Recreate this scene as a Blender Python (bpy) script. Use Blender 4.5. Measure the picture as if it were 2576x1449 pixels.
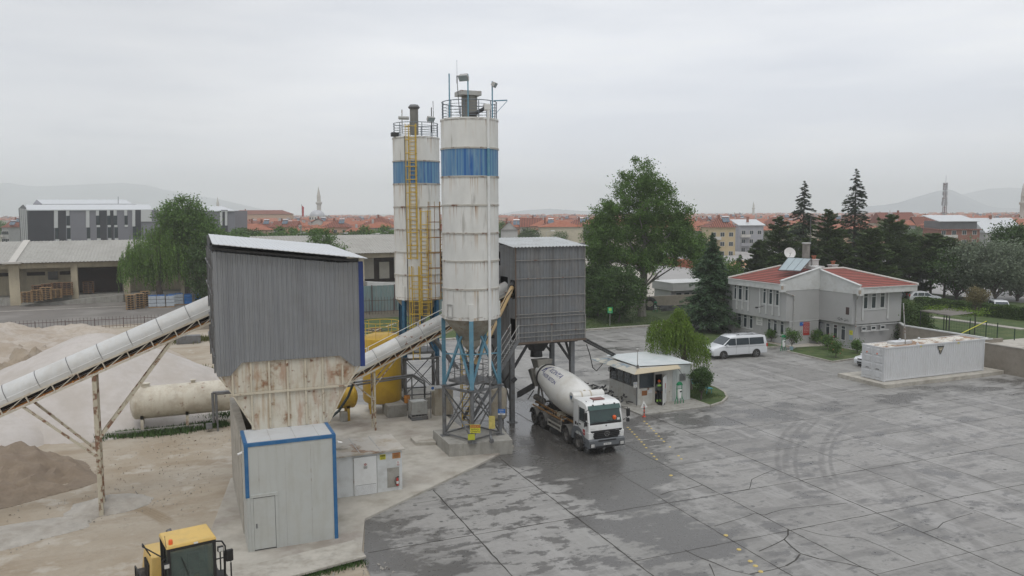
import bpy,bmesh,math,random
import numpy as np
from mathutils import Vector,Matrix
S=bpy.context.scene
for o in list(bpy.data.objects): bpy.data.objects.remove(o)
R=math.radians;PI=math.pi
rnd=random.Random(7);NR=np.random.default_rng(11)
# ---------------------------------------------------------------- camera (yard axes: x = along the joints to the right, y = away)
H=14.8;FPX=2002.5;CX,CY=1288.0,724.5
PITCH=math.atan(189.3/2002.5);ROLL=R(.25);HEAD=R(22.5)
cam=bpy.data.cameras.new('camera');camo=bpy.data.objects.new('camera',cam);S.collection.objects.link(camo)
cam.sensor_width=36;cam.lens=36*FPX/2576;cam.clip_start=.5;cam.clip_end=60000
camo.matrix_world=Matrix.Translation((0,0,H)) @ Matrix.Rotation(-HEAD,4,'Z') @ Matrix.Rotation(PI/2-PITCH,4,'X') @ Matrix.Rotation(-ROLL,4,'Z')
S.camera=camo
# ---------------------------------------------------------------- sky, sun, exposure
SUN_EL,SUN_AZ=R(62),R(200)
W=bpy.data.worlds.new('World');S.world=W;W.use_nodes=True
nt=W.node_tree;nt.nodes.clear()
def N(t,ty,**k):
 n=t.nodes.new(ty)
 for a,b in k.items():
  if a in n.inputs.keys(): n.inputs[a].default_value=b
  else: setattr(n,a,b)
 return n
wo=N(nt,'ShaderNodeOutputWorld');bg=N(nt,'ShaderNodeBackground');bg.inputs['Strength'].default_value=.1
sky=N(nt,'ShaderNodeTexSky',sky_type='NISHITA',sun_disc=False,sun_elevation=SUN_EL,sun_rotation=SUN_AZ,dust_density=4.0)
tc=N(nt,'ShaderNodeTexCoord');mp=N(nt,'ShaderNodeMapping');mp.inputs['Scale'].default_value=(1.3,1.3,8)
mp.inputs['Location'].default_value=(.3,.1,.25)
nz=N(nt,'ShaderNodeTexNoise',Scale=1.5,Detail=6.0,Roughness=.5)
ramp=N(nt,'ShaderNodeValToRGB');ramp.color_ramp.elements[0].position=.33;ramp.color_ramp.elements[1].position=.68
ramp.color_ramp.elements[0].color=(6.9,7.25,7.9,1);ramp.color_ramp.elements[1].color=(9.2,9.35,9.6,1)
# small dark scud low over the horizon
mp2=N(nt,'ShaderNodeMapping');mp2.inputs['Scale'].default_value=(7,7,34);mp2.inputs['Location'].default_value=(2.2,.4,.3)
nz2=N(nt,'ShaderNodeTexNoise',Scale=1.0,Detail=5.0,Roughness=.55)
r2=N(nt,'ShaderNodeMapRange');r2.inputs['From Min'].default_value=.55;r2.inputs['From Max'].default_value=.72;r2.inputs['To Max'].default_value=.16
sx=N(nt,'ShaderNodeSeparateXYZ')
band=N(nt,'ShaderNodeMapRange');band.interpolation_type='SMOOTHSTEP'
for a,b in (('From Min',.035),('From Max',.06)): band.inputs[a].default_value=b
band2=N(nt,'ShaderNodeMapRange');band2.interpolation_type='SMOOTHSTEP'
for a,b in (('From Min',.14),('From Max',.09)): band2.inputs[a].default_value=b
bmx=N(nt,'ShaderNodeMapRange');bmx.interpolation_type='SMOOTHSTEP'
for a,b in (('From Min',.5),('From Max',.2)): bmx.inputs[a].default_value=b
m1=N(nt,'ShaderNodeMath',operation='MULTIPLY');m2=N(nt,'ShaderNodeMath',operation='MULTIPLY');m3=N(nt,'ShaderNodeMath',operation='MULTIPLY')
dk=N(nt,'ShaderNodeMixRGB');dk.inputs[2].default_value=(4.4,4.8,5.6,1)
mx=N(nt,'ShaderNodeMixRGB');mx.inputs[0].default_value=.95
# brighter overcast towards the horizon glow on the right half, darker overhead
zr=N(nt,'ShaderNodeMapRange');
for a,b in (('From Min',0.),('From Max',.35),('To Min',1.2),('To Max',.92)): zr.inputs[a].default_value=b
mv=N(nt,'ShaderNodeVectorMath',operation='SCALE')
L=nt.links.new
L(tc.outputs['Generated'],mp.inputs[0]);L(mp.outputs[0],nz.inputs['Vector']);L(nz.outputs['Fac'],ramp.inputs[0])
L(tc.outputs['Generated'],mp2.inputs[0]);L(mp2.outputs[0],nz2.inputs['Vector']);L(nz2.outputs['Fac'],r2.inputs['Value'])
L(tc.outputs['Generated'],sx.inputs[0]);L(sx.outputs['Z'],band.inputs['Value']);L(sx.outputs['Z'],band2.inputs['Value']);L(sx.outputs['X'],bmx.inputs['Value'])
L(band.outputs[0],m1.inputs[0]);L(band2.outputs[0],m1.inputs[1]);L(m1.outputs[0],m2.inputs[0]);L(r2.outputs[0],m2.inputs[1])
L(m2.outputs[0],m3.inputs[0]);L(bmx.outputs[0],m3.inputs[1])
L(m3.outputs[0],dk.inputs[0]);L(ramp.outputs[0],dk.inputs[1])
L(sky.outputs[0],mx.inputs[1]);L(dk.outputs[0],mx.inputs[2])
L(sx.outputs['Z'],zr.inputs['Value']);L(mx.outputs[0],mv.inputs[0]);L(zr.outputs[0],mv.inputs['Scale'])
gd=N(nt,'ShaderNodeVectorMath',operation='DOT_PRODUCT');gd.inputs[1].default_value=Vector((.56,.80,.17)).normalized();L(tc.outputs['Generated'],gd.inputs[0])
gm=N(nt,'ShaderNodeMapRange');gm.interpolation_type='SMOOTHSTEP'
for a,b in (('From Min',.80),('From Max',1.0),('To Min',.93),('To Max',1.13)): gm.inputs[a].default_value=b
L(gd.outputs['Value'],gm.inputs['Value']);mv2=N(nt,'ShaderNodeVectorMath',operation='SCALE');L(mv.outputs[0],mv2.inputs[0]);L(gm.outputs[0],mv2.inputs['Scale']);zg=N(nt,'ShaderNodeMapRange');zg.interpolation_type='SMOOTHSTEP'   # overcast skies are brightest overhead
for a,b in (('From Min',.4),('From Max',.85),('To Min',1.0),('To Max',1.5)): zg.inputs[a].default_value=b
mv3=N(nt,'ShaderNodeVectorMath',operation='SCALE');L(sx.outputs['Z'],zg.inputs['Value']);L(mv2.outputs[0],mv3.inputs[0]);L(zg.outputs[0],mv3.inputs['Scale']);L(mv3.outputs[0],bg.inputs['Color']);L(bg.outputs[0],wo.inputs['Surface'])
sl=bpy.data.lights.new('sun','SUN');sl.energy=.9;sl.angle=R(25);sl.color=(1,.96,.9)
slo=bpy.data.objects.new('sun',sl);S.collection.objects.link(slo)
slo.rotation_euler=(PI/2-SUN_EL,0,PI-SUN_AZ)
S.view_settings.view_transform='Standard';S.view_settings.look='None';S.view_settings.exposure=0;S.view_settings.gamma=1
S.render.engine='CYCLES';S.cycles.use_denoising=True;S.cycles.max_bounces=6;S.cycles.diffuse_bounces=3
S.cycles.transparent_max_bounces=8;S.cycles.volume_bounces=2;S.cycles.caustics_reflective=False;S.cycles.caustics_refractive=False
# ---------------------------------------------------------------- pixel -> place (D = photo at 2576 px wide)
def ray(px,py):
 x=(px-CX)/FPX;y=-(py-CY)/FPX;c,s=math.cos(ROLL),math.sin(ROLL)
 x,y=x*c+y*s,-x*s+y*c
 f=math.cos(PITCH)+y*math.sin(PITCH);z=-math.sin(PITCH)+y*math.cos(PITCH)
 ch,sh=math.cos(HEAD),math.sin(HEAD)
 return (x*ch+f*sh,-x*sh+f*ch,z)
def g(px,py,z=0.):
 r=ray(px,py);t=(z-H)/r[2];return Vector((r[0]*t,r[1]*t,z))
def PU(px,py,u):
 r=ray(px,py);t=u/r[0];return Vector((u,r[1]*t,H+r[2]*t))
def PV(px,py,v):
 r=ray(px,py);t=v/r[1];return Vector((r[0]*t,v,H+r[2]*t))
def FW(x,d,z=0.):   # right x, forward d of the camera -> yard axes
 ch,sh=math.cos(HEAD),math.sin(HEAD);return Vector((x*ch+d*sh,-x*sh+d*ch,z))
def PD(px,py,d):    # point on a pixel's ray at forward distance d
 r=ray(px,py);ch,sh=math.cos(HEAD),math.sin(HEAD);f=r[0]*sh+r[1]*ch;t=d/f
 return Vector((r[0]*t,r[1]*t,H+r[2]*t))
def C(x0,y0,s): return lambda x,y: ((x0+x/s)/1.59,(y0+y/s)/1.59)
# ---------------------------------------------------------------- materials
MATS={}
def mat(name,col,rough=.7,metal=0.,var=.12,vs=1.2,dirt=None,streak=None,rust=None,bump=0.,bs=25.,island=0.,trans=0.,coat=0.,emit=None,spec=.5,alpha=1.):
 """dirt=(colour, amount, scale)  streak=(colour, amount, sx, sz)  rust=(colour, threshold, scale)"""
 if name in MATS: return MATS[name]
 m=bpy.data.materials.new(name);m.use_nodes=True;MATS[name]=m
 t=m.node_tree;t.nodes.clear();l=t.links.new
 out=N(t,'ShaderNodeOutputMaterial');b=N(t,'ShaderNodeBsdfPrincipled');l(b.outputs[0],out.inputs[0])
 b.inputs['Roughness'].default_value=rough;b.inputs['Metallic'].default_value=metal;b.inputs['Specular IOR Level'].default_value=spec
 b.inputs['Coat Weight'].default_value=coat;b.inputs['Alpha'].default_value=alpha
 tcn=N(t,'ShaderNodeTexCoord');P=tcn.outputs['Object']
 def noise(sc,det=4.,vec=None,scale3=None):
  n=N(t,'ShaderNodeTexNoise',Scale=sc,Detail=det,Roughness=.6)
  v=vec or P
  if scale3:
   mpn=N(t,'ShaderNodeMapping');mpn.inputs['Scale'].default_value=scale3;l(v,mpn.inputs[0]);v=mpn.outputs[0]
  l(v,n.inputs['Vector']);return n.outputs['Fac']
 def rng(v,a,b_,c=0.,d=1.):
  n=N(t,'ShaderNodeMapRange');l(v,n.inputs['Value'])
  for k,x in (('From Min',a),('From Max',b_),('To Min',c),('To Max',d)): n.inputs[k].default_value=x
  return n.outputs[0]
 def mix(f,a,c2):
  n=N(t,'ShaderNodeMixRGB')
  if hasattr(f,'node'): l(f,n.inputs[0])
  else: n.inputs[0].default_value=f
  for i,q in ((1,a),(2,c2)):
   if hasattr(q,'node'): l(q,n.inputs[i])
   else: n.inputs[i].default_value=(*q,1)
  return n.outputs[0]
 def mul(a,b_):
  n=N(t,'ShaderNodeMath',operation='MULTIPLY')
  for i,q in ((0,a),(1,b_)):
   if hasattr(q,'node'): l(q,n.inputs[i])
   else: n.inputs[i].default_value=q
  return n.outputs[0]
 lo=tuple(c*(1-var) for c in col);hi=tuple(min(1,c*(1+var)) for c in col)
 c=mix(rng(noise(vs),.3,.7),lo,hi)
 if var>0: c=mix(.35,c,mix(rng(noise(vs*9,3.),.3,.7),lo,hi))
 if island>0:
  gi=N(t,'ShaderNodeNewGeometry');v=rng(gi.outputs['Random Per Island'],0,1,1-island,1+island)
  n=N(t,'ShaderNodeVectorMath',operation='SCALE');l(c,n.inputs[0]);l(v,n.inputs['Scale']);c=n.outputs[0]
 if dirt:
  for dd in (dirt if isinstance(dirt,list) else [dirt]):
   c=mix(mul(rng(noise(dd[2],6.),.47,.64),dd[1]),c,dd[0])
 if streak:
  for ss in (streak if isinstance(streak,list) else [streak]):
   c=mix(mul(rng(noise(1.,5.,None,(ss[2],ss[2],ss[3])),.5,.64),ss[1]),c,ss[0])
 if rust:
  for rr in (rust if isinstance(rust,list) else [rust]):
   k=rng(noise(rr[2],9.),rr[1]-.05,rr[1]+.03)
   c2=mix(rng(noise(rr[2]*5,4.),.35,.65),tuple(x*.45 for x in rr[0]),rr[0])
   c=mix(mul(k,.85),c,c2)
 l(c,b.inputs['Base Color'])
 if bump>0:
  bn=N(t,'ShaderNodeBump');bn.inputs['Strength'].default_value=bump;bn.inputs['Distance'].default_value=.03
  l(noise(bs,6.),bn.inputs['Height']);l(bn.outputs[0],b.inputs['Normal'])
 if emit: b.inputs['Emission Color'].default_value=(*emit,1);b.inputs['Emission Strength'].default_value=1
 if trans>0:
  tr=N(t,'ShaderNodeBsdfTranslucent');l(c,tr.inputs[0]);ms=N(t,'ShaderNodeMixShader');ms.inputs[0].default_value=trans
  l(b.outputs[0],ms.inputs[1]);l(tr.outputs[0],ms.inputs[2]);l(ms.outputs[0],out.inputs[0])
 return m
RUSTC=(.22,.075,.028)
class MD(dict):
 def __missing__(s,k): return MATS[k]
M=MD(
 steel_grey=mat('steel_grey',(.17,.175,.18),.55,.3,.2,1.5,dirt=((.08,.06,.045),.5,2.5)),
 steel_light=mat('steel_light',(.40,.40,.385),.55,.1,.15,1.5,rust=(RUSTC,.64,3.)),
 steel_dark=mat('steel_dark',(.05,.05,.052),.6,.2,.3,2.),
 cream_paint=mat('cream_paint',(.56,.52,.43),.55,0,.08,.8,dirt=((.3,.24,.17),.45,1.2),rust=[(RUSTC,.67,1.9),(RUSTC,.70,9.)],streak=((.4,.32,.22),.35,4,.5)),
 rusty_post=mat('rusty_post',(.50,.46,.36),.6,0,.12,1.5,rust=(RUSTC,.54,2.6)),
 cream_rib=mat('cream_rib',(.52,.47,.37),.55,0,.1,1.5,rust=[(RUSTC,.62,3)]),
 hopper=mat('hopper',(.58,.55,.47),.5,0,.07,.6,dirt=((.38,.31,.2),.5,.9),rust=[((.30,.115,.04),.615,.9),(RUSTC,.665,4.)],streak=[((.35,.22,.1),.45,7,.5),((.3,.12,.05),.5,2.2,.8)]),
 clad_grey=mat('clad_grey',(.235,.245,.258),.5,.1,.05,.5,streak=[((.165,.17,.185),.4,3,.15),((.25,.255,.26),.3,1.2,.2)],dirt=((.17,.165,.155),.3,.7),bump=.12,bs=1.3),
 clad_dark=mat('clad_dark',(.175,.185,.195),.55,.1,.1,.6,streak=[((.24,.235,.225),.4,2.2,.2),((.085,.08,.075),.5,4,.2)],dirt=((.2,.16,.13),.2,1.0)),
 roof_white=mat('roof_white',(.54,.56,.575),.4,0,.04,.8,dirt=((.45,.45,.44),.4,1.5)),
 roof_pale=mat('roof_pale',(.47,.49,.49),.45,.1,.07,.6,dirt=((.32,.32,.3),.5,1.1)),
 blue_trim=mat('blue_trim',(.012,.035,.16),.45,0,.1),
 blue_frame=mat('blue_frame',(.018,.12,.29),.45,0,.1,2,dirt=((.1,.2,.3),.3,3)),
 blue_leg=mat('blue_leg',(.11,.27,.37),.55,0,.15,2,dirt=((.2,.3,.34),.4,4)),
 blue_dark=mat('blue_dark',(.025,.11,.2),.55,0,.2,2),
 panel_white=mat('panel_white',(.46,.475,.455),.45,0,.035,.7,streak=((.38,.38,.34),.4,4,.3),dirt=((.4,.39,.34),.3,1.2),bump=.1,bs=1.),
 white_paint=mat('white_paint',(.70,.71,.70),.4,0,.04,1,dirt=((.5,.48,.44),.3,1.6)),
 white_wall=mat('white_wall',(.60,.62,.62),.6,0,.05,1,dirt=((.42,.42,.4),.5,1.5)),
 yellow_tank=mat('yellow_tank',(.52,.33,.028),.45,0,.08,.7,dirt=((.36,.2,.03),.5,.8),streak=((.3,.18,.04),.35,3,.3)),
 yellow_paint=mat('yellow_paint',(.56,.38,.05),.55,0,.12,2,rust=(RUSTC,.64,4)),
 concrete=mat('concrete',(.33,.32,.29),.85,0,.14,.8,dirt=((.2,.19,.16),.5,1.5),streak=((.2,.19,.17),.4,3,.3),bump=.15),
 concrete_pale=mat('concrete_pale',(.44,.415,.365),.85,0,.1,.6,dirt=[((.27,.245,.2),.6,.7),((.22,.2,.165),.4,2.5)],bump=.15),
 apron=mat('apron',(.44,.415,.365),.8,0,.1,.6,dirt=[((.2,.165,.14),.75,.16),((.27,.245,.2),.6,.7),((.5,.48,.43),.5,.5)],bump=.15),
 stain=mat('stain',(.2,.185,.165),.6,0,.3,.5),
 kerb=mat('kerb',(.37,.35,.31),.85,0,.15,1.5,dirt=((.2,.18,.15),.5,2)),
 glass=mat('glass',(.03,.042,.05),.12,0,.3,.6,spec=.7),
 glass_green=mat('glass_green',(.02,.045,.042),.1,0,.3,1.5,spec=.7),
 hood_white=mat('hood_white',(.56,.565,.555),.42,0,.06,1,dirt=[((.42,.4,.36),.45,.8),((.5,.48,.44),.4,4)]),
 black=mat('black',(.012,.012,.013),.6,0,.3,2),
 rubber=mat('rubber',(.035,.033,.031),.85,0,.25,4,dirt=((.12,.11,.1),.5,6)),
 orange=mat('orange',(.45,.18,.03),.6,0,.2,3,dirt=((.2,.12,.05),.5,3)),
 red=mat('red',(.42,.035,.025),.5,0,.1),skin=mat('skin',(.42,.25,.17),.6,0,.05),
 hat=mat('hat',(.75,.12,.02),.35,0,.03),
 hivis=mat('hivis',(.32,.55,.10),.7,0,.08),cloth_grey=mat('cloth_grey',(.11,.12,.12),.9,0,.12,5),cloth_dark=mat('cloth_dark',(.03,.033,.036),.9,0,.12,5),
 wall_grey=mat('wall_grey',(.385,.385,.38),.9,0,.03,.5,dirt=((.33,.33,.32),.4,.6),bump=.08),
 trim_white=mat('trim_white',(.55,.56,.55),.7,0,.06,1,dirt=((.4,.39,.36),.4,1.5)),
 garden_wall=mat('garden_wall',(.27,.24,.2),.9,0,.12,.8,dirt=((.18,.16,.13),.4,2),bump=.2),
 bark=mat('bark',(.11,.09,.075),.95,0,.3,3,bump=.5,bs=12),bark_pale=mat('bark_pale',(.2,.19,.165),.95,0,.3,2,bump=.4,bs=8),
 wood=mat('wood',(.36,.23,.115),.85,0,.3,2,dirt=((.14,.09,.05),.5,2)),
 wood_dark=mat('wood_dark',(.2,.11,.06),.85,0,.3,2),
 cream_wall=mat('cream_wall',(.5,.44,.32),.85,0,.1,.3,dirt=((.32,.27,.2),.5,.5),streak=((.3,.26,.2),.4,1.5,.2)),
 sand=mat('sand',(.42,.365,.305),.95,0,.12,.3,dirt=[((.30,.235,.17),.75,.16),((.5,.46,.42),.6,.45),((.33,.28,.22),.6,2.)],bump=.9,bs=2.5),
 sand_white=mat('sand_white',(.49,.455,.425),.95,0,.07,.5,dirt=[((.38,.335,.285),.5,.3),((.42,.385,.345),.5,1.6)],bump=.7,bs=3),
 sand_dark=mat('sand_dark',(.32,.265,.2),.95,0,.15,.5,dirt=[((.22,.175,.125),.6,.4),((.42,.37,.31),.6,.8)],bump=1.,bs=3),
 gravel_grey=mat('gravel_grey',(.40,.375,.335),.95,0,.15,2,dirt=((.27,.24,.2),.5,.8),bump=.8,bs=9),
 sand_brown=mat('sand_brown',(.235,.185,.135),.95,0,.2,.6,dirt=((.2,.155,.12),.5,.5),bump=.6,bs=7),
 asphalt_old=mat('asphalt_old',(.165,.15,.135),.85,0,.12,.25,dirt=[((.13,.12,.11),.5,.1),((.28,.265,.24),.5,.18)],bump=.1),
 grass=mat('grass',(.055,.09,.022),.95,0,.3,.8,dirt=[((.13,.14,.05),.5,.6),((.035,.06,.015),.5,2.5)],bump=.8,bs=14),
 road=mat('road',(.33,.32,.31),.85,0,.1,.3),
 tile_old=mat('tile_old',(.30,.1,.055),.85,0,.15,.6,dirt=((.28,.14,.09),.5,1.0),streak=((.5,.22,.12),.3,1,1)),
 tile_pale=mat('tile_pale',(.45,.27,.16),.85,0,.15,2),
 solar=mat('solar',(.10,.14,.18),.25,.1,.1,1,spec=.6),solar_pale=mat('solar_pale',(.30,.36,.38),.3,0,.12,1,spec=.6),
 plastic_white=mat('plastic_white',(.42,.43,.41),.35,0,.1,2,dirt=((.3,.3,.28),.5,3)),
 wrap=mat('wrap',(.42,.46,.5),.3,0,.25,3),wrap_blue=mat('wrap_blue',(.03,.17,.48),.35,0,.25,3),
 chrome=mat('chrome',(.6,.6,.6),.25,.9,.05),lamp_glass=mat('lamp_glass',(.5,.5,.48),.15,0,.1,3),
 loader_yellow=mat('loader_yellow',(.64,.43,.12),.4,0,.06,1,dirt=((.42,.3,.12),.4,2)),
 green_paint=mat('green_paint',(.01,.2,.08),.45,0,.1),teal_paint=mat('teal_paint',(.04,.24,.28),.5,0,.15),
 sign_yellow=mat('sign_yellow',(.62,.58,.04),.5,0,.06,3),sign_white=mat('sign_white',(.66,.66,.64),.5,0,.05,3),
 sign_red=mat('sign_red',(.40,.05,.045),.5,0,.05),sign_blue=mat('sign_blue',(.02,.13,.42),.5,0,.05),
 sign_green=mat('sign_green',(.02,.3,.12),.5,0,.05),ink=mat('ink',(.02,.02,.02),.6,0,0),ink_blue=mat('ink_blue',(.02,.03,.16),.5,0,0),
 car_white=mat('car_white',(.66,.68,.70),.25,0,.02,1,coat=.5),car_silver=mat('car_silver',(.42,.44,.46),.3,.3,.02,coat=.5),
 truck_white=mat('truck_white',(.74,.75,.74),.3,0,.03,1,coat=.3,dirt=((.5,.47,.42),.25,1.5)),
 drum=mat('drum',(.66,.655,.625),.3,0,.05,.8,dirt=((.42,.38,.3),.35,.7),coat=.25),
 bumper=mat('bumper',(.13,.14,.15),.55,0,.12,2),chassis=mat('chassis',(.07,.066,.06),.7,0,.3,3,dirt=((.16,.14,.12),.6,3)),
 container=mat('container',(.56,.57,.58),.45,0,.03,.6,dirt=((.45,.45,.44),.3,1.2)),
 container_roof=mat('container_roof',(.60,.58,.52),.6,0,.05,.6,rust=[((.30,.14,.05),.505,.55),((.3,.16,.07),.55,2.2)]),
 hill=mat('hill',(.24,.28,.31),.95,0,.2,.002),hose=mat('hose',(.02,.035,.035),.5),  # hill: pale bluish base colour carries part of the distance haze
 flag_red=mat('flag_red',(.4,.02,.03),.7,0,.05),lead=mat('lead',(.42,.43,.45),.45,.2,.08,.3),stone=mat('stone',(.5,.48,.44),.8,0,.06,.4),
)
# ---------------------------------------------------------------- objects
def tag(o,label=None,cat=None,group=None,kind=None):
 if label: o['label']=label
 if cat: o['category']=cat
 if group: o['group']=group
 if kind: o['kind']=kind
 return o
def thing(name,label,cat,loc=(0,0,0),rz=0,group=None):
 o=bpy.data.objects.new(name,None);S.collection.objects.link(o);o.empty_display_size=.2
 o.location=loc;o.rotation_euler.z=rz;return tag(o,label,cat,group)
def origin(p):
 while p is not None and p.parent is not None: p=p.parent
 return Vector(p.location) if p is not None else Vector((0,0,0))
class MB:
 def __init__(s): s.v=[];s.f=[];s.m=[]
 def add(s,vs,fs,m=0):
  b=len(s.v);s.v+=[tuple(v) for v in vs];s.f+=[tuple(i+b for i in f) for f in fs];s.m+=[m]*len(fs);return s
 def box(s,a,b,m=0):
  x0,x1=sorted((a[0],b[0]));y0,y1=sorted((a[1],b[1]));z0,z1=sorted((a[2],b[2]))
  return s.add([(x0,y0,z0),(x1,y0,z0),(x1,y1,z0),(x0,y1,z0),(x0,y0,z1),(x1,y0,z1),(x1,y1,z1),(x0,y1,z1)],
                     [(0,3,2,1),(4,5,6,7),(0,1,5,4),(1,2,6,5),(2,3,7,6),(3,0,4,7)],m)
 def hexa(s,b4,t4,m=0):
  return s.add(list(b4)+list(t4),[(0,3,2,1),(4,5,6,7),(0,1,5,4),(1,2,6,5),(2,3,7,6),(3,0,4,7)],m)
 def frame(s,p,q,up=(0,0,1)):
  p,q=Vector(p),Vector(q);d=(q-p).normalized();u=Vector(up)
  if abs(d.dot(u))>.98: u=Vector((0,1,0)) if abs(d.y)<.9 else Vector((1,0,0))
  a=d.cross(u).normalized();b=a.cross(d).normalized();return p,q,a,b
 def beam(s,p,q,w,h=None,m=0,up=(0,0,1)):
  h=h or w;p,q,a,b=s.frame(p,q,up);c=[(-w/2,-h/2),(w/2,-h/2),(w/2,h/2),(-w/2,h/2)]
  return s.add([p+a*x+b*y for x,y in c]+[q+a*x+b*y for x,y in c],[(0,1,2,3),(7,6,5,4),(0,4,5,1),(1,5,6,2),(2,6,7,3),(3,7,4,0)],m)
 def ibeam(s,p,q,w,h,m=0,up=(0,0,1),t=.02):
  p,q,a,b=s.frame(p,q,up)
  s.beam(p+b*(h/2-t/2),q+b*(h/2-t/2),w,t,m,up);s.beam(p-b*(h/2-t/2),q-b*(h/2-t/2),w,t,m,up)
  return s.beam(p,q,t,h-2*t,m,up)
 def tube(s,p,q,r,n=8,r2=None,m=0,cap=True):
  r2=r if r2 is None else r2;p,q,a,b=s.frame(p,q);an=[2*PI*i/n for i in range(n)]
  vs=[p+(a*math.cos(t)+b*math.sin(t))*r for t in an]+[q+(a*math.cos(t)+b*math.sin(t))*r2 for t in an]
  fs=[(i,(i+1) % n,n+(i+1) % n,n+i) for i in range(n)]
  if cap: fs+=[tuple(range(n))[::-1],tuple(range(n,2*n))]
  return s.add(vs,fs,m)
 def path(s,pts,r,n=6,m=0):
  for p,q in zip(pts,pts[1:]): s.tube(p,q,r,n,m=m)
  return s
 def lathe(s,prof,c=(0,0,0),n=24,m=0,ax=None,ph0=0,ph1=2*PI):
  """prof = [(r, h)], axis ax (unit) from c"""
  c=Vector(c);ax=Vector(ax or (0,0,1)).normalized();_,_,a,b=s.frame((0,0,0),ax);full=abs(ph1-ph0-2*PI)<1e-6
  k=n if full else n+1;vs=[]
  for r,h in prof:
   for i in range(k):
    t=ph0+(ph1-ph0)*i/n;vs.append(c+ax*h+(a*math.cos(t)+b*math.sin(t))*r)
  fs=[]
  for j in range(len(prof)-1):
   for i in range(n):
    i2=(i+1) % k;fs.append((j*k+i,j*k+i2,(j+1)*k+i2,(j+1)*k+i))
  return s.add(vs,fs,m)
 def prism(s,poly,off,m=0):
  """poly = list of 3-D points, extruded by vector off"""
  n=len(poly);off=Vector(off);vs=[Vector(p) for p in poly]+[Vector(p)+off for p in poly]
  return s.add(vs,[tuple(range(n))[::-1],tuple(range(n,2*n))]+[(i,(i+1) % n,n+(i+1) % n,n+i) for i in range(n)],m)
 def quad(s,*p,m=0): return s.add(p,[tuple(range(len(p)))],m)
 def sweep(s,prof,p,q,side,up,m=0,close=True):
  p,q,side,up=map(Vector,(p,q,side,up));n=len(prof)
  vs=[p+side*x+up*y for x,y in prof]+[q+side*x+up*y for x,y in prof]
  fs=[(i,(i+1) % n,n+(i+1) % n,n+i) for i in range(n if close else n-1)]
  if close: fs+=[tuple(range(n))[::-1],tuple(range(n,2*n))]
  return s.add(vs,fs,m)
 def build(s,name,mats,parent=None,smooth=False,bevel=0.,rel=True):
  me=bpy.data.meshes.new(name);o0=origin(parent) if rel else Vector((0,0,0))
  me.from_pydata([(v[0]-o0.x,v[1]-o0.y,v[2]-o0.z) for v in s.v],[],s.f)
  if not isinstance(mats,(list,tuple)): mats=[mats]
  for q in mats: me.materials.append(M[q] if isinstance(q,str) else q)
  if len(mats)>1: me.polygons.foreach_set('material_index',s.m)
  bm=bmesh.new();bm.from_mesh(me);bmesh.ops.recalc_face_normals(bm,faces=bm.faces)
  if bevel: bmesh.ops.bevel(bm,geom=[e for e in bm.edges if e.is_manifold and e.calc_face_angle(0)>.5],offset=bevel,segments=2,affect='EDGES',profile=.5,clamp_overlap=True)
  bm.to_mesh(me);bm.free()
  if smooth: me.polygons.foreach_set('use_smooth',[True]*len(me.polygons));me.set_sharp_from_angle(angle=R(35))
  o=bpy.data.objects.new(name,me);S.collection.objects.link(o);o.parent=parent;return o
def copy_tree(o,parent=None):
 c=o.copy();S.collection.objects.link(c);c.parent=parent
 for ch in list(o.children): copy_tree(ch,c)
 return c
def corr(mb,p0,p1,z0,z1,pitch=.25,depth=.035,duty=.35,m=0,jit=0):
 """ribbed sheet from p0 to p1 (2-D); z0, z1 numbers or functions of the run 0..L; ribs stand out to the right-hand side of p0->p1"""
 p0,p1=Vector(p0).to_2d(),Vector(p1).to_2d();Ln=(p1-p0).length;d=(p1-p0)/Ln;nrm=Vector((d.y,-d.x))
 fz0=z0 if callable(z0) else (lambda t: z0);fz1=z1 if callable(z1) else (lambda t: z1)
 ts=[];t=0.
 while t<Ln-1e-6:
  for a,h in ((0,0),(.5-duty/2-.06,0),(.5-duty/2+.06,1),(.5+duty/2-.06,1),(.5+duty/2+.06,0)):
   if t+a*pitch <= Ln: ts.append((t+a*pitch,h))
  t+=pitch
 ts.append((Ln,0));vs=[];fs=[]
 for i,(t,h) in enumerate(ts):
  q=p0+d*t+nrm*(h*depth);vs+=[(q.x,q.y,fz0(t)),(q.x,q.y,fz1(t))]
  if i: fs.append((2*i-2,2*i,2*i+1,2*i-1))
 return mb.add(vs,fs,m)
def text(s,size,o,right,up,matn,parent,name='lettering',align='CENTER',depth=.004,mapf=None):
 cu=bpy.data.curves.new('t','FONT');cu.body=s;cu.size=size;cu.align_x=align;cu.align_y='CENTER';cu.extrude=depth/2;cu.resolution_u=3
 to=bpy.data.objects.new('t',cu);S.collection.objects.link(to);bpy.context.view_layer.update()
 me=bpy.data.meshes.new_from_object(to.evaluated_get(bpy.context.evaluated_depsgraph_get()));bpy.data.objects.remove(to)
 o,right,up=Vector(o),Vector(right).normalized(),Vector(up).normalized();n=right.cross(up);o0=origin(parent)
 for v in me.vertices: v.co=(mapf(v.co) if mapf else o+right*v.co.x+up*v.co.y+n*v.co.z)-o0
 me.materials.clear();me.materials.append(M[matn]);me.name=name
 ob=bpy.data.objects.new(name,me);S.collection.objects.link(ob);ob.parent=parent;return ob
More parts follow.
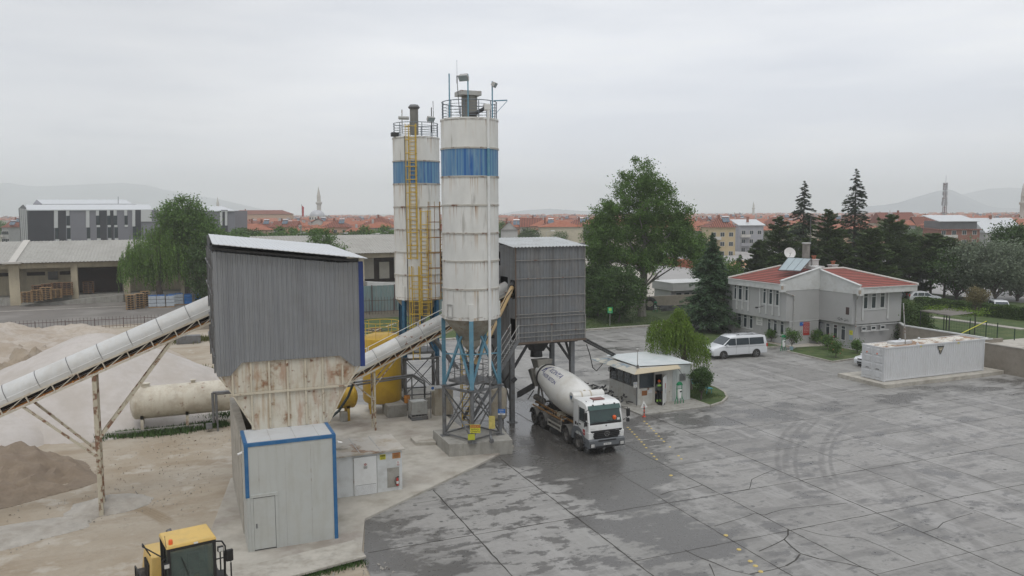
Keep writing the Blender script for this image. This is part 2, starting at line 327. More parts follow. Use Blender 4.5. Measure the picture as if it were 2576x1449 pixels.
# ---------------------------------------------------------------- foliage
def leafmat(name,col,v=.35):
 return mat(name,col,.75,0,.25,.7,island=v,trans=.25,dirt=(tuple(c*.6 for c in col),.4,1.2))
LM=dict(oak=leafmat('leaf_oak',(.095,.18,.035)),willow=leafmat('leaf_willow',(.115,.21,.035)),weep=leafmat('leaf_weep',(.14,.225,.03)),pine=leafmat('leaf_pine',(.075,.12,.034)),
          fir=leafmat('leaf_fir',(.07,.13,.06)),cedar=leafmat('leaf_cedar',(.048,.072,.04)),dark=leafmat('leaf_dark',(.06,.115,.028)),hedge=leafmat('leaf_hedge',(.065,.115,.025)),
          silver=leafmat('leaf_silver',(.17,.21,.14)),olive=leafmat('leaf_olive',(.12,.13,.035)),grass=leafmat('leaf_grass',(.07,.115,.03)),flower=mat('flower',(.5,.04,.09),.6,island=.3),
          dry=leafmat('leaf_dry',(.2,.17,.08)),shrub=leafmat('leaf_shrub',(.09,.17,.035)))
def quads(name,P,A,B,m,parent=None,rel=True):
 """N leaf faces centred at P with half axes A, B (N,3)"""
 P,A,B=(np.asarray(x,dtype=np.float32) for x in (P,A,B));n=len(P)
 o0=origin(parent) if rel else Vector((0,0,0));P=P-np.array(o0,dtype=np.float32)
 V=np.stack([P-A,P-B*.8,P+A,P+B*.8],1).reshape(-1,3)
 me=bpy.data.meshes.new(name);me.vertices.add(4*n);me.vertices.foreach_set('co',V.ravel());me.loops.add(4*n);me.loops.foreach_set('vertex_index',np.arange(4*n,dtype=np.int32))
 me.polygons.add(n);me.polygons.foreach_set('loop_start',np.arange(0,4*n,4,dtype=np.int32));me.update(calc_edges=True)
 me.materials.append(m);o=bpy.data.objects.new(name,me);S.collection.objects.link(o);o.parent=parent;return o
def unit(n):
 v=NR.normal(size=(n,3));return v/np.linalg.norm(v,axis=1,keepdims=True)
def randleaf(P,size,m,name,parent,flat=0.):
 n=len(P);A=unit(n);A[:,2] *= (1-flat);B=np.cross(A,unit(n));B /= np.linalg.norm(B,axis=1,keepdims=True)+1e-6
 s=(size*NR.uniform(.6,1.3,n))[:,None];return quads(name,P,A*s,B*s*.6,m,parent)
def limbs(mb,base,top,r0,r1,bends=.05,seg=6):
 b,t=Vector(base),Vector(top);pts=[b]
 for i in range(1,seg+1):
  k=i/seg;j=(t-b).length*bends*(1-abs(2*k-1)) if i<seg else 0
  pts.append(b.lerp(t,k)+Vector((rnd.uniform(-j,j),rnd.uniform(-j,j),0)))
 for i in range(seg):
  mb.tube(pts[i],pts[i+1],r0+(r1-r0)*i/seg,8,r0+(r1-r0)*(i+1)/seg,cap=False)
 return pts
def broadleaf(label,base,ells,nclump,nleaf,size,m='oak',r0=.3,group=None,cluster=.9,trunk_h=.35,droop=0.,name='broadleaf_tree',cat='tree',bark='bark',shell=.55):
 """ells = [(cx,cy,cz,rx,ry,rz)] relative to the base"""
 t=thing(name,label,cat,base,0,group);bx,by,bz=base
 top=max(e[2]+e[5] for e in ells);mb=MB();c0=ells[0]
 tp=limbs(mb,base,(bx+c0[0]*.6,by+c0[1]*.6,bz+top*.72),r0,r0*.25,.04,8)
 w=np.array([e[3]*e[4]*e[5] for e in ells]) ** .67;w /= w.sum();cl=[]
 for _ in range(nclump):
  e=ells[NR.choice(len(ells),p=w)];d=unit(1)[0];k=(shell+(1-shell)*NR.random()) if NR.random()<.85 else NR.random()*.6
  cl.append((e[0]+d[0]*e[3]*k,e[1]+d[1]*e[4]*k,e[2]+d[2]*e[5]*k))
 cl=np.array(cl)
 for c in cl[:: max(1,nclump // 26)]:
  h=min(max(c[2]-2.5-rnd.random()*2,top*trunk_h*.7),top*.7);i=min(8,int(8*h/(top*.72)))
  limbs(mb,tp[i],(bx+c[0],by+c[1],bz+c[2]),r0*.26,.02,.08,5)
 mb.build('trunk',bark,t,smooth=True)
 per=nleaf // nclump;n=per*nclump
 P=np.repeat(cl,per,0)+NR.normal(size=(n,3))*cluster*np.repeat(NR.uniform(.6,1.3,nclump),per)[:,None]*np.array([1,1,.8])*.55
 P[:,2] -= droop*NR.random(n) ** 1.5*2;P[:,2]=np.maximum(P[:,2],.3)
 randleaf(P+np.array(base),size,LM[m],'crown',t);return t
def willow(label,base,ells,nstr,length,m='weep',r0=.3,size=.11,name='willow_tree',lean=(0,0),group=None):
 t=thing(name,label,'tree',base,0,group);bx,by,bz=base;mb=MB();top=max(e[2]+e[5] for e in ells)
 tp=limbs(mb,base,(bx+lean[0],by+lean[1],bz+top*.75),r0,r0*.35,.08,7);P=[];A=[]
 w=np.array([e[3]*e[4] for e in ells]);w=w/w.sum()
 for i in range(nstr):
  e=ells[NR.choice(len(ells),p=w)];d=unit(1)[0];d[2]=abs(d[2])*.9;k=NR.uniform(.55,1.)
  s=np.array([e[0]+d[0]*e[3]*k,e[1]+d[1]*e[4]*k,e[2]+d[2]*e[5]*k]);ln=length*NR.uniform(.4,1.1)
  if i % max(1,nstr // 22) == 0: limbs(mb,tp[4+i % 3],(bx+s[0],by+s[1],bz+s[2]),r0*.25,.015,.1,5)
  k=int(ln/(size*.9));z=np.linspace(0,ln,k);o=np.array([d[0],d[1]])*.35
  q=np.stack([s[0]+o[0]*(z/ln) ** .6+NR.normal(size=k)*.05,s[1]+o[1]*(z/ln) ** .6+NR.normal(size=k)*.05,s[2]-z],1);q=q[q[:,2]>.25]
  P.append(q)
 P=np.concatenate(P);n=len(P);A=NR.normal(size=(n,3))*.5;A[:,2]=-1;A /= np.linalg.norm(A,axis=1,keepdims=True);B=np.cross(A,unit(n))
 s=(size*NR.uniform(.7,1.5,n))[:,None];mb.build('trunk','bark',t,smooth=True)
 quads('crown',P+np.array(base),A*s,B*s*.5,LM[m],t);return t
def conifer(label,base,h,r,m='pine',nl=9000,droop=.25,tiers=22,taper=1.0,size=.2,z0=.08,name='conifer_tree',group=None,gap=0.35,up=0.):
 t=thing(name,label,'tree',base,0,group);bx,by,bz=base;mb=MB();mb.tube(base,(bx,by,bz+h*.96),h*.016+.05,8,.015);P=[];A=[]
 nb=tiers*9
 for i in range(nb):
  k=(i+rnd.random())/nb;z=h*(z0+(1-z0)*k);rr=r*((1-k) ** taper)*rnd.uniform(.72,1.12)*(.55+.45*min(1,k/.12))+.06;a=rnd.random()*2*PI
  if gap and rnd.random()<gap*.3: rr *= .55
  tip=np.array([math.cos(a)*rr,math.sin(a)*rr,z-droop*rr+up*rr]);root=np.array([0,0,z]);c=max(4,int(nl/nb*(rr/(r*.55))))
  s=NR.random(c) ** .7;q=root+(tip-root)*s[:,None];q[:,2]+=-.12*rr*(s ** 2);wd=rr*.26*(1.15-s)
  sd=np.array([-math.sin(a),math.cos(a),0]);q+=sd*(NR.normal(size=c)*wd)[:,None]*.8;q[:,2]+=NR.normal(size=c)*.06*rr ** .5
  P.append(q);dd=(tip-root)/(np.linalg.norm(tip-root)+1e-6);A.append(dd+sd*NR.normal(size=c)[:,None]*.6+NR.normal(size=(c,3))*.2)
  if i % 4 == 0: mb.tube((bx,by,bz+z),Vector(base)+Vector(root+(tip-root)*.8),.03,4,.01,cap=False)
 mb.build('trunk','bark',t,smooth=True);P=np.concatenate(P);A=np.concatenate(A);A /= np.linalg.norm(A,axis=1,keepdims=True)
 n=len(P);up_=np.tile([0,0,1.],(n,1))+NR.normal(size=(n,3))*.45;B=np.cross(A,up_);B /= np.linalg.norm(B,axis=1,keepdims=True)
 s=(size*NR.uniform(.6,1.3,n))[:,None];quads('crown',P+np.array(base),A*s,B*s*.42,LM[m],t);return t
def leafbox(name,label,cat,a,b,n,size,m='hedge',rz=0,core=True,sphere=False,trunk=0,group=None):
 """clipped hedge / topiary with leaves over its faces; a,b corners relative to world"""
 a,b=np.array(a,float),np.array(b,float);c=(a+b)/2;h=(b-a)/2;base=(c[0],c[1],a[2]-trunk)
 t=thing(name,label,cat,base,0,group)
 d=unit(n)
 if sphere: P=c+d*h*NR.uniform(.82,1.03,(n,1))
 else:
  q=NR.uniform(-1,1,(n,3));areas=np.array([h[1]*h[2],h[0]*h[2],h[0]*h[1]]);ax=NR.choice(3,n,p=areas/areas.sum());sg=NR.choice([-1,1],n);q[np.arange(n),ax]=sg*NR.uniform(.9,1.06,n)
  P=c+q*h
  P[:,2]+=.05*np.sin(P[:,0]*1.7)+.04*np.sin(P[:,1]*2.3)
 if core:
  mb=MB();hh=h*.93
  if sphere: mb.lathe([(math.sin(x)*hh[0]+.001,-math.cos(x)*hh[2]) for x in np.linspace(0,PI,9)],c,14)
  else: mb.box(c-hh,c+hh)
  mb.build('foliage_core',LM[m],t)
 if trunk: MB().tube(base,(c[0],c[1],a[2]+.3),.06,7,.04).build('trunk','bark',t)
 randleaf(P,size,LM[m],'foliage',t);return t
def tufts(name,label,pts,n,size,m='grass',cat='grass',spread=1.):
 pts=np.array(pts,float);i=NR.choice(len(pts),n);P=pts[i]+NR.normal(size=(n,3))*np.array([spread,spread,0]);P[:,2]=pts[i][:,2]+size*.6
 A=NR.normal(size=(n,3))*.35;A[:,2]=1;B=np.cross(A,unit(n));s=(size*NR.uniform(.5,1.3,n))[:,None]
 o=quads(name,P,A*s,B*s*.22,LM[m]);return tag(o,label,cat,kind='stuff')
# ================================================================ ground
def groundmats():
 m=bpy.data.materials.new('yard_concrete');m.use_nodes=True;t=m.node_tree;t.nodes.clear();l=t.links.new
 out=N(t,'ShaderNodeOutputMaterial');b=N(t,'ShaderNodeBsdfPrincipled');l(b.outputs[0],out.inputs[0]);P=N(t,'ShaderNodeTexCoord').outputs['Object']
 def noise(sc,det=5.,s3=(1,1,1),loc=(0,0,0),rz=0,rough=.6,dist=0.):
  mpn=N(t,'ShaderNodeMapping');mpn.inputs['Scale'].default_value=s3;mpn.inputs['Location'].default_value=loc;mpn.inputs['Rotation'].default_value=(0,0,rz);l(P,mpn.inputs[0])
  n=N(t,'ShaderNodeTexNoise',Scale=sc,Detail=det,Roughness=rough,Distortion=dist);l(mpn.outputs[0],n.inputs['Vector']);return n.outputs['Fac']
 def rng(v,a,b_,c=0.,d=1.):
  n=N(t,'ShaderNodeMapRange');l(v,n.inputs['Value'])
  for k,x in (('From Min',a),('From Max',b_),('To Min',c),('To Max',d)): n.inputs[k].default_value=x
  return n.outputs[0]
 def op(o,a,b_=None):
  n=N(t,'ShaderNodeMath',operation=o)
  for i,q in ((0,a),(1,b_)):
   if q is None: continue
   if hasattr(q,'node'): l(q,n.inputs[i])
   else: n.inputs[i].default_value=q
  return n.outputs[0]
 def mix(f,a,c2):
  n=N(t,'ShaderNodeMixRGB');
  if hasattr(f,'node'): l(f,n.inputs[0])
  else: n.inputs[0].default_value=f
  for i,q in ((1,a),(2,c2)):
   if hasattr(q,'node'): l(q,n.inputs[i])
   else: n.inputs[i].default_value=(*q,1)
  return n.outputs[0]
 sp=N(t,'ShaderNodeSeparateXYZ');l(P,sp.inputs[0]);X,Yv=sp.outputs['X'],sp.outputs['Y']
 def ell(cx,cy,rx,ry,rot=0.,soft=.5):
  """soft elliptical region, 1 inside"""
  mpn=N(t,'ShaderNodeMapping');mpn.vector_type='TEXTURE';mpn.inputs['Location'].default_value=(cx,cy,0);mpn.inputs['Rotation'].default_value=(0,0,rot);mpn.inputs['Scale'].default_value=(rx,ry,1);l(P,mpn.inputs[0])
  ln=N(t,'ShaderNodeVectorMath',operation='LENGTH');l(mpn.outputs[0],ln.inputs[0]);return rng(ln.outputs['Value'],1+soft,1-soft)
 # slabs each a little different
 vo=N(t,'ShaderNodeTexWhiteNoise',noise_dimensions='2D');sn=N(t,'ShaderNodeVectorMath',operation='SNAP');sn.inputs[1].default_value=(4.75,5.07,1)
 ad=N(t,'ShaderNodeVectorMath',operation='ADD');ad.inputs[1].default_value=(2.3,2.05,.5);l(P,ad.inputs[0]);l(ad.outputs[0],sn.inputs[0]);l(sn.outputs[0],vo.inputs[0])
 c=mix(rng(noise(.22),.3,.7),(.225,.219,.206),(.315,.308,.293));c=mix(rng(noise(3.5,7.),.32,.7),c,(.24,.232,.216))
 sc=N(t,'ShaderNodeVectorMath',operation='SCALE');l(c,sc.inputs[0]);l(rng(vo.outputs['Value'],0,1,.9,1.07),sc.inputs['Scale']);c=sc.outputs[0]
 c=mix(op('MULTIPLY',rng(noise(2.2,8.),.58,.66),.38),c,(.13,.126,.12))
 # streaky dried slurry and damp
 s1=op('MULTIPLY',rng(noise(.5,9.,(.3,1.6,1),rz=.25,rough=.7),.5,.58),.6);c=mix(s1,c,(.15,.146,.138))
 s2=op('MULTIPLY',rng(noise(.4,9.,(1.3,.25,1),(4,9,0),rz=-.35,rough=.7),.52,.6),.6);c=mix(s2,c,(.34,.332,.318))
 # wet places
 wn=noise(.33,9.,(.8,1.25,1),(3,2,0),rough=.7)
 base=op('ADD',wn,op('MULTIPLY',ell(22.8,46.5,4.8,9.5,-.05,.5),.24))
 base=op('ADD',base,op('MULTIPLY',ell(24,72,16,17,0,.5),.05));base=op('ADD',base,op('MULTIPLY',ell(8.6,33.6,2.3,3.6,0,.5),.17))
 base=op('ADD',base,op('MULTIPLY',ell(20.3,32.5,2.4,8,-.1,.7),.14));base=op('ADD',base,op('MULTIPLY',ell(36,46.5,9,2.6,0,.5),.1));base=op('ADD',base,op('MULTIPLY',ell(60,46,10,1.8,0,.5),.1))
 base=op('SUBTRACT',base,op('MULTIPLY',ell(48,57,9,7,0,.5),.1));base=op('SUBTRACT',base,op('MULTIPLY',ell(14.5,37,3.6,5,0,.6),.03))
 b2=op('ADD',noise(1.0,8.,(.7,1.3,1),(9,4,0),rough=.68),op('MULTIPLY',ell(15,35,5,8,0,.5),.05));b2=op('ADD',b2,op('MULTIPLY',ell(34,44,12,8,0,.5),.03))
 wet=op('MAXIMUM',rng(base,.575,.60),op('MULTIPLY',rng(b2,.585,.60),.9));damp=rng(base,.53,.60)
 core=op('MULTIPLY',ell(22.6,48.5,3.4,8.5,-.05,.35),rng(noise(.5,7.,(1,1,1),(1,6,0)),.36,.5))
 c=mix(op('MULTIPLY',damp,.4),c,(.14,.135,.127));c=mix(op('MULTIPLY',wet,.8),c,(.088,.084,.079));c=mix(op('MULTIPLY',core,.75),c,(.06,.058,.055))
 c=mix(op('MULTIPLY',op('SUBTRACT',1.,wet),op('MULTIPLY',ell(14.6,35.5,4.6,6.5,0,.3),.4)),c,(.36,.352,.335))
 # tyre tracks: arcs of worn rubber
 def arc(cx,cy,r,w,reg):
  dx=op('SUBTRACT',X,cx);dy=op('SUBTRACT',Yv,cy);d=op('SQRT',op('ADD',op('MULTIPLY',dx,dx),op('MULTIPLY',dy,dy)));return op('MULTIPLY',rng(op('ABSOLUTE',op('SUBTRACT',d,r)),w,w*.4),reg)
 tr=None;tn=rng(noise(1.6,6.),.35,.55);rg=ell(35.5,38.5,7.5,7.5,-.2,.2)
 for cx,cy,r,w in ((60.53,11.37,37.5,.24),(60.5,11.4,36.9,.16),(56.1,17.4,30.66,.22),(56.1,17.4,30.1,.13),(58.05,14.16,31.77,.24),(58,14.2,31.2,.15)):
  a=arc(cx,cy,r,w,rg);tr=a if tr is None else op('MAXIMUM',tr,a)
 rg2=ell(33,25,12,7,.6,.3)
 for cx,cy,r in ((-60,90,113.5),(-60,90,111.6),(-70,110,141.)): tr=op('MAXIMUM',tr,op('MULTIPLY',arc(cx,cy,r,.28,rg2),.6))
 rg3=ell(52,45,20,5,0,.4)
 for cx,cy,r in ((60,5,39.6),(60,5,41.4)): tr=op('MAXIMUM',tr,op('MULTIPLY',arc(cx,cy,r,.3,rg3),.6))
 c=mix(op('MULTIPLY',op('MULTIPLY',tr,tn),.6),c,(.12,.115,.11))
 # small oil spots
 sp2=N(t,'ShaderNodeTexVoronoi',Scale=1.1);l(P,sp2.inputs['Vector']);c=mix(op('MULTIPLY',rng(sp2.outputs['Distance'],.15,.09),rng(noise(.3),.46,.54)),c,(.1,.098,.095))
 l(c,b.inputs['Base Color']);rr=op('SUBTRACT',rng(wet,0,1,.54,.30),op('MULTIPLY',core,.18));rr=op('ADD',rr,rng(noise(5.,4.),.3,.7,-.06,.1));l(rr,b.inputs['Roughness'])
 bn=N(t,'ShaderNodeBump');bn.inputs['Strength'].default_value=.25;bn.inputs['Distance'].default_value=.01;l(noise(9.,8.),bn.inputs['Height']);l(bn.outputs[0],b.inputs['Normal'])
 b.inputs['Specular IOR Level'].default_value=.5;MATS['yard']=m;M['yard']=m
 m=bpy.data.materials.new('ground_soil');m.use_nodes=True;t=m.node_tree;t.nodes.clear();l=t.links.new
 out=N(t,'ShaderNodeOutputMaterial');b=N(t,'ShaderNodeBsdfPrincipled');l(b.outputs[0],out.inputs[0]);P=N(t,'ShaderNodeTexCoord').outputs['Object'];b.inputs['Roughness'].default_value=.95;b.inputs['Specular IOR Level'].default_value=.1
 sp=N(t,'ShaderNodeSeparateXYZ');l(P,sp.inputs[0]);X,Yv=sp.outputs['X'],sp.outputs['Y']
 c=mix(rng(noise(.16,6.),.35,.65),(.345,.29,.22),(.42,.375,.31));c=mix(op('MULTIPLY',rng(noise(.35,8.,(.5,1.4,1)),.5,.68),.65),c,(.26,.20,.135))
 c=mix(op('MULTIPLY',rng(noise(2.5,8.),.52,.7),.5),c,(.31,.27,.22));c=mix(op('MULTIPLY',rng(noise(.5,5.,(1,1,1),(7,3,0)),.56,.66),.6),c,(.50,.465,.41))
 # wheel ruts with tread
 dx=op('SUBTRACT',X,-9.5);dy=op('SUBTRACT',Yv,38.2);d=op('SQRT',op('ADD',op('MULTIPLY',dx,dx),op('MULTIPLY',dy,dy)));an=op('ARCTAN2',dy,dx)
 rut=op('MULTIPLY',rng(op('ABSOLUTE',op('SUBTRACT',d,8.7)),.42,.25),ell(-1.6,43.2,3.2,2.5,0,.2));wv=rng(op('SINE',op('MULTIPLY',an,260)),-.3,.3);c=mix(op('MULTIPLY',rut,op('ADD',op('MULTIPLY',wv,.35),.4)),c,(.25,.19,.12))
 gr=rng(noise(.02,6.),.42,.56);fa=mix(gr,(.17,.165,.12),(.075,.1,.05));fa=mix(rng(noise(.0016,4.),.4,.6),fa,(.16,.155,.11))
 ln=N(t,'ShaderNodeVectorMath',operation='LENGTH');l(P,ln.inputs[0]);c=mix(rng(ln.outputs['Value'],118,150),c,fa);l(c,b.inputs['Base Color'])
 bn=N(t,'ShaderNodeBump');bn.inputs['Strength'].default_value=.5;bn.inputs['Distance'].default_value=.12;l(noise(3.,9.),bn.inputs['Height']);l(bn.outputs[0],b.inputs['Normal']);M['soil']=m
groundmats()
def sheet(name,poly,z,m,parent=None):
 mb=MB();mb.quad(*[(p[0],p[1],z) for p in poly]);o=mb.build(name,m);tag(o,kind='structure');return o
RG=12000
sheet('ground',[(-RG,-RG),(RG,-RG),(RG,RG),(-RG,RG)],-.03,'soil')
# the raised garden behind the retaining walls cuts a corner out of the yard
sheet('yard',[(6.2,18),(6.65,32.8),(7.65,37.18),(11.2,39.7),(15.4,42.7),(18.9,45.5),(19.2,49.6),(17.2,49.6),(17.2,57),(11,61),(11,88.3),(61,88.3),(61,68),(74.2,68),(74.2,52.5),(68.7,52.5),(68.7,10),(30,10)],0,'yard')
# joints and cracks of the slabs
jm=MB();k6=C(1450,1600,2.058);k7=C(2300,1600,1.4343)
def strip(pts,w,z=.004):
 pts=[Vector((p[0],p[1])) for p in pts]
 for a,b in zip(pts,pts[1:]):
  n=max(1,int((b-a).length/.45));d=(b-a);L_=d.length
  if L_<1e-3: continue
  q=Vector((-d.y,d.x))/L_;pr=None
  for i in range(n+1):
   c=a+d*(i/n)+q*(rnd.uniform(-.02,.02) if 0<i<n else 0);h=w*rnd.uniform(.5,1.15);cur=[(c.x-q.x*h/2,c.y-q.y*h/2,z),(c.x+q.x*h/2,c.y+q.y*h/2,z)]
   if pr: jm.quad(pr[0],cur[0],cur[1],pr[1])
   pr=cur
for u,v0,v1,w in ((11.94,27,40,.08),(17.25,20,43.5,.09),(22.45,17,88,.06),(25.67,17,88,.065),(31.1,15,48.7,.07),(35.8,15,47.5,.045),(40.4,14,88,.04),(45.3,14,88,.035),(50.2,14,64.5,.03),(55.1,14,48.4,.03),(60,14,48.4,.03),(64.9,12,48.4,.03)): strip([(u,v0),(u,v1)],w)
for v,u0,u1,w in ((23.25,25.7,60,.035),(28.2,17.25,62,.055),(33.5,7,22.4,.065),(33.42,22.5,66,.055),(38.45,10.4,68,.035),(43.5,19,68,.04),(48.9,36.6,53.5,.035),(54.4,41.5,74,.025),(59.5,14,58,.025),(65,13,58,.02),(70.5,13,58,.02),(76,13,58,.02),(81.5,13,58,.02)): strip([(u0,v),(u1,v)],w)
for pts,w in (([(1145,402),(1080,425),(1015,455),(1000,510),(840,540)],.05),([(490,545),(545,525),(640,512),(730,490)],.07),([(1565,592),(1400,605),(1200,627),(1130,645),(1090,660),(1030,650),(965,675),(880,700),(800,725)],.05),
               ([(1222,740),(1222,775),(1200,800),(1120,840),(1055,868)],.10),([(1200,800),(1240,840),(1290,880),(1400,912),(1560,940),(1715,978)],.08),([(1290,885),(1265,920),(1210,952),(1130,975),(1000,1000),(890,975),(800,935),(720,905),(630,860)],.08),([(1275,735),(1400,770),(1500,785),(1640,792),(1760,840),(1950,930)],.04),
               ([(1890,715),(1820,745),(1740,765)],.04),([(2280,650),(2200,672),(2110,705),(2080,735),(2000,760)],.05),([(770,940),(800,1010)],.05)):
 strip([g(*k7(*p)).to_2d() for p in pts],w)
jm.build('yard_joints',mat('joint',(.06,.056,.05),.9,var=.3));tag(bpy.data.objects['yard_joints'],kind='structure')
ks=C(2000,1300,2.634);sd0=None;SP=[(ks(*p),.07) for p in ((1520,1015),(1545,1040),(1572,1065),(1592,1090),(1620,1115),(1645,1145),(1672,1172),(1700,1200),(1727,1228),(1790,1285),(1880,1378),(1910,1412),(1345,1080),(1368,1100),(1390,1127),(1417,1152),(1440,1180),(1465,1205),(1490,1232),(1518,1262),(1540,1293),(1595,1355),(1622,1385),(1650,1415))]+[(k7(*p),.09) for p in ((550,433),(865,777),(940,858),(1005,925),(1035,952),(1065,985))]
for (px,py),r in SP:
 p=g(px,py,.0)
 if sd0 is None: sd0=MB().lathe([(.085,0),(.075,.02),(.03,.035),(.001,.036)],(0,0,0),10).build('road_stud',mat('stud',(.52,.40,.14),.6,var=.2),smooth=True);o=sd0
 else: o=sd0.copy();S.collection.objects.link(o)
 o.location=p;o.scale=(r/.07,)*3;tag(o,'small worn yellow stud in the rows set into the concrete yard','road stud','rows of yellow road studs')
# raised apron the plant stands on
z0=.13
ap=[(6.55,32.8),(7.65,37.18),(11.2,39.7),(15.4,42.7),(18.9,45.4),(19.3,49.6),(17.3,49.6),(17.3,57),(11,61),(8,58),(8,46),(2,46),(-.1,33.9),(1.1,32.6)]
mb=MB();mb.prism([(a,b,-.05) for a,b in ap],(0,0,z0+.05));tag(mb.build('apron','apron',bevel=.03),kind='structure')
tag(MB().prism([(1.15,33.6,.1),(6.6,34.6,.1),(6.75,32.72,.1),(1.0,31.5,.1)],(0,0,.12)).build('concrete_step','concrete_pale',bevel=.02),kind='structure')
# asphalt round the warehouses and lawns
sheet('warehouse_road',[(-120,119),(46,119),(46,158),(-120,158)],-.012,'asphalt_old')
MB().box((-90,142.4,-.01),(45,142.9,-.004)).build('road_seam','concrete_pale');tag(bpy.data.objects['road_seam'],kind='structure')
sheet('lawn',[(20,88.6),(61,88.6),(61,81),(80,81),(80,118),(20,118)],.06,'grass')
sheet('depot_yard',[(47,119),(150,119),(230,200),(150,260),(47,230)],0.0,mat('depot',(.40,.37,.325),.9,var=.08,vs=.1))
kb=MB();x=15.
while x<61: kb.box((x,87.95,-.02),(x+.97,88.5,.17));x+=1.
tag(kb.build('kerb','kerb',bevel=.02),kind='structure')
sheet('back_pavement',[(61,78.5),(61,88.6),(66,92),(73,92),(73,78.5)],.075,'concrete')
# office forecourt beds
sheet('bed_soil',[(61.4,66.8),(66.2,66.8),(66.2,69.2),(61.4,69.2)],.05,'concrete_pale')
def island(name,pts,h=.14,w=.16,fill='grass',zf=.10):
 pts=[Vector((p[0],p[1])) for p in pts];sheet(name+'_lawn',pts,zf,fill);mb=MB()
 for a,b in zip(pts,pts[1:]+pts[:1]):
  n=max(1,round((b-a).length/.6))
  for i in range(n): p=a.lerp(b,(i+.03)/n);q=a.lerp(b,(i+.97)/n);mb.beam((p.x,p.y,h/2-.02),(q.x,q.y,h/2-.02),w,h+.04)
 tag(mb.build(name+'_kerb','kerb'),kind='structure')
island('office_front',[(58.75,65.7),(58.65,59.3),(62.2,59.8),(64.7,60.4),(65.6,62.6),(65.5,66.3),(63.6,67.0),(61.2,67.2)])
isl=[(36.7,49.25),(38.3,49.9),(39.7,51.1),(40.6,52.6),(41.1,54.4),(41.1,57.5),(40.2,60),(36.7,60)]
island('kiosk',isl)
island('spruce',[(54.2,68.6),(60.6,68.6),(60.6,88),(56.5,88),(54.5,80)],zf=.08)
mb=MB();mb.prism([(a,b,-.03) for a,b in ((30.45,49.0),(36.7,49.2),(36.7,58),(31,58),(30.4,52))],(0,0,.15));tag(mb.build('kiosk_pavement','concrete',bevel=.03),kind='structure')
tufts('grass_tufts','short grass on the small kerbed island behind the kiosk',[(x,y,.1) for x in np.arange(37.1,39.2,.4) for y in np.arange(51.6,59,.5)],9000,.07,spread=.3)
tufts('lawn_tufts','grass on the lawn in front of the big plane tree',[(x,y,.06) for x in np.arange(45,62,1.) for y in np.arange(89,104,1.)],14000,.10,spread=.6)
tufts('weeds','weeds growing round the feet of the cream horizontal tank',[(x,58.2+.3*math.sin(x),-.03) for x in np.arange(-5.2,2.2,.3)]+[(x,61,-.03) for x in np.arange(-3,3,.5)],5200,.24,'dark','weeds',.35)
tufts('dry_weeds','dry and green weeds along the concrete wall by the sand yard',[(x,75+4*math.sin(x),-.03) for x in np.arange(-2,5,.5)]+[(x,100,-.03) for x in np.arange(-2,9,.4)],3500,.3,'olive','weeds',.8)
tufts('step_weeds','weeds and grass in front of the concrete step at the cabin foot',[(x,31.9+(x-1)*.13,-.03) for x in np.arange(2.2,6.7,.25)],1500,.12,'dark','weeds',.18)
gv=MB()
for i in range(260):
 x=rnd.uniform(3,7.6);y=rnd.uniform(28.5,32.1)+(x-5)*.1;s=rnd.uniform(.02,.09)*(1.6 if i % 16 == 0 else 1);p=[Vector((x+rnd.uniform(-s,s),y+rnd.uniform(-s,s),rnd.uniform(-.03,s))) for _ in range(6)]
 gv.add(p,[(0,1,2),(1,2,3),(2,3,4),(3,4,5),(0,2,4),(1,3,5),(0,1,5),(0,4,5)])
tag(gv.build('gravel','kerb'),'pale broken rubble beside the concrete step','rubble',kind='stuff')
# ---------------------------------------------------------------- piles (height fields)
def pile(name,label,cx,cy,rx,ry,h,m,kind='cone',rz=0,seed=0,n=70,rough=.12,flat=.0,cat='sand pile'):
 from mathutils import noise as mn
 vs=[];fs=[]
 for j in range(n+1):
  for i in range(n+1):
   a,b=2*i/n-1,2*j/n-1;r=math.hypot(a,b);x=a*rx;y=b*ry
   p=Vector((x*.35+seed*7,y*.35,seed));nz_=mn.fractal(p,1.,2.,5)
   rr=r*(1+.16*mn.noise(Vector((a*2+seed,b*2,0))));k=max(0,1-rr)
   if kind == 'cone': z=h*(k if k<.85 else .85+(k-.85)*.5)
   else: z=h*min(1,k*2.6) ** .8*(.8+.35*mn.noise(Vector((a*2.5,b*2.5,seed))))
   z+=rough*nz_*min(1,k*5)*h*.5+rough*.25*mn.fractal(p*4,1.,2.,4)*min(1,k*6)
   z=z if k>0 else -.25
   c,s=math.cos(rz),math.sin(rz);vs.append((cx+x*c-y*s,cy+x*s+y*c,z-.04))
 for j in range(n):
  for i in range(n): q=j*(n+1)+i;fs.append((q,q+1,q+n+2,q+n+1))
 o=MB().add(vs,fs).build(name,m,smooth=True);return tag(o,label,cat)
pile('sand_pile','large flat-topped beige sand heap with an eroded face in front of the railings',-21,88,21,17,3.7,'sand','mesa',0,3,90,.3)
pile('sand_pile','brown eroded sand bank at the front of the beige heap',-19.5,79,13,7.5,3.3,'sand_dark','mesa',.05,21,90,.8)
pile('sand_pile','tall pale cone of sand under the left conveyor',*PV(244,850,70).to_2d(),12.5,12.5,6.0,'sand_white','cone',0,5,80,.06)
pile('sand_pile','low pale spread of sand behind the leaning conveyor strut',-3.5,76,7,8,2.6,'sand_white','cone',.2,8,60,.08)
pile('sand_pile','broad pale mound of sand at the left edge of the yard',-19,62,13,8,2.2,'sand_white','mesa',.2,9,60,.12)
pile('gravel_pile','dark brown gravel heap at the left edge of the yard',-13.4,51.6,9.0,5.6,2.6,'sand_brown','cone',-.25,11,90,.5,cat='gravel pile')
pile('gravel_pile','small grey gravel mound round the foot of the conveyor post',-3.9,44.4,2.1,1.5,.62,'gravel_grey','cone',.1,13,40,.1,cat='gravel pile')
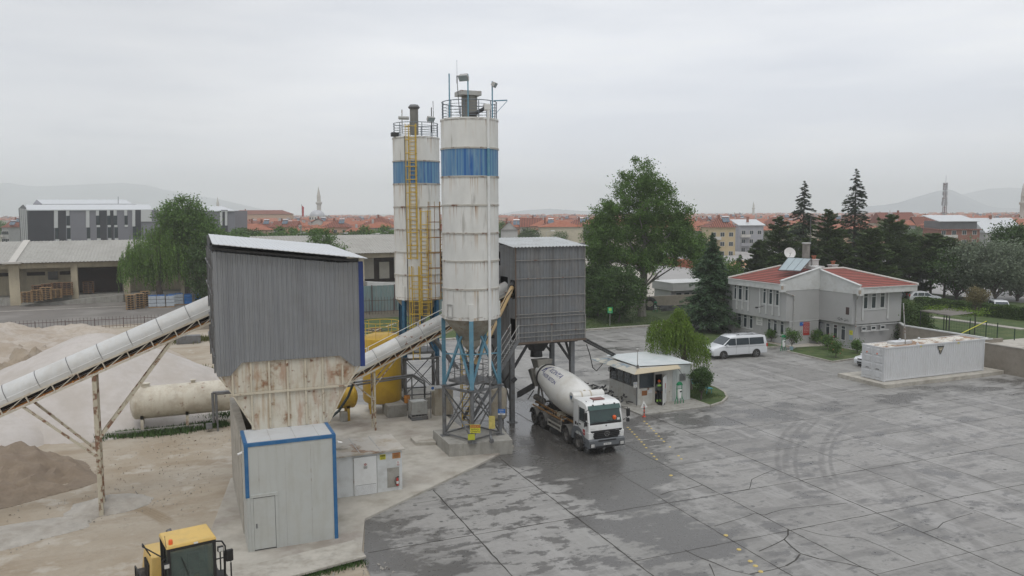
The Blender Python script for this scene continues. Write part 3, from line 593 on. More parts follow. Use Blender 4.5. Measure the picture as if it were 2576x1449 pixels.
pile('gravel_pile','long low grey gravel ridge left of the conveyor post',-9.2,41.6,5.2,1.8,.38,'gravel_grey','cone',.25,14,44,.2,cat='gravel pile')

def stones(nm,lab,cs,n,s0,s1,m):
 gv=MB()
 for i in range(n):
  cx,cy,rx,ry=cs[i % len(cs)];a=rnd.random()*2*PI;k=rnd.random() ** .6;x,y=cx+math.cos(a)*rx*k,cy+math.sin(a)*ry*k;s=rnd.uniform(s0,s1)*(2 if i % 15 == 0 else 1);p=[Vector((x+rnd.uniform(-s,s),y+rnd.uniform(-s,s),rnd.uniform(-.06,s))) for _ in range(6)]
  gv.add(p,[(0,1,2),(1,2,3),(2,3,4),(3,4,5),(0,2,4),(1,3,5),(0,1,5),(0,4,5)])
 tag(gv.build(nm,m),lab,'stones',kind='stuff')
stones('loose_stones','loose grey stones scattered over the sandy ground by the conveyor post',[(-3.5,44.5,3.5,2.5),(-8,41.6,5.5,2),(-1,54.5,4,2.5),(0,47,2,6),(-10,45.5,6,3)],500,.015,.05,'kerb')
stones('brown_stones','brown clods scattered round the foot of the dark gravel heap',[(-9,49,7,5),(-4,51,5,3),(1,56,3,3)],220,.02,.06,'sand_dark')
# ================================================================ batching plant: grey housing over the aggregate hopper
T=thing('hopper_housing','tall grey ribbed housing over the rusty cream hopper','hopper building',(4.4,41,z0))
vF=37.3;b5=C(800,1350,2.862);b4=C(800,900,2.862)
bot=[(1.25,7.58),(1.78,7.58),(2.28,8.14),(6.66,8.14),(7.32,7.58),(7.66,7.58)];tp=[(1.25,13.16),(6.66,12.52),(7.66,12.52)]
def interp(tab):
 return lambda t: np.interp(t+1.25,[a for a,b in tab],[b for a,b in tab])
wl=MB();corr(wl,(1.25,vF),(7.66,vF),interp(bot),interp(tp),.215,.045,.3);corr(wl,(1.25,46),(1.25,vF),7.58,13.1,.25,.03)
corr(wl,(7.66,vF),(7.66,46),7.58,12.5,.25,.03);corr(wl,(7.66,46),(1.25,46),7.58,lambda t: 12.9+t*.12,.25,.03);wl.build('cladding','clad_grey',T)
RF=[Vector((1.22,36.85,13.52)),Vector((7.98,36.85,12.72)),Vector((7.85,46.6,13.02)),PV(524,588.5,46.6)]
rf=MB();nr=30
for i in range(nr):
 a,b=i/nr,(i+1)/nr
 for (s0,s1,dz0,dz1) in ((0,.1,0,.014),(.1,.2,.014,.014),(.2,.3,.014,0),(.3,1,0,0)):
  f0,f1=a+(b-a)*s0,a+(b-a)*s1;p=RF[0].lerp(RF[1],f0);q=RF[0].lerp(RF[1],f1);r_=RF[3].lerp(RF[2],f1);s_=RF[3].lerp(RF[2],f0)
  up=lambda v,d: v+Vector((0,0,d));rf.quad(up(p,dz0),up(q,dz1),up(r_,dz1),up(s_,dz0));rf.quad(up(p,dz0-.03),up(q,dz1-.03),up(q,dz1),up(p,dz0))
rf.build('roof','roof_white',T)
tr=MB();f0=Vector((1.25,vF,13.4));f1=Vector((7.6,vF,12.62))
tr.beam(f0-Vector((0,-.06,.12)),f1-Vector((0,-.06,.06)),.08,.1)
for i in range(7): p=f0.lerp(f1,i/6 if i<6 else .98);tr.beam((p.x,vF+.1,12.3),(p.x,vF+.1,p.z-.1),.08,.08)
for i in range(3): p=f0.lerp(f1,.28+i*.24);tr.beam((p.x,vF+.12,p.z-.2),(p.x+.6,vF+.14,p.z-.7),.05,.05);tr.beam((p.x,vF+.12,p.z-.2),(p.x-.6,vF+.14,p.z-.7),.05,.05)
for y in (40,43): tr.beam((1.3,y,13.3),(7.6,y,12.6),.1,.14)
tr.build('roof_truss','steel_dark',T)
bt=MB();bt.box((7.62,vF-.07,7.56),(7.84,vF+.16,12.55));bt.build('corner_trim','blue_trim',T)
bx=MB()
for z in (8.4,9.8,11.2,12.4): bx.box((1.12,vF+.1,z),(1.2,45.9,z+.07))
for y in (37.6,40,43): bx.beam((1.15,y,7.7),(1.15,y,13.2),.07,.07)
bx.build('side_rails','steel_grey',T)
H_=thing('aggregate_hopper','rusty cream steel hopper under the grey housing','hopper',(4.4,41,z0))
hp=MB();A0=[(1.27,37.42,7.72),(7.6,37.42,7.72),(7.6,45.5,7.72),(1.27,45.5,7.72)];A1=[(1.88,37.46,6.68),(6.98,37.46,6.68),(6.98,45.3,6.68),(1.88,45.3,6.68)];A2=[(2.75,37.46,4.9),(6.1,37.46,4.9),(6.1,44.6,4.9),(2.75,44.6,4.9)];At=[(2.0,37.42,8.6),(7.0,37.42,8.6),(7.0,45.5,8.6),(2.0,45.5,8.6)]
AT=[(1.3,37.42,8.5),(7.6,37.42,8.5),(7.6,45.5,8.5),(1.3,45.5,8.5)]
for lo_,hi_ in ((A0,AT),(A1,A0),(A2,A1)):
 for i in range(4): hp.quad(lo_[i],lo_[(i+1) % 4],hi_[(i+1) % 4],hi_[i])
hp.quad(*AT);hp.build('bin','hopper',H_)
MB().box((1.4,37.5,8.6),(1.5,45.9,12.4)).box((1.5,40,8.6),(7.5,40.1,12.3)).build('interior_shade','black',T)  # added black sheets stand in for the shade inside the housing
for x in (1.86,2.66,3.45,4.26,5.07,5.86,6.78): MB().beam((x,37.38,6.7),(x,37.38,8.12 if 2<x<6.7 else 7.7),.085,.08).build('rib','cream_rib',H_)
for x in (2.66,3.45,4.26,5.07,5.86): MB().beam((x,37.42,5.0),(x,37.4,6.66),.085,.08).build('rib','cream_rib',H_)
rb=MB()
rb.beam((1.86,37.38,6.68),(7.0,37.38,6.68),.09,.09);rb.beam((1.22,37.4,7.66),(1.9,37.4,6.66),.07,.07);rb.beam((1.86,37.4,6.66),(2.76,37.42,4.98),.07,.07);rb.beam((7.66,37.4,7.66),(6.98,37.4,6.66),.07,.07);rb.beam((6.98,37.4,6.66),(6.1,37.42,4.98),.07,.07)
for y in (39.2,41,43): rb.beam((1.22,y,7.66),(2.72,y,4.98),.07,.07)
rb.build('edge_rib','cream_rib',H_)
# cabin room under the hopper
K=thing('sandwich_panel_cabin','tall white panel cabin with blue edging and a narrow door','cabin',(4,36.5,z0))
zt=4.92;x0,x1,y0_,y1_=2.14,6.0,35.3,37.95
cb=MB();cb.box((x0,y0_,z0),(x1,y1_-.3,zt));cb.build('wall','panel_white',K)
cb=MB()
for x in (2.68,3.8,4.9): cb.box((x,y0_-.004,2.75 if x<3 else z0),(x+.015,y0_+.01,zt-.3))
MB().box((x0+.1,y0_+.08,zt),(x1-.1,y1_-.32,zt+.03)).build('lit_top_panel','roof_white',K)  # cabin top in a lighter white, painting in the stronger light on top faces
for x in (3.25,4.3,5.3): cb.box((x,y0_,zt+.031),(x+.015,y1_-.6,zt+.036))
cb.build('panel_joint','steel_light',K)
sw=MB();sw.box((2.1,y1_-.48,z0),(2.45,45.6,4.7));sw.box((5.7,y1_-.48,z0),(6,45.6,4.7));sw.box((2.1,45.6,z0),(6,45.9,4.7));sw.build('side_wall','concrete_pale',K)
bf=MB();w=.13;bf.box((x0-.03,y0_-.03,2.55),(x0+w,y0_+.1,zt+.03));bf.box((x1-w,y0_-.03,z0),(x1+.03,y0_+.1,zt+.03));bf.box((x0+w,y0_-.03,zt-.12),(x1-w,y0_+.1,zt+.03))
bf.box((x0-.03,y0_+.1,zt),(x0+.12,y1_-.4,zt+.05));bf.box((x1-.12,y0_+.1,zt),(x1+.03,y1_-.4,zt+.05));bf.box((x0-.03,y0_+.1,zt-.13),(x0-.002,y1_-.4,zt));bf.box((x1+.002,y0_+.1,zt-.13),(x1+.03,y1_-.4,zt));bf.build('blue_edging','blue_frame',K)
dr=MB();dr.box((2.42,y0_-.02,z0+.06),(3.32,y0_+.02,2.5));D_=dr.build('door','panel_white',K,bevel=.008)
df=MB();df.box((2.3,y0_-.03,z0),(2.41,y0_+.03,2.62));df.box((3.33,y0_-.03,z0),(3.45,y0_+.03,2.52));df.box((2.3,y0_-.05,2.53),(3.45,y0_+.03,2.66));df.box((2.2,y0_-.035,z0),(2.29,y0_+.03,2.55));df.build('door_frame','panel_white',K)
dl=MB();dl.box((2.41,y0_-.022,z0+.03),(3.33,y0_-.001,z0+.058));dl.box((3.315,y0_-.024,z0),(3.335,y0_+.0,2.5));dl.box((2.41,y0_-.024,2.5),(3.33,y0_-.001,2.53));dl.build('door_gap','black',K)
hd=MB();hd.box((2.5,y0_-.03,1.15),(2.56,y0_-.02,1.35));hd.tube((2.53,y0_-.07,1.28),(2.53,y0_-.02,1.28),.025);hd.build('door_handle','steel_grey',D_)
for x,s in ((x0,-1),(x1,1)):
 c=MB();c.beam((x+s*.03,y0_+.05,zt-.3),(x+s*.16,y0_+.02,zt-.3),.03);c.tube((x+s*.12,y0_,zt-.34),(x+s*.3,y0_-.05,zt-.38),.045,10,.05)
 tag(c.build('security_camera','sign_white'),'white security camera on the %s edge of the panel cabin' % ('left' if s<0 else 'right'),'camera')
# generator room
Gn=thing('switch_room','low white room with a peeling flat roof and louvred door','switch room',(9,42,z0))
gb=MB();gb.box((6.9,40.42,z0),(10.36,43.25,2.28));gb.build('wall','white_wall',Gn)
gr=MB();gr.box((6.8,40.3,2.28),(10.5,43.35,2.38));gr.build('roof',mat('peeling_roof',(.50,.47,.42),.7,var=.1,vs=.8,dirt=((.36,.29,.2),.7,1.2),rust=[((.28,.14,.06),.60,.8),((.06,.07,.05),.64,.55)]),Gn,bevel=.01)
gs=MB();gs.box((8.1,40.29,2.383),(8.14,43.34,2.39));gs.box((9.2,40.29,2.383),(9.24,43.34,2.39));gs.build('roof_seam','steel_light',Gn)
gc=C(800,1800,2.862)
pv=lambda x,y,v=40.4: PV(*gc(x,y),v)
a,b_=pv(1770,545),pv(2025,60)
gd=MB();gd.box((a.x,40.385,a.z+.02),(b_.x-.03,40.43,2.15));Dg=gd.build('door','white_paint',Gn,bevel=.005)
lv=MB();zl,zh=a.z+.1,a.z+.62;lv.box((a.x+.06,40.37,zl),(b_.x-.08,40.384,zh))
lv.build('louvre_back','black',Dg);lv=MB()
for i in range(9): z=zl+(i+.5)*(zh-zl)/9;lv.hexa([(a.x+.06,40.35,z-.025),(b_.x-.08,40.35,z-.025),(b_.x-.08,40.37,z+.01),(a.x+.06,40.37,z+.01)],[(a.x+.06,40.355,z-.015),(b_.x-.08,40.355,z-.015),(b_.x-.08,40.375,z+.025),(a.x+.06,40.375,z+.025)])
lv.build('louvre','white_paint',Dg)
gf=MB();gf.box((a.x-.03,40.375,z0),(a.x-.003,40.42,2.18));gf.box((b_.x-.027,40.375,z0),(b_.x,40.42,2.18));gf.box((a.x-.03,40.375,2.155),(b_.x,40.42,2.18));gf.build('door_frame','steel_light',Gn)
gp=MB();gp.box((9.55,40.405,.32),(10.2,40.417,1.38));gp.build('grey_patch','concrete',Gn)
def sign(name,label,c,w,h,lines,ground,ax=(1,0,0),up=(0,0,1),frame=None,group=None,thick=.012,blocks=(),parent=None):
 """flat board centred at c; lines = [(text, size, dy, material)], blocks = [(dx, dy, w, h, material)]"""
 c=Vector(c);ax=Vector(ax).normalized();up=Vector(up).normalized();n=ax.cross(up)
 if parent is None: t=thing(name,label,'sign',c,0,group)
 else: t=parent
 def bd(cx,cy,ww,hh,dep,nm,m):
  p=c+ax*cx+up*cy;q=[p-ax*ww/2-up*hh/2,p+ax*ww/2-up*hh/2,p+ax*ww/2+up*hh/2,p-ax*ww/2+up*hh/2]
  MB().prism([v+n*(dep-.003) for v in q] if dep>0 else [v-n*thick for v in q],n*(.003 if dep>0 else thick)).build(nm,m,t)
 bd(0,0,w,h,0,'board',ground)
 for i,(dx,dy,ww,hh,m) in enumerate(blocks): bd(dx,dy,ww,hh,.004+i*.0015,'panel',m)
 for s,sz,dy,m,*dx in lines: text(s,sz,c+up*dy+ax*(dx[0] if dx else 0)+n*(.006+.0015*len(blocks)),ax,up,m,t)
 return t
def ps(x,y,v=40.4): return PV(*gc(x,y),v)
p=ps(2092,70);sign('warning_sign','yellow warning sign left of the orange one on the switch room',(p.x,40.4,2.02),.31,.27,[('DİKKAT',.075,.07,'sign_yellow'),('YÜKSEK',.065,-.015,'ink'),('BASINÇ',.065,-.085,'ink')],'sign_yellow',blocks=[(0,.07,.27,.085,'ink')])
p=ps(2248,55);sign('warning_sign','faded orange notice at the right corner of the switch room',(p.x,40.4,2.02),.44,.31,[('UYARI',.08,.09,'sign_red'),('BASINÇLI KAP',.042,.02,'ink'),('ÇALIŞMA ALANI',.042,-.035,'ink'),('GİRİLMEZ',.042,-.09,'ink')],mat('old_orange',(.42,.2,.07),.6,var=.25,vs=6))
p=ps(1892,180);sign('door_notice','white prohibition notice on the louvred door',(p.x,40.38,p.z),.23,.31,[('GÖREVLİ',.045,-.04,'ink'),('OLMAYAN',.045,-.085,'ink'),('GİREMEZ',.045,-.13,'ink')],'sign_white')
MB().lathe([(.04,0),(.062,0),(.062,.006),(.04,.006),(.04,0)],(p.x,40.37,p.z+.075),20,ax=(0,-1,0)).box((p.x-.05,40.362,p.z+.07),(p.x+.05,40.37,p.z+.08)).build('prohibition_ring','sign_red',bpy.data.objects['door_notice'])
p=ps(2267,150);sign('extinguisher_sign','small white sign above the fire extinguisher',(p.x,40.4,p.z),.2,.28,[('YANGIN',.035,-.05,'sign_red'),('SÖNDÜRME',.03,-.085,'sign_red'),('CİHAZI',.03,-.115,'sign_red')],'sign_white',blocks=[(0,.05,.035,.1,'sign_red')])
p=ps(2255,350);ex=thing('fire_extinguisher','red fire extinguisher hung on the white switch room','fire extinguisher',(p.x,40.3,p.z-.2))
MB().lathe([(.001,0),(.062,0),(.068,.03),(.068,.34),(.05,.4),(.022,.43),(.02,.46),(.001,.46)],(p.x,40.32,p.z-.24),16).build('cylinder','red',ex,smooth=True)
MB().lathe([(.0695,.12),(.0695,.26)],(p.x,40.32,p.z-.24),16,ph0=PI,ph1=2*PI).build('label_band','sign_white',ex)
MB().box((p.x-.015,40.26,p.z+.22),(p.x+.09,40.34,p.z+.25)).path([(p.x,40.32,p.z+.22),(p.x-.1,40.3,p.z+.2),(p.x-.14,40.3,p.z+.05),(p.x-.12,40.3,p.z-.12),(p.x-.06,40.27,p.z-.2)],.012).build('hose','black',ex)
# ================================================================ conveyors
def conveyor(T,p,q,half_w=.55,hood_h=.62,seg=1.6,posts=1.3,truss_h=.45,mats=('white_paint','white_paint'),split=None,hoodm=None):
 """p low, q high: belt axis; side faces -y"""
 p,q=Vector(p),Vector(q);d=(q-p);Ln=d.length;d.normalize();side=Vector((0,-1,0));up=side.cross(d);up=up if up.z>0 else -up
 nseg=max(1,round(Ln/seg));prof=[(half_w+.04,-.26),(half_w+.04,.02)]+[(half_w*math.cos(a),.04+hood_h*math.sin(a)) for a in np.linspace(0,PI,13)]+[(-half_w-.04,.02),(-half_w-.04,-.26)]
 inner=[(x*.96,y-.02 if y>.03 else y) for x,y in prof][::-1]
 for i in range(nseg):
  a,b=p+d*(Ln*i/nseg+.01),p+d*(Ln*(i+1)/nseg-.01)
  mn_=hoodm(i/nseg) if hoodm else 'hood_white';mb=MB();mb.sweep(prof+inner,a,b,side,up);mb.build('hood',mn_,T,smooth=True)
  MB().sweep([(x*1.012,y+.012) for x,y in prof[1:-1]]+[(x,y) for x,y in prof[1:-1]][::-1],b-d*.012,b+d*.012,side,up).build('hood_seam','steel_grey',T)
 fr=MB();zc=-.22;zb=zc-truss_h
 for s in (1,-1):
  o1,o2=side*s*half_w+up*zc,side*s*half_w+up*zb;fr.beam(p+o1,q+o1,.09,.1,up=up);fr.beam(p+o2,q+o2,.09,.09,up=up);n=round(Ln/posts)
  for i in range(n+1):
   c=p+d*(Ln*i/n);fr.beam(c+o1,c+o2,.13,.05,up=d)
   if i<n: c2=p+d*(Ln*(i+1)/n);(fr.beam(c+o2,c2+o1,.04,.04,up=side))
 fr.build('truss','cream_paint',T)
 MB().sweep([(-half_w*.8,-.36),(0,-.48),(half_w*.8,-.36),(half_w*.8,-.34),(0,-.46),(-half_w*.8,-.34)],p,q,side,up).build('belt','black',T)
 rl=MB();n=int(Ln/1.3)
 for i in range(n):
  c=p+d*((i+.5)*Ln/n)+up*(zb+.1);rl.beam(c+side*half_w*.93,c-side*half_w*.93,.09,.09);
 rl.sweep([(-half_w*.75,zb+.05),(half_w*.75,zb+.05),(half_w*.75,zb+.12),(-half_w*.75,zb+.12)],p,q,side,up)
 rl.build('return_roller_frame','orange',T)
 rn=MB();r0_=p+up*(hood_h*.75)-side*(half_w*.9);r1_=q+up*(hood_h*.75)-side*(half_w*.9);rn.tube(r0_,r1_,.015,5)
 for i in range(8): c=r0_.lerp(r1_,(i+.5)/8);rn.tube(c,c-up*.5,.012,5)
 rn.build('cable_rail','steel_light',T)
 return d,up,side
c2=C(0,1200,2.576);yc=43.5
# belt line measured along the hood's lower edge in the near side plane v = yc - .55
pl=PV(*c2(0,1075),yc-.55);pr=PV(*c2(2210,100),yc-.55);sl_=(pr.z-pl.z)/(pr.x-pl.x)
LC=thing('belt_conveyor','long inclined conveyor under white hoods rising to the grey housing from the left','conveyor',(-4,yc,0))
ql=Vector((1.6,yc,pr.z+(1.6-pr.x)*sl_+.12));p_=Vector((-16,yc,ql.z-17.6*sl_));conveyor(LC,p_,ql,.55,.58,1.52,1.22,.42)
zA=lambda x: ql.z+(x-ql.x)*sl_-.78
pst=MB();px_=-4.2
for y in (yc-.45,yc+.45): pst.ibeam((px_,y,-.05),(px_,y,zA(px_)+.1),.2,.22)
pst.beam((px_,yc-.45,3.2),(px_,yc+.45,3.2),.08);pst.build('post','rusty_post',LC)
sp_=MB()
for y in (yc-.5,yc+.45):
 sp_.beam((px_+.12,y,3.9),(PV(*c2(1790,410),yc).x,y,zA(-.5)+.05),.13,.13);sp_.beam((px_-.08,y,3.0),(PV(*c2(250 if y<yc else 330,1110),yc).x,y,zA(-7.3)+.12),.11,.11)
sp_.build('strut','rusty_post',LC)
m5=C(1300,1250,2.841);yr=52.9
pa=PV(*m5(480,600),yr-.55);pb=PV(*m5(1300,175),yr-.55);sr=(pb.z-pa.z)/(pb.x-pa.x)
RC=thing('belt_conveyor','inclined conveyor rising behind the front silo to the mixing tower','conveyor',(14,yr,0))
qr=Vector((21.6,yr,pa.z+(21.6-pa.x)*sr+.10));p_=Vector((8.6,yr,qr.z-13*sr));conveyor(RC,p_,qr,.55,.55,1.75,1.2,.4,hoodm=lambda k: 'hood_white' if k<.36 else 'steel_light')
zB=lambda x: qr.z+(x-qr.x)*sr-.72
po=MB()
for y in (yr-.45,yr+.45): po.beam((11.65,y,z0),(11.65,y,zB(11.65)),.12);po.beam((11.65,y,3.2),(13.3,y,zB(13.3)+.1),.07);po.beam((11.65,y,2.2),(10.,y,zB(10.)+.1),.07)
for z in (.6,1.8,3.0): po.beam((11.65,yr-.45,z),(11.65,yr+.45,z+.8),.06)
po.build('post','rusty_post',RC)
po=MB();po.beam((15.9,yr-.45,zB(15.9)+.1),(17.6,yr-.45,3.9),.18,.16);po.beam((15.9,yr+.45,zB(15.9)+.1),(17.6,yr+.45,3.9),.18,.16);po.build('strut','steel_grey',RC)
hr=MB();o=Vector((0,-.62,.62));pts=[Vector((x,yr+.3,zB(x)+1.78)) for x in (9.2,11.2,13.2,15.2,17.2)]
for x0_,x1_ in ((9.3,11.4),(11.5,15.0),(15.1,18.4)):
 a,b=Vector((x0_,yr+.62,zB(x0_)+1.5)),Vector((x1_,yr+.62,zB(x1_)+1.5));hr.path([a-Vector((0,0,.9)),a,b,b-Vector((0,0,.9))],.022)
hr.build('handrail','white_paint',RC)
# ================================================================ silos
def silo_mat(name,base,k=1.):
 m=bpy.data.materials.new(name);m.use_nodes=True;t=m.node_tree;t.nodes.clear();l=t.links.new
 out=N(t,'ShaderNodeOutputMaterial');b=N(t,'ShaderNodeBsdfPrincipled');l(b.outputs[0],out.inputs[0]);b.inputs['Roughness'].default_value=.5;b.inputs['Specular IOR Level'].default_value=.3
 P=N(t,'ShaderNodeTexCoord').outputs['Object'];sp=N(t,'ShaderNodeSeparateXYZ');l(P,sp.inputs[0])
 def noise(sc,det,s3,loc=(0,0,0)):
  mpn=N(t,'ShaderNodeMapping');mpn.inputs['Scale'].default_value=s3;mpn.inputs['Location'].default_value=loc;l(P,mpn.inputs[0])
  n=N(t,'ShaderNodeTexNoise',Scale=sc,Detail=det,Roughness=.6);l(mpn.outputs[0],n.inputs['Vector']);return n.outputs['Fac']
 def rng(v,a,b_,c=0.,d=1.):
  n=N(t,'ShaderNodeMapRange');l(v,n.inputs['Value'])
  for k_,x in (('From Min',a),('From Max',b_),('To Min',c),('To Max',d)): n.inputs[k_].default_value=x
  return n.outputs[0]
 def op(o,a,b_):
  n=N(t,'ShaderNodeMath',operation=o)
  for i,q in ((0,a),(1,b_)):
   if hasattr(q,'node'): l(q,n.inputs[i])
   else: n.inputs[i].default_value=q
  return n.outputs[0]
 def mix(f,a,c2):
  n=N(t,'ShaderNodeMixRGB');l(f,n.inputs[0])
  for i,q in ((1,a),(2,c2)):
   if hasattr(q,'node'): l(q,n.inputs[i])
   else: n.inputs[i].default_value=(*q,1)
  return n.outputs[0]
 z=sp.outputs['Z'];fr=op('FRACT',op('DIVIDE',op('SUBTRACT',z,20.52),-1.745),0) if False else None
 d=op('DIVIDE',op('SUBTRACT',19.41,z),1.685);fr=op('SUBTRACT',d,0.);n_=N(t,'ShaderNodeMath',operation='FRACT');l(fr,n_.inputs[0]);fr=n_.outputs[0]   # 0 just under a ring .. 1 above the next
 if base == 'white':
  c=mix(rng(noise(.8,4,(1,1,.5)),.35,.65),(.60,.60,.57),(.70,.70,.67))
  fade=rng(fr,0.,.75,1.,0.);st=rng(noise(1.,6,(5,5,.18)),.54,.66);c=mix(op('MULTIPLY',op('MULTIPLY',st,fade),.62*k),c,(.40,.26,.13))
  st2=rng(noise(1.,6,(9,9,.22),(3,1,7)),.585,.68);c=mix(op('MULTIPLY',op('MULTIPLY',st2,rng(fr,0,.5,1,0)),.9*k),c,(.24,.09,.03))
  c=mix(op('MULTIPLY',op('MULTIPLY',rng(noise(3.,8,(1,1,1.8)),.5,.6),rng(fr,.06,.0,0,1)),.7),c,(.13,.085,.05))
  c=mix(op('MULTIPLY',op('MULTIPLY',rng(noise(3.,8,(1,1,1.8),(5,5,5)),.5,.56),rng(fr,.95,.99,0,1)),.55),c,(.12,.075,.045))
  c=mix(op('MULTIPLY',rng(noise(1.,7,(3,3,.25),(8,2,1)),.60,.68),.5),c,(.22,.2,.17))
 else:
  c=mix(rng(noise(1.,5,(4.5,4.5,.05)),.38,.62),(.025,.11,.33),(.15,.30,.41));c=mix(op('MULTIPLY',rng(noise(1.,6,(2.2,2.2,.25),(2,2,2)),.5,.68),.7),c,(.24,.37,.43))
  c=mix(op('MULTIPLY',rng(noise(1.,6,(9,9,.12),(5,1,1)),.57,.66),.6),c,(.2,.2,.2))
 l(c,b.inputs['Base Color']);M[name]=m
silo_mat('silo_white','white');silo_mat('silo_blue','blue');silo_mat('silo_white_old','white',1.35)
RING=[18.63,16.95,15.26,13.59,11.92,10.23,8.46]
def ladder(T,c,out,z0_,z1_,m='yellow_paint',w=.5,cage=True,name='ladder',rung=.3):
 """rungs face the direction 'out' (2-D unit)"""
 out=Vector(out).normalized();sd=Vector((-out.y,out.x));c=Vector(c);mb=MB()
 P3=lambda a,b,z: (c.x+sd.x*a+out.x*b,c.y+sd.y*a+out.y*b,z)
 for s in (-1,1): mb.beam(P3(s*w/2,0,z0_),P3(s*w/2,0,z1_+.9),.07,.05)
 z=z0_+.15
 while z<z1_: mb.tube(P3(-w/2,0,z),P3(w/2,0,z),.02,5);z+=rung
 mb.build(name,m,T)
 if cage:
  cg=MB();r=.42;z=z0_+1.6 if z0_<4 else z0_+.1;zb=z
  while z<z1_+.95: cg.path([P3(-w/2,0,z)]+[P3(-math.sin(a)*r,.12+r*.9-math.cos(a)*r,z) for a in np.linspace(.75,2*PI-.75,9)]+[P3(w/2,0,z)],.022,5);z+=.95
  for a in (1.1,2.0,PI,2*PI-2.0,2*PI-1.1): cg.tube(P3(-math.sin(a)*r,.12+r*.9-math.cos(a)*r,zb),P3(-math.sin(a)*r,.12+r*.9-math.cos(a)*r,z1_+.9),.016,5)
  cg.build('ladder_cage',m,T)
def silo(label,c,ang,zb,zpl,legm,wm,name='cement_silo'):
 cx,cy=c;Rr=1.74;zt_,zc=20.38,8.36;T=thing(name,label,'silo',(cx,cy,.9))
 for i,(a,b) in enumerate(zip([zt_]+RING,RING[:6]+[zc])):
  MB().lathe([(Rr,b),(Rr,a)],(cx,cy,0),56).build('shell_band','silo_blue' if i == 1 else wm,T,smooth=True)
 MB().lathe([(Rr,zt_),(.02,zt_+.22)],(cx,cy,0),40).lathe([(Rr+.03,zt_-.09),(Rr+.03,zt_+.02),(Rr,zt_+.02)],(cx,cy,0),56).build('top_plate','silo_white',T,smooth=True)
 rg=MB()
 for z in RING[:6]: rg.lathe([(Rr,z+.05),(Rr+.045,z+.045),(Rr+.045,z+.01),(Rr+.012,z),(Rr+.045,z-.012),(Rr+.045,z-.05),(Rr,z-.055)],(cx,cy,0),56)
 rg.build('flange_ring',mat('flange',(.50,.48,.43),.6,var=.12,vs=2,rust=[(RUSTC,.6,2.2)]),T,smooth=True)
 MB().lathe([(Rr,zc),(.55,6.95),(.55,6.6),(.5,6.6),(.3,6.35)],(cx,cy,0),40).build('cone',mat('cone',(.36,.335,.28),.7,var=.12,vs=1,dirt=((.2,.16,.11),.6,1.2),streak=((.22,.19,.14),.5,4,.4),rust=[(RUSTC,.66,3)]),T,smooth=True)
 dirs=[Vector((math.cos(ang+k*PI/2),math.sin(ang+k*PI/2))) for k in range(4)];P=lambda k,r,z: (cx+dirs[k % 4].x*r,cy+dirs[k % 4].y*r,z)
 for k in range(4): MB().beam(P(k,Rr+.03,zc-.02),P(k,Rr+.03,zc+1.0),.28,.07,up=(*dirs[k],0)).build('leg_plate','silo_white',T)
 for k in range(4): MB().ibeam(P(k,Rr-.02,zpl+.04),P(k,Rr-.02,zc-.02),.26,.24,up=(*dirs[k],0),t=.03).build('leg',legm,T)
 br=MB()
 for k in range(4):
  br.beam(P(k,Rr-.1,zpl+.2),(cx+dirs[k].x*.6+dirs[(k+1) % 4].x*.9,cy+dirs[k].y*.6+dirs[(k+1) % 4].y*.9,7.3),.12,.1);br.beam(P(k,Rr-.1,6.1 if k % 2 else 6.3),P(k+1,Rr-.1,6.1 if (k+1) % 2 else 6.3),.09,.07) if k in (0,3) else None
  br.beam(P(k+1,Rr-.1,zpl+.2),(cx+dirs[k].x*.9+dirs[(k+1) % 4].x*.6,cy+dirs[k].y*.9+dirs[(k+1) % 4].y*.6,7.3),.12,.1)
 br.build('leg_brace',legm,T)
 # support tower
 tw=MB()
 for k in range(4): tw.tube(P(k,Rr,zb),P(k,Rr,zpl),.13,12)
 for k in range(4): tw.beam(P(k,Rr,zb+.02),P(k,Rr,zb+.05),.45,.45) if False else tw.box((P(k,Rr,0)[0]-.24,P(k,Rr,0)[1]-.24,zb),(P(k,Rr,0)[0]+.24,P(k,Rr,0)[1]+.24,zb+.035));tw.box((P(k,Rr,0)[0]-.22,P(k,Rr,0)[1]-.22,zpl-.02),(P(k,Rr,0)[0]+.22,P(k,Rr,0)[1]+.22,zpl+.02))
 for k in range(4):
  tw.beam(P(k,Rr,zpl-.12),P(k+1,Rr,zpl-.12),.12,.14);tw.beam(P(k,Rr,zb+.15),P(k+1,Rr,zb+.15),.08,.1);tw.beam(P(k,Rr-.05,zb+.2),P(k+1,Rr-.05,zpl-.25),.1,.06);tw.beam(P(k+1,Rr+.02,zb+.2),P(k,Rr+.02,zpl-.25),.1,.06)
 tw.build('support_frame','steel_grey',T)
 pf=MB();q=[P(k,1.45,zpl+.22) for k in range(4)];pf.prism(q,(0,0,.16));pf.build('platform','steel_grey',T)
 pr_=MB()
 for k in range(4):
  a,b=Vector(P(k,1.42,zpl+.38)),Vector(P(k+1,1.42,zpl+.38))
  for h in (.4,.75,1.1): pr_.tube(a+Vector((0,0,h)),b+Vector((0,0,h)),.02,5)
  for i in range(4): w_=a.lerp(b,i/4);pr_.tube(w_,w_+Vector((0,0,1.1)),.022,5)
 pr_.build('platform_rail','steel_grey',T)
 vl=MB();vl.tube((cx,cy,6.4),(cx,cy,5.9),.2,12);vl.box((cx-.25,cy-.25,6.0),(cx+.25,cy+.25,6.15));vl.tube((cx-.35,cy-.1,5.4),(cx+.1,cy,5.2),.22,12);vl.build('outlet_valve','steel_dark',T)
 # roof rail
 gr_=MB();n=12
 for z,r_ in ((20.53,.014),(20.7,.014),(20.87,.014),(21.04,.014),(21.21,.014),(21.42,.028)):
  gr_.path([(cx+1.66*math.cos(a),cy+1.66*math.sin(a),z) for a in np.linspace(0,2*PI,41)],r_,5)
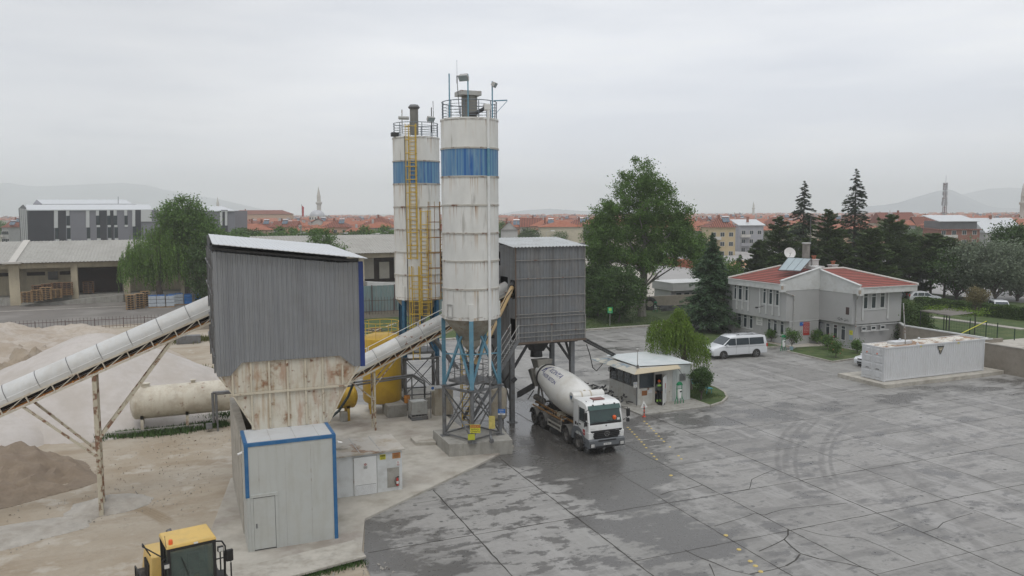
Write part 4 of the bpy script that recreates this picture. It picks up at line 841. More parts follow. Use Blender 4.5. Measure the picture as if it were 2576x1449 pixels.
 for a in np.linspace(0,2*PI,n+1)[:-1]: gr_.tube((cx+1.66*math.cos(a),cy+1.66*math.sin(a),zt_),(cx+1.66*math.cos(a),cy+1.66*math.sin(a),21.42),.028,5)
 gr_.build('roof_rail',mat('rail_blue',(.13,.155,.18),.5,var=.15),T)
 return T,P
camdir=lambda c: math.atan2(-c[1],-c[0])
ch,sh=math.cos(HEAD),math.sin(HEAD)
VR=Vector((ch,-sh));VF=Vector((sh,ch))   # view right / forward on the ground
s1=(16.4,46.23);A1_=camdir(s1)
S1,P1=silo('front white cement silo with a faded blue band and light blue legs',s1,A1_,.9,4.12,'blue_leg','silo_white')
s2=(16.51,58.54);A2_=camdir(s2)+PI/4+.12
S2,P2=silo('rear cement silo carrying yellow caged ladders on its rusty shell',s2,A2_,1.0,4.0,'blue_dark','silo_white_old')
def vf(c,right,near):  # offset in the view frame from a centre
 q=Vector(c)+VR*right-VF*near;return q
# silo 1 fittings
q=vf(s1,1.18,1.36);fp=MB();fp.tube((q.x,q.y,4.9),(q.x,q.y,16.97),.085,12);fp.tube((q.x,q.y,18.6),(q.x,q.y,20.8),.085,12);fp.build('filling_pipe','white_paint',S1,smooth=True)
MB().tube((q.x,q.y,16.97),(q.x,q.y,18.6),.086,12).build('filling_pipe','blue_leg',S1,smooth=True)
MB().tube((q.x,q.y,1.05),(q.x,q.y,4.85),.075,12).tube((q.x,q.y,4.85),(q.x,q.y,4.95),.15,12).tube((q.x,q.y,1.2),(q.x-.05,q.y-.35,1.0),.08,12).tube((q.x-.05,q.y-.33,1.0),(q.x-.055,q.y-.38,1.0),.15,12).build('filling_pipe','steel_grey',S1,smooth=True)
q=vf(s1,1.1,1.25);MB().box((q.x-.2,q.y-.18,20.8),(q.x+.2,q.y+.18,21.2)).build('level_sensor','sign_white',S1,bevel=.06)
MB().tube((q.x-.1,q.y,20.95),(q.x-.7,q.y+.3,20.6),.11,8).tube((q.x-.6,q.y+.25,20.6),(q.x-.95,q.y+.4,20.56),.14,8).build('valve','steel_dark',S1)
fx=MB();c=vf(s1,0,-.2);fx.lathe([(.48,20.4),(.48,21.9)],(c.x,c.y,0),20);fx.build('dust_filter',mat('filter',(.2,.195,.175),.7,.1,.15,1.2,streak=((.13,.125,.11),.5,5,.3)),S1,smooth=True)
MB().box((c.x-.75,c.y-.55,21.85),(c.x+.6,c.y+.6,22.12)).build('filter_lid','steel_light',S1,bevel=.02)
pl_=MB()
for r_,n_,zt2 in ((-1.1,1.25,22.95),(.02,1.66,22.85),(1.42,.95,22.55)): q=vf(s1,r_,n_);pl_.tube((q.x,q.y,20.35),(q.x,q.y,zt2),.04,7)
q=vf(s1,1.5,.7);e=vf(s1,2.3,.9);pl_.beam((q.x,q.y,21.45),(e.x,e.y,21.45),.06,.06);e2=vf(s1,1.66,.3);pl_.tube((e.x,e.y,21.4),(e2.x,e2.y,20.8),.015,5)
pl_.build('pole','blue_leg',S1)
q=vf(s1,-.55,.6);q2=vf(s1,-.68,.6);MB().tube((q.x,q.y,20.7),(q2.x,q2.y,22.6),.022,6).tube((q2.x,q2.y,22.5),(q2.x,q2.y,22.95),.035,6).tube((q2.x,q2.y,22.9),(q2.x,q2.y,23.85),.008,4).build('aerial','steel_dark',S1)
def flood(label,c,d,s=1.):
 """floodlight head pointing along d"""
 c,d=Vector(c),Vector(d).normalized();t=thing('floodlight',label,'floodlight',c);_,_,a,b=MB().frame((0,0,0),d)
 hd=[(-.27,-.17),(.27,-.17),(.27,.17),(-.27,.17)];f=[c+(a*x+b*y)*s for x,y in hd];k=[c-d*.26*s+(a*x*.75+b*y*.7)*s for x,y in hd]
 MB().hexa(k,f).build('housing','steel_light',t,bevel=.01);MB().prism([v+d*.002+(c-v)*.1 for v in f],d*.012).build('glass','solar_pale',t);return t
q=vf(s1,-.25,1.7);flood('big floodlight on the middle pole of the front silo roof',(q.x,q.y,22.6),(*(-VF*.8-VR*.35),-.75),1.15)
q=vf(s1,1.62,1.0);flood('small floodlight at the right of the front silo roof',(q.x,q.y,22.3),(*(VR*.8-VF*.2),-.5),.9)
ht=vf(s1,-1.2,1.28);hu=Vector((*(-VR*.68-VF*.73),0)).normalized();hr_=Vector((-hu.y,hu.x,0)) 
hh=MB();bx0=Vector((ht.x,ht.y,0));
for (x,z_),(x2,z2) in (((-.22,8.5),(.22,8.5)),((.22,8.5),(.22,9.3)),((.22,9.3),(-.22,9.3)),((-.22,9.3),(-.22,8.5))): hh.beam(bx0+hr_*x+hu*.02+Vector((0,0,z_)),bx0+hr_*x2+hu*.02+Vector((0,0,z2)),.05,.04)
hh.build('inspection_hatch','steel_light',S1)
ladder(S1,vf(s1,-1.80,-.55),-VR-VF*.6,9.4,14.6,'rusty_yellow' if 'rusty_yellow' in M else M.setdefault('rusty_yellow',mat('rusty_yellow',(.30,.2,.05),.7,var=.2,rust=[(RUSTC,.48,3)])) and 'rusty_yellow')
ladder(S1,vf(s1,-.45,-1.5),VF,1.0,7.6,'yellow_paint')
sc=thing('screw_conveyor','beige tube screw conveyor from the front silo up to the mixing tower','screw conveyor',(16.4,46.3,5))
MB().tube((16.5,46.2,5.15),(21.6,51.6,9.95),.17,16).build('tube',mat('screw',(.48,.33,.15),.55,var=.15,vs=1.2,dirt=((.36,.32,.26),.6,1.)),sc,smooth=True)
MB().tube((16.3,46.0,4.95),(16.6,46.3,5.25),.24,14).tube((16.2,45.95,4.6),(16.2,45.95,5.3),.2,12).tube((21.2,51.2,9.6),(21.6,51.6,9.97),.21,14).build('motor','steel_dark',sc,smooth=True)
MB().path([(16.9,46.5,5.75),(18.2,47.9,6.9),(19.6,49.3,8.4),(20.4,50.2,9.1),(21.3,51.1,9.6)],.03).build('air_line','black',sc)
# silo 2 fittings
for right,near,y0d,y1d in ((-.08,1.78,345,652),(.72,1.62,560,795),(.02,1.85,700,905)):
 q=vf(s2,right,near);za,zb_=PV(1050,y1d,q.y).z,PV(1050,y0d,q.y).z;ladder(S2,q,Vector((*(-VF+VR*right*.35),)),za,zb_)
q=vf(s2,-.62,1.68);MB().path([(q.x,q.y,20.4),(q.x,q.y,15),(q.x+.06,q.y,11),(q.x+.05,q.y,8.4),(q.x+.1,q.y,5)],.035).build('cable','steel_grey',S2)
c=vf(s2,-.05,.5);MB().lathe([(.31,20.6),(.31,22.55)],(c.x,c.y,0),18).build('dust_filter','filter' if 'filter' in M else mat('filter',(.2,.2,.18)),S2,smooth=True)
MB().lathe([(.38,22.5),(.44,22.6),(.3,22.78),(.02,22.8)],(c.x,c.y,0),18).build('filter_lid','steel_grey',S2,smooth=True)
q=vf(s2,-1.4,1.0);MB().box((q.x-.3,q.y-.2,20.42),(q.x+.25,q.y+.2,20.72)).build('pressure_valve','steel_dark',S2,bevel=.03)
q=vf(s2,-.85,1.2);MB().tube((q.x,q.y,20.6),(q.x,q.y,22.35),.035,7).tube((q.x-.25,q.y,21.75),(q.x+.5,q.y,21.75),.13,10).build('light_mount','steel_light',S2)
pl_=MB();q=vf(s2,1.3,1.1);pl_.tube((q.x,q.y,20.7),(q.x,q.y,22.5),.035,7);q=vf(s2,1.45,.9);pl_.tube((q.x,q.y,20.7),(q.x-.05,q.y,23.0),.02,6);pl_.build('pole','steel_dark',S2)
q=vf(s2,1.3,1.3);flood('floodlight at the right of the rear silo roof',(q.x,q.y,21.6),(*(VR*.5-VF*.6),-.6),1.1)
# plinths
pt=MB();pt.prism([(14.42,44.85,.0),(18.3,44.2,0),(18.85,47.7,0),(14.45,48.3,0)],(0,0,.9));tag(pt.build('concrete_plinth','concrete',bevel=.02),'square concrete plinth under the front silo','plinth')
MB().box((14.9,56.8,z0),(18.6,60.6,1.0)).build('concrete_plinth','concrete',bevel=.02);tag(bpy.data.objects['concrete_plinth.001'],'concrete plinth under the rear silo','plinth')
MB().prism([(13.2,47.9,z0),(14.4,47.5,z0),(14.5,48.6,z0),(13.9,49.4,z0),(13.2,49.2,z0)],(0,0,.2)).build('broken_slab','concrete_pale');tag(bpy.data.objects['broken_slab'],'broken low slab left of the front silo plinth','slab')
fr_=-VF;p=m5(1720,1325);w_=vf(s1,.28,1.92);zz=PD(*m5(1720,1322),(w_.x*sh+w_.y*ch)).z
sign('cement_warning_sign','red and yellow warning sign on the front leg of the front silo',(w_.x,w_.y,zz),.62,.52,[('DİKKAT',.14,.14,'sign_yellow'),('BASINÇLI',.12,-.03,'ink'),('ÇİMENTO',.12,-.17,'ink')],'sign_yellow',ax=(*VR,0),blocks=[(0,.15,.58,.17,'sign_red')])
w_=vf(s1,.05,1.95);sign('yellow_plate','plain greenish yellow plate under the cement warning sign',(w_.x,w_.y,zz-.5),.42,.36,[],mat('plate_lime',(.45,.47,.04),.6,var=.12,vs=5),ax=(*(VR+VF*.15),0))
w_=vf(s1,1.75,.25);d_=w_.x*sh+w_.y*ch
a=PD(*m5(2007,1122),d_);sign('cement_type_sign','small blue sign on the right leg of the front silo',a,.46,.28,[('CEM I',.12,.05,'sign_white'),('42,5 R',.085,-.07,'sign_white')],'sign_blue',ax=(*VR,0))
a=PD(*m5(2007,1155),d_);sign('silo_number_sign','thin white sign under the small blue one on the silo leg',a,.46,.10,[('SİLO-1',.075,0,'ink')],'sign_white',ax=(*VR,0))
w_=vf(s1,1.18,1.5);a=PD(*m5(1897,1248),(w_.x*sh+w_.y*ch));sign('pipe_label','narrow yellow and orange tag board behind the filling pipe',a,.38,.8,[],mat('tag_yellow',(.5,.42,.12),.6,var=.3,vs=9),ax=(*VR,0))
# ================================================================ mixing tower
TW=thing('mixing_tower','dark grey clad mixing tower raised on steel legs over the truck','mixing tower',(24,53,0))
ux0,ux1,vy0,vy1,zb0,zt0=21.3,26.66,50.7,55.6,5.75,12.4
w_=MB();corr(w_,(ux0,vy0),(ux1,vy0),zb0,zt0,.25,.035);corr(w_,(ux1,vy0),(ux1,vy1),zb0,zt0+.2,.25,.035);corr(w_,(ux1,vy1),(ux0,vy1),zb0,zt0+.4,.25,.03)
# left side with two openings
def side(v0_,v1_,za,zb_): corr(w_,(ux0,v0_),(ux0,v1_),za,zb_,.25,.03)
for v0_,v1_,za,zb_ in ((50.72,51.72,7.4,8.8),(50.72,51.72,10.1,12.45),(51.72,52.2,2.2,12.45),(52.2,53.6,2.2,8.2),(52.2,53.6,10.25,12.5),(53.6,54.0,2.2,11.0),(53.6,54.0,12.0,12.6),(54,vy1,2.2,12.65)): side(v1_,v0_,za,zb_)
w_.build('cladding','clad_dark',TW)
MB().box((ux0+.12,vy0+.1,zb0+.05),(ux1-.1,vy1-.1,zb0+.15)).box((ux0+.5,vy0+.2,zb0+.15),(ux0+.55,vy1-.2,zt0-.1)).build('interior_shade','black',TW)  # black sheets behind the openings paint the tower's inside dark, as shade
rl=MB()
for z in (6.1,6.42,6.95,7.5,7.72,8.98,10.22,11.5): rl.beam((ux0-.03,vy0-.07,z),(ux1+.03,vy0-.07,z),.05,.05)
rl.beam((ux0-.03,vy0-.08,5.72),(ux0-.03,vy0-.08,7.4),.05,.05);rl.beam((ux1+.02,vy0-.08,5.6),(ux1+.02,vy0-.08,7.5),.06,.06);rl.beam((24.0,vy0-.1,5.68),(24.0,vy0-.1,7.0),.06,.06);rl.beam((ux1-.01,vy0-.05,7.5),(ux1-.01,vy0-.05,12.3),.06,.05)
rl.build('rail',mat('rail_grey',(.27,.265,.25),.6,.1,.2,3,rust=[(RUSTC,.62,3)]),TW)
MB().box((ux0-.06,vy0-.04,5.7),(ux0+.02,vy0+.04,zt0)).box((ux0-.1,vy0-.12,5.62),(ux1+.1,vy0+.05,5.76)).build('edge_trim','steel_dark' if False else mat('edge_brown',(.12,.09,.07),.7,var=.3),TW)
rf=MB();n=22;za,zb_=zt0+.02,zt0+.5
for i in range(n):
 x0_,x1_=ux0-.25+(ux1-ux0+.45)*i/n,ux0-.25+(ux1-ux0+.45)*(i+1)/n;d=x1_-x0_
 for a,b,h0,h1 in ((0,.25,0,.05),(.25,.5,.05,.05),(.5,.75,.05,0),(.75,1,0,0)):
  rf.quad((x0_+a*d,vy0-.2,za+h0),(x0_+b*d,vy0-.2,za+h1),(x0_+b*d,vy1+.1,zb_+h1),(x0_+a*d,vy1+.1,zb_+h0));rf.quad((x0_+a*d,vy0-.2,za+h0-.03),(x0_+b*d,vy0-.2,za+h1-.03),(x0_+b*d,vy0-.2,za+h1),(x0_+a*d,vy0-.2,za+h0))
rf.build('roof','roof_pale',TW)
lg=MB()
for x,y in ((21.15,51.15),(26.1,51.6),(26.1,55.0),(21.5,55.2)):
 lg=MB();lg.ibeam((x,y,0),(x,y,zb0),.32,.3,up=(0,1,0),t=.03);lg.box((x-.3,y-.3,-.01),(x+.3,y+.3,.04));lg.build('leg','steel_grey' if x<22 else 'clad_dark',TW)
bc=MB();bc.beam((21.3,51.15,3.9),(22.6,51.2,5.8),.16,.16);bc.beam((26.0,51.6,4.0),(24.7,51.6,5.8),.16,.16);bc.beam((26.1,51.7,4.0),(26.1,53,5.8),.14);bc.beam((21.1,51.3,3.6),(21.1,54.9,1.0),.1);bc.beam((21.1,54.9,5),(21.15,51.3,1.2),.1);bc.beam((26.1,55,4),(24.6,55,5.8),.14);bc.beam((21.1,51.1,2.95),(21.4,51.1,3.2),.3)
for y in (51.15,55): bc.beam((21,y,5.6),(26.3,y,5.6),.16,.25)
bc.build('brace','steel_dark',TW)
ct=MB();X_,Y_=23.7,52.6;ct.hexa([(X_-.42,Y_-.42,4.75),(X_+.42,Y_-.42,4.75),(X_+.42,Y_+.42,4.75),(X_-.42,Y_+.42,4.75)],[(X_-.75,Y_-.75,5.75),(X_+.95,Y_-.75,5.75),(X_+.95,Y_+.75,5.75),(X_-.75,Y_+.75,5.75)]);ct.tube((X_,Y_,4.78),(X_,Y_,4.3),.42,16,.46);ct.build('discharge_chute','steel_dark',TW)
# conveyor head housing poking into the left wall
MB().lathe([(.55,0),(.55,1.0)],(20.9,52.9,9.15),20,ax=(0,1,0)).build('conveyor_head','steel_light',TW,smooth=True)
MB().tube((21.1,53.7,9.9),(20.6,53.6,10.3),.22,12).tube((20.6,53.6,10.3),(20.6,53.6,10.8),.24,12).build('vent_duct','steel_light',TW,smooth=True)
MB().box((ux0-.06,54.4,11.1),(ux0-.02,54.9,11.9)).build('side_window','black',TW)
stt=thing('steel_stairs','steel stairs climbing from the silo base to the mixing tower door','stairs',(19.5,49.8,0));mb=MB();A_,B_=Vector((16.9,49.0,.95)),Vector((21.05,50.35,6.1));n=19;w2=Vector((-.28,.7,0)).normalized()*.4
for s in (-1,1): mb.beam(A_+w2*s,B_+w2*s,.05,.26)
for i in range(n): c=A_.lerp(B_,(i+.5)/n);mb.beam(c-w2,c+w2,.24,.03)
mb.build('flight','steel_grey',stt);mb=MB()
for s in (-1,1):
 mb.tube(A_+w2*s+Vector((0,0,1)),B_+w2*s+Vector((0,0,1)),.025,6);mb.tube(A_+w2*s+Vector((0,0,.5)),B_+w2*s+Vector((0,0,.5)),.018,6)
 for i in range(6): c=A_.lerp(B_,i/5)+w2*s;mb.tube(c,c+Vector((0,0,1)),.02,6)
mb.build('handrail','steel_light',stt)
# ================================================================ tanks
def saddle_tank(label,a,b,r,m,feet,name='horizontal_tank',legm='cream_paint',fz=-.05):
 a,b=Vector(a),Vector(b);t=thing(name,label,'tank',((a+b)/2).to_2d().to_3d());d=(b-a);Ln=d.length;d.normalize()
 MB().lathe([(.001,-.28),(r*.45,-.24),(r*.8,-.12),(r*.97,0),(r,.08),(r,Ln-.08),(r*.97,Ln),(r*.8,Ln+.12),(r*.45,Ln+.24),(.001,Ln+.28)],a,36,ax=d).build('shell',m,t,smooth=True)
 mb=MB();s=Vector((-d.y,d.x,0))
 for k in feet: mb=MB();c=a+d*Ln*k;mb.box((c.x-.09,c.y-r*.75,fz),(c.x+.09,c.y-r*.45,c.z-r*.55));mb.box((c.x-.09,c.y+r*.45,fz),(c.x+.09,c.y+r*.75,c.z-r*.55));mb.box((c.x-.09,c.y-r*.75,c.z-r*.9),(c.x+.09,c.y+r*.75,c.z-r*.6));mb.build('saddle',legm,t)
 return t,d
yt=58.6;pA,pB=PV(*c2(1320,1080),yt),PV(*c2(2390,1010),yt)
ra=(PV(*c2(1420,905),yt).z-PV(*c2(1420,1250),yt).z)/2*.96
HT,d_=saddle_tank('long cream horizontal tank with rust marks behind the hopper legs',(pA.x+.35,yt+.3,pA.z),(pA.x+8.2,yt+.3,pA.z+.05),ra,'cream_paint',(.06,.42,.8))
tz=pA.z+ra
mb=MB();mb.lathe([(.28,-.1),(.28,.22),(.32,.22),(.32,.27),(.01,.29)],(pA.x+1.1,yt+.3,tz-.03),18);mb.lathe([(.15,-.1),(.15,.2),(.2,.2),(.2,.25),(.01,.26)],(PV(*c2(1990,840),yt).x,yt+.3,tz-.03),16);mb.build('manhole','cream_paint',HT,smooth=True)
mb=MB();a=PV(*c2(2190,960),yt-1.6)
for k in (0,.22): mb.path([(a.x+2.4,yt-1.5,a.z+.02-k*.4),(a.x+k,yt-1.5,a.z-k*.4),(a.x+k,yt-1.5,.6)],.09,10)
mb.path([(a.x+.25,yt-1.5,.9),(a.x+.25,yt-1.5,-.05)],.06,8);mb.box((a.x-.5,yt-1.6,.2),(a.x-.1,yt-1.2,.55));mb.build('pipework','steel_grey',HT,smooth=True)
kw=MB();kw.box((-4.8,58.0,-.05),(.9,58.15,.35));tag(kw.build('low_wall','concrete'),'low concrete edge under the cream horizontal tank','wall')
Yc=(12.85,57.6);ry=(PV(997,1000,57.6).x-PV(912,1000,57.6).x)/2*0+1.42
YT=thing('yellow_tank','tall upright yellow tank with a rail round its domed top','tank',(Yc[0],Yc[1],z0));zt1=PV(960,850,56.5).z
c_=Vector(FW(*(((955-CX)/FPX)*58.3,58.3)[:2])) ;Yc=(c_.x,c_.y)
MB().lathe([(.001,.75),(ry*.6,.8),(ry*.93,.95),(ry,1.15),(ry,zt1-.3),(ry*.97,zt1-.12),(ry*.8,zt1+.05),(ry*.4,zt1+.2),(.001,zt1+.24)],(*Yc,0),48).build('shell','yellow_tank',YT,smooth=True)
mb=MB()
for k in range(4): a=A2_+k*PI/2;mb.beam((Yc[0]+math.cos(a)*ry*.82,Yc[1]+math.sin(a)*ry*.82,z0),(Yc[0]+math.cos(a)*ry*.88,Yc[1]+math.sin(a)*ry*.88,1.25),.32,.12,up=(math.cos(a),math.sin(a),0))
mb.build('foot','yellow_tank',YT);mb=MB()
for z in (zt1+.45,zt1+1.05): mb.path([(Yc[0]+ry*.93*math.cos(a),Yc[1]+ry*.93*math.sin(a),z) for a in np.linspace(0,2*PI,33)],.025,5)
for a in np.linspace(0,2*PI,10)[:-1]: mb.tube((Yc[0]+ry*.93*math.cos(a),Yc[1]+ry*.93*math.sin(a),zt1-.15),(Yc[0]+ry*.93*math.cos(a),Yc[1]+ry*.93*math.sin(a),zt1+1.05),.02,5)
mb.build('top_rail','yellow_paint',YT)
ty,_=saddle_tank('small yellow tank lying half hidden behind the hopper',(8.6,56.3,1.75),(10.95,56.3,1.75),.82,'yellow_tank',(.2,.8),'small_yellow_tank','yellow_tank',z0)
MB().path([(10.6,53.6,4.3),(10.5,53.9,3.2),(10.2,54.3,2.2),(9.6,54.6,1.2),(8.9,54.8,.6),(8.2,55,.3)],.09,8).build('thick_hose','hose');tag(bpy.data.objects['thick_hose'],'thick dark hose hanging under the right conveyor','hose')
mb=MB();a=PV(*m5(430,770),53.8)
for k in (0,.22): p1_=PV(*m5(1000,705),55.6);mb.path([(9.5,54.8,p1_.z-.1-k),(p1_.x,55.6,p1_.z-k*.6),(PV(*m5(1130,790),55.2).x,55.2,2.6-k),(PV(*m5(1130,790),55.2).x,55.2,1.2)],.07,8)
mb.path([(p1_.x-.1,55.6,p1_.z-.1),(p1_.x-.1,55.6,z0)],.05);tag(mb.build('pipe_run','steel_grey',smooth=True),'pair of grey pipes running past the tall yellow tank','pipe')
wt=thing('white_tank','upright dirty white tank beside the mixing tower leg','tank',(20.1,51.0,0));wc=(20.1,51.1)
MB().lathe([(.001,.32),(.4,.38),(.56,.52),(.58,.62),(.58,2.42),(.53,2.52),(.35,2.6),(.001,2.64)],(*wc,0),30).build('shell',mat('dirty_white',(.44,.40,.32),.55,var=.08,vs=1,dirt=((.28,.22,.15),.6,1.3),streak=((.25,.18,.1),.4,5,.4)),wt,smooth=True)
mb=MB()
for a in (.5,2.6,4.7): mb.beam((wc[0]+math.cos(a)*.5,wc[1]+math.sin(a)*.5,0),(wc[0]+math.cos(a)*.45,wc[1]+math.sin(a)*.45,.7),.08)
mb.build('foot','steel_grey',wt);MB().tube((wc[0]+.25,wc[1],2.5),(wc[0]+.25,wc[1],2.95),.05).tube((wc[0]-.1,wc[1],2.6),(wc[0]-.1,wc[1],2.75),.12).build('valve','steel_grey',wt)
# IBC tote
ib=thing('ibc_tote','white plastic liquid tote in a wire cage on a pallet','liquid tote',(15.2,54.2,z0));ix0,ix1,iy0,iy1=14.55,15.75,53.75,54.75
MB().box((ix0+.04,iy0+.04,.55),(ix1-.04,iy1-.04,1.48)).build('bottle','plastic_white',ib,bevel=.06)
mb=MB()
for z in (.42,.58,.8,1.02,1.24,1.5): mb.path([(ix0,iy0,z),(ix1,iy0,z),(ix1,iy1,z),(ix0,iy1,z),(ix0,iy0,z)],.012,5)
for k in range(6):
 x=ix0+(ix1-ix0)*k/5;y=iy0+(iy1-iy0)*k/5
 for yy in (iy0,iy1): mb.tube((x,yy,.4),(x,yy,1.5),.012,5)
 for xx in (ix0,ix1): mb.tube((xx,y,.4),(xx,y,1.5),.012,5)
mb.build('cage','steel_light',ib);mb=MB()
for y in (iy0+.06,(iy0+iy1)/2,iy1-.06): mb.box((ix0,y-.05,z0+.02),(ix1,y+.05,.34))
mb.box((ix0,iy0,.34),(ix1,iy1,.4));mb.build('pallet_base','steel_grey',ib)
MB().box((13.2,55.3,z0),(14.6,57,1.0)).build('concrete_block','concrete',bevel=.02);tag(bpy.data.objects['concrete_block'],'concrete block carrying the orange bucket beside the tote','concrete block')
p=PV(*m5(935,1000),55.7);bk=thing('bucket','orange drum standing on the concrete block','bucket',(p.x,55.8,1.0));MB().lathe([(.2,0),(.22,.5),(.21,.52),(.18,.52),(.17,.05)],(p.x,55.8,1.0),16).build('drum',mat('drum_orange',(.5,.2,.03),.5,var=.1),bk,smooth=True);MB().lathe([(.224,.3),(.23,.33),(.224,.36)],(p.x,55.8,1.0),16).build('hoop','orange',bk)
p=g(*m5(240,1240),z0);MB().box((p.x-.38,p.y-.1,z0),(p.x+.1,p.y+.5,.8)).build('footing_block','concrete',bevel=.02);tag(bpy.data.objects['footing_block'],'grey concrete block behind the panel cabin','concrete block')
a,b=PV(*m5(1245,870),54.5),PV(*m5(1440,1160),54.5)
pn=thing('control_cabinet','pale upright steel cabinet behind the tote','cabinet',(17.1,54.8,z0));MB().box((a.x,54.5,z0),(a.x+1.4,55.3,a.z)).build('body','dirty_white',pn,bevel=.01);MB().box((a.x-.05,54.42,a.z),(a.x+1.5,55.4,a.z+.05)).build('top','steel_light',pn);MB().box((a.x+.68,54.49,z0+.1),(a.x+.7,54.497,a.z-.05)).build('door_gap','black',pn)
a=PV(*m5(1200,862),54);sign('safety_board','white board with a small blue round symbol behind the tote',a,.62,.42,[],'sign_white');MB().lathe([(.001,0),(.11,0),(.11,.004),(.001,.004)],(a.x+.15,53.995,a.z),20,ax=(0,-1,0)).build('symbol_disc','sign_blue',bpy.data.objects['safety_board'])
MB().tube((a.x,54.02,a.z-.2),(a.x,54.02,z0),.025).build('post','steel_grey',bpy.data.objects['safety_board'])
# ================================================================ truck mixer (local: y forward from the bumper, x to its right side)
def wheel(T,x,y,r,w,side,dual=False,rimm='chassis',alloy=False):
 c=Vector((x,y,r));ax=Vector((side,0,0));t=MB();hw=w/2
 t.lathe([(r*.6,-hw),(r*.9,-hw),(r*.985,-hw*.7),(r,-hw*.3),(r,hw*.3),(r*.985,hw*.7),(r*.9,hw),(r*.6,hw),(r*.57,hw*.6),(r*.57,-hw*.6),(r*.6,-hw)],c,32,ax=ax)
 ty=t.build('wheel','rubber',T,smooth=True);rm=MB()
 if alloy:
  rm.lathe([(r*.6,hw*.85),(r*.56,hw*.55),(r*.5,hw*.3)],c,28,ax=ax);rm.lathe([(.001,hw*.82),(r*.14,hw*.8),(r*.16,hw*.6)],c,16,ax=ax)
  for k in range(5): a=k*2*PI/5+.3;d=Vector((0,math.cos(a),math.sin(a)));rm.beam(c+ax*hw*.72+d*r*.1,c+ax*hw*.7+d*r*.58,.03,r*.16,up=ax)
  MB().lathe([(.001,hw*.1),(r*.57,hw*.1)],c,24,ax=ax).build('brake_disc','black',ty);rm.build('rim','chrome',ty,smooth=True)
 else:
  rm.lathe([(r*.6,hw*.9),(r*.55,hw*.8),(r*.5,hw*.3 if not dual else -hw*.1),(r*.3,hw*.35 if not dual else -hw*.1),(r*.28,hw*.8),(r*.12,hw*.95),(.001,hw*.97)],c,26,ax=ax)
  for k in range(8): a=k*PI/4;d=Vector((0,math.cos(a),math.sin(a)));rm.tube(c+d*r*.23+ax*hw*.8,c+d*r*.23+ax*hw*1.02,.022,6)
  rm.build('rim',rimm,ty,smooth=True)
 return ty
TK=thing('concrete_mixer_truck','white concrete mixer truck parked under the tower chute','mixer truck',(0,0,0))
AX=[-1.4,-3.1,-6.75,-8.15]
for i,y in enumerate(AX):
 for s in (1,-1):
  if i<2: wheel(TK,s*1.06,y,.52,.34,s,rimm=mat('rim_dirty',(.17,.16,.15),.6,.2,.3,8))
  else: wheel(TK,s*.97,y,.52,.56,s,dual=True)
ch_=MB()
for s in (1,-1): ch_.box((s*.36,-9.1,.78),(s*.46,-.6,1.06));ch_.box((s*.34,-9.0,1.06),(s*.48,-2.35,1.2))
for y in (-2.4,-4.2,-5.6,-7.4,-9.0): ch_.box((-.4,y-.06,.8),(.4,y+.06,1.0))
for y in AX: ch_.tube((-1.0,y,.52),(1.0,y,.52),.09,8)
ch_.build('chassis_frame','chassis',TK)
rb_=MB();rb_.beam((1.0,-3.9,1.22),(1.0,-8.9,1.22),.05,.1);rb_.beam((.62,-2.4,1.26),(.62,-9.2,1.34),.09,.12);rb_.beam((-.62,-2.4,1.26),(-.62,-9.2,1.34),.09,.12);rb_.build('subframe_rail',mat('rail_orange',(.33,.17,.05),.6,var=.3,dirt=((.12,.1,.08),.6,3)),TK)
# cab
cx_=1.2
def cabprof(y0c=0.,h=0.): return [(y0c,.98),(y0c+.02,1.42),(y0c-.05,1.95),(y0c-.33,2.96),(y0c-.5,3.1),(y0c-1.0,3.18),(y0c-2.0,3.2),(y0c-2.1,3.1),(y0c-2.12,.98)]
cb=MB();cb.prism([(-cx_,y,z) for y,z in cabprof(-.06)],(2*cx_,0,0));cab=cb.build('cab','truck_white',TK,bevel=.05,smooth=True)
yw=lambda z: -.06-.05-(z-1.95)/1.01*.28
ws=MB();ws.hexa([(-1.1,yw(1.98)-.02,1.98),(1.1,yw(1.98)-.02,1.98),(1.1,yw(1.98)+.012,1.98),(-1.1,yw(1.98)+.012,1.98)],[(-1.04,yw(2.93)-.02,2.93),(1.04,yw(2.93)-.02,2.93),(1.04,yw(2.93)+.012,2.93),(-1.04,yw(2.93)+.012,2.93)]);ws.build('windscreen','glass_green',TK,bevel=.02)
v_=MB();v_.hexa([(-1.12,yw(2.78)-.0,2.78),(1.12,yw(2.78),2.78),(1.12,yw(2.78)+.1,2.74),(-1.12,yw(2.78)+.1,2.74)],[(-1.1,yw(2.98)-.03,3.0),(1.1,yw(2.98)-.03,3.0),(1.1,yw(2.98)+.03,3.0),(-1.1,yw(2.98)+.03,3.0)]);v_.build('sun_visor',mat('visor',(.06,.11,.10),.25,var=.05),TK,bevel=.01)
for x in (-.75,0,.75): MB().box((x-.03,yw(2.98)-.06,2.97),(x+.03,yw(2.98)+.06,3.06)).build('visor_bracket','steel_dark',TK)
MB().box((-1.1,yw(1.97)-.03,1.86),(1.1,yw(1.97)+.02,1.985)).build('wiper_panel','black',TK,bevel=.02)
mb=MB();mb.beam((-.9,yw(2.0)+.03,2.0),(-.1,yw(2.05)+.03,2.06),.02);mb.beam((.1,yw(2.0)+.03,2.0),(.9,yw(2.05)+.03,2.06),.02);mb.build('wiper','black',TK)
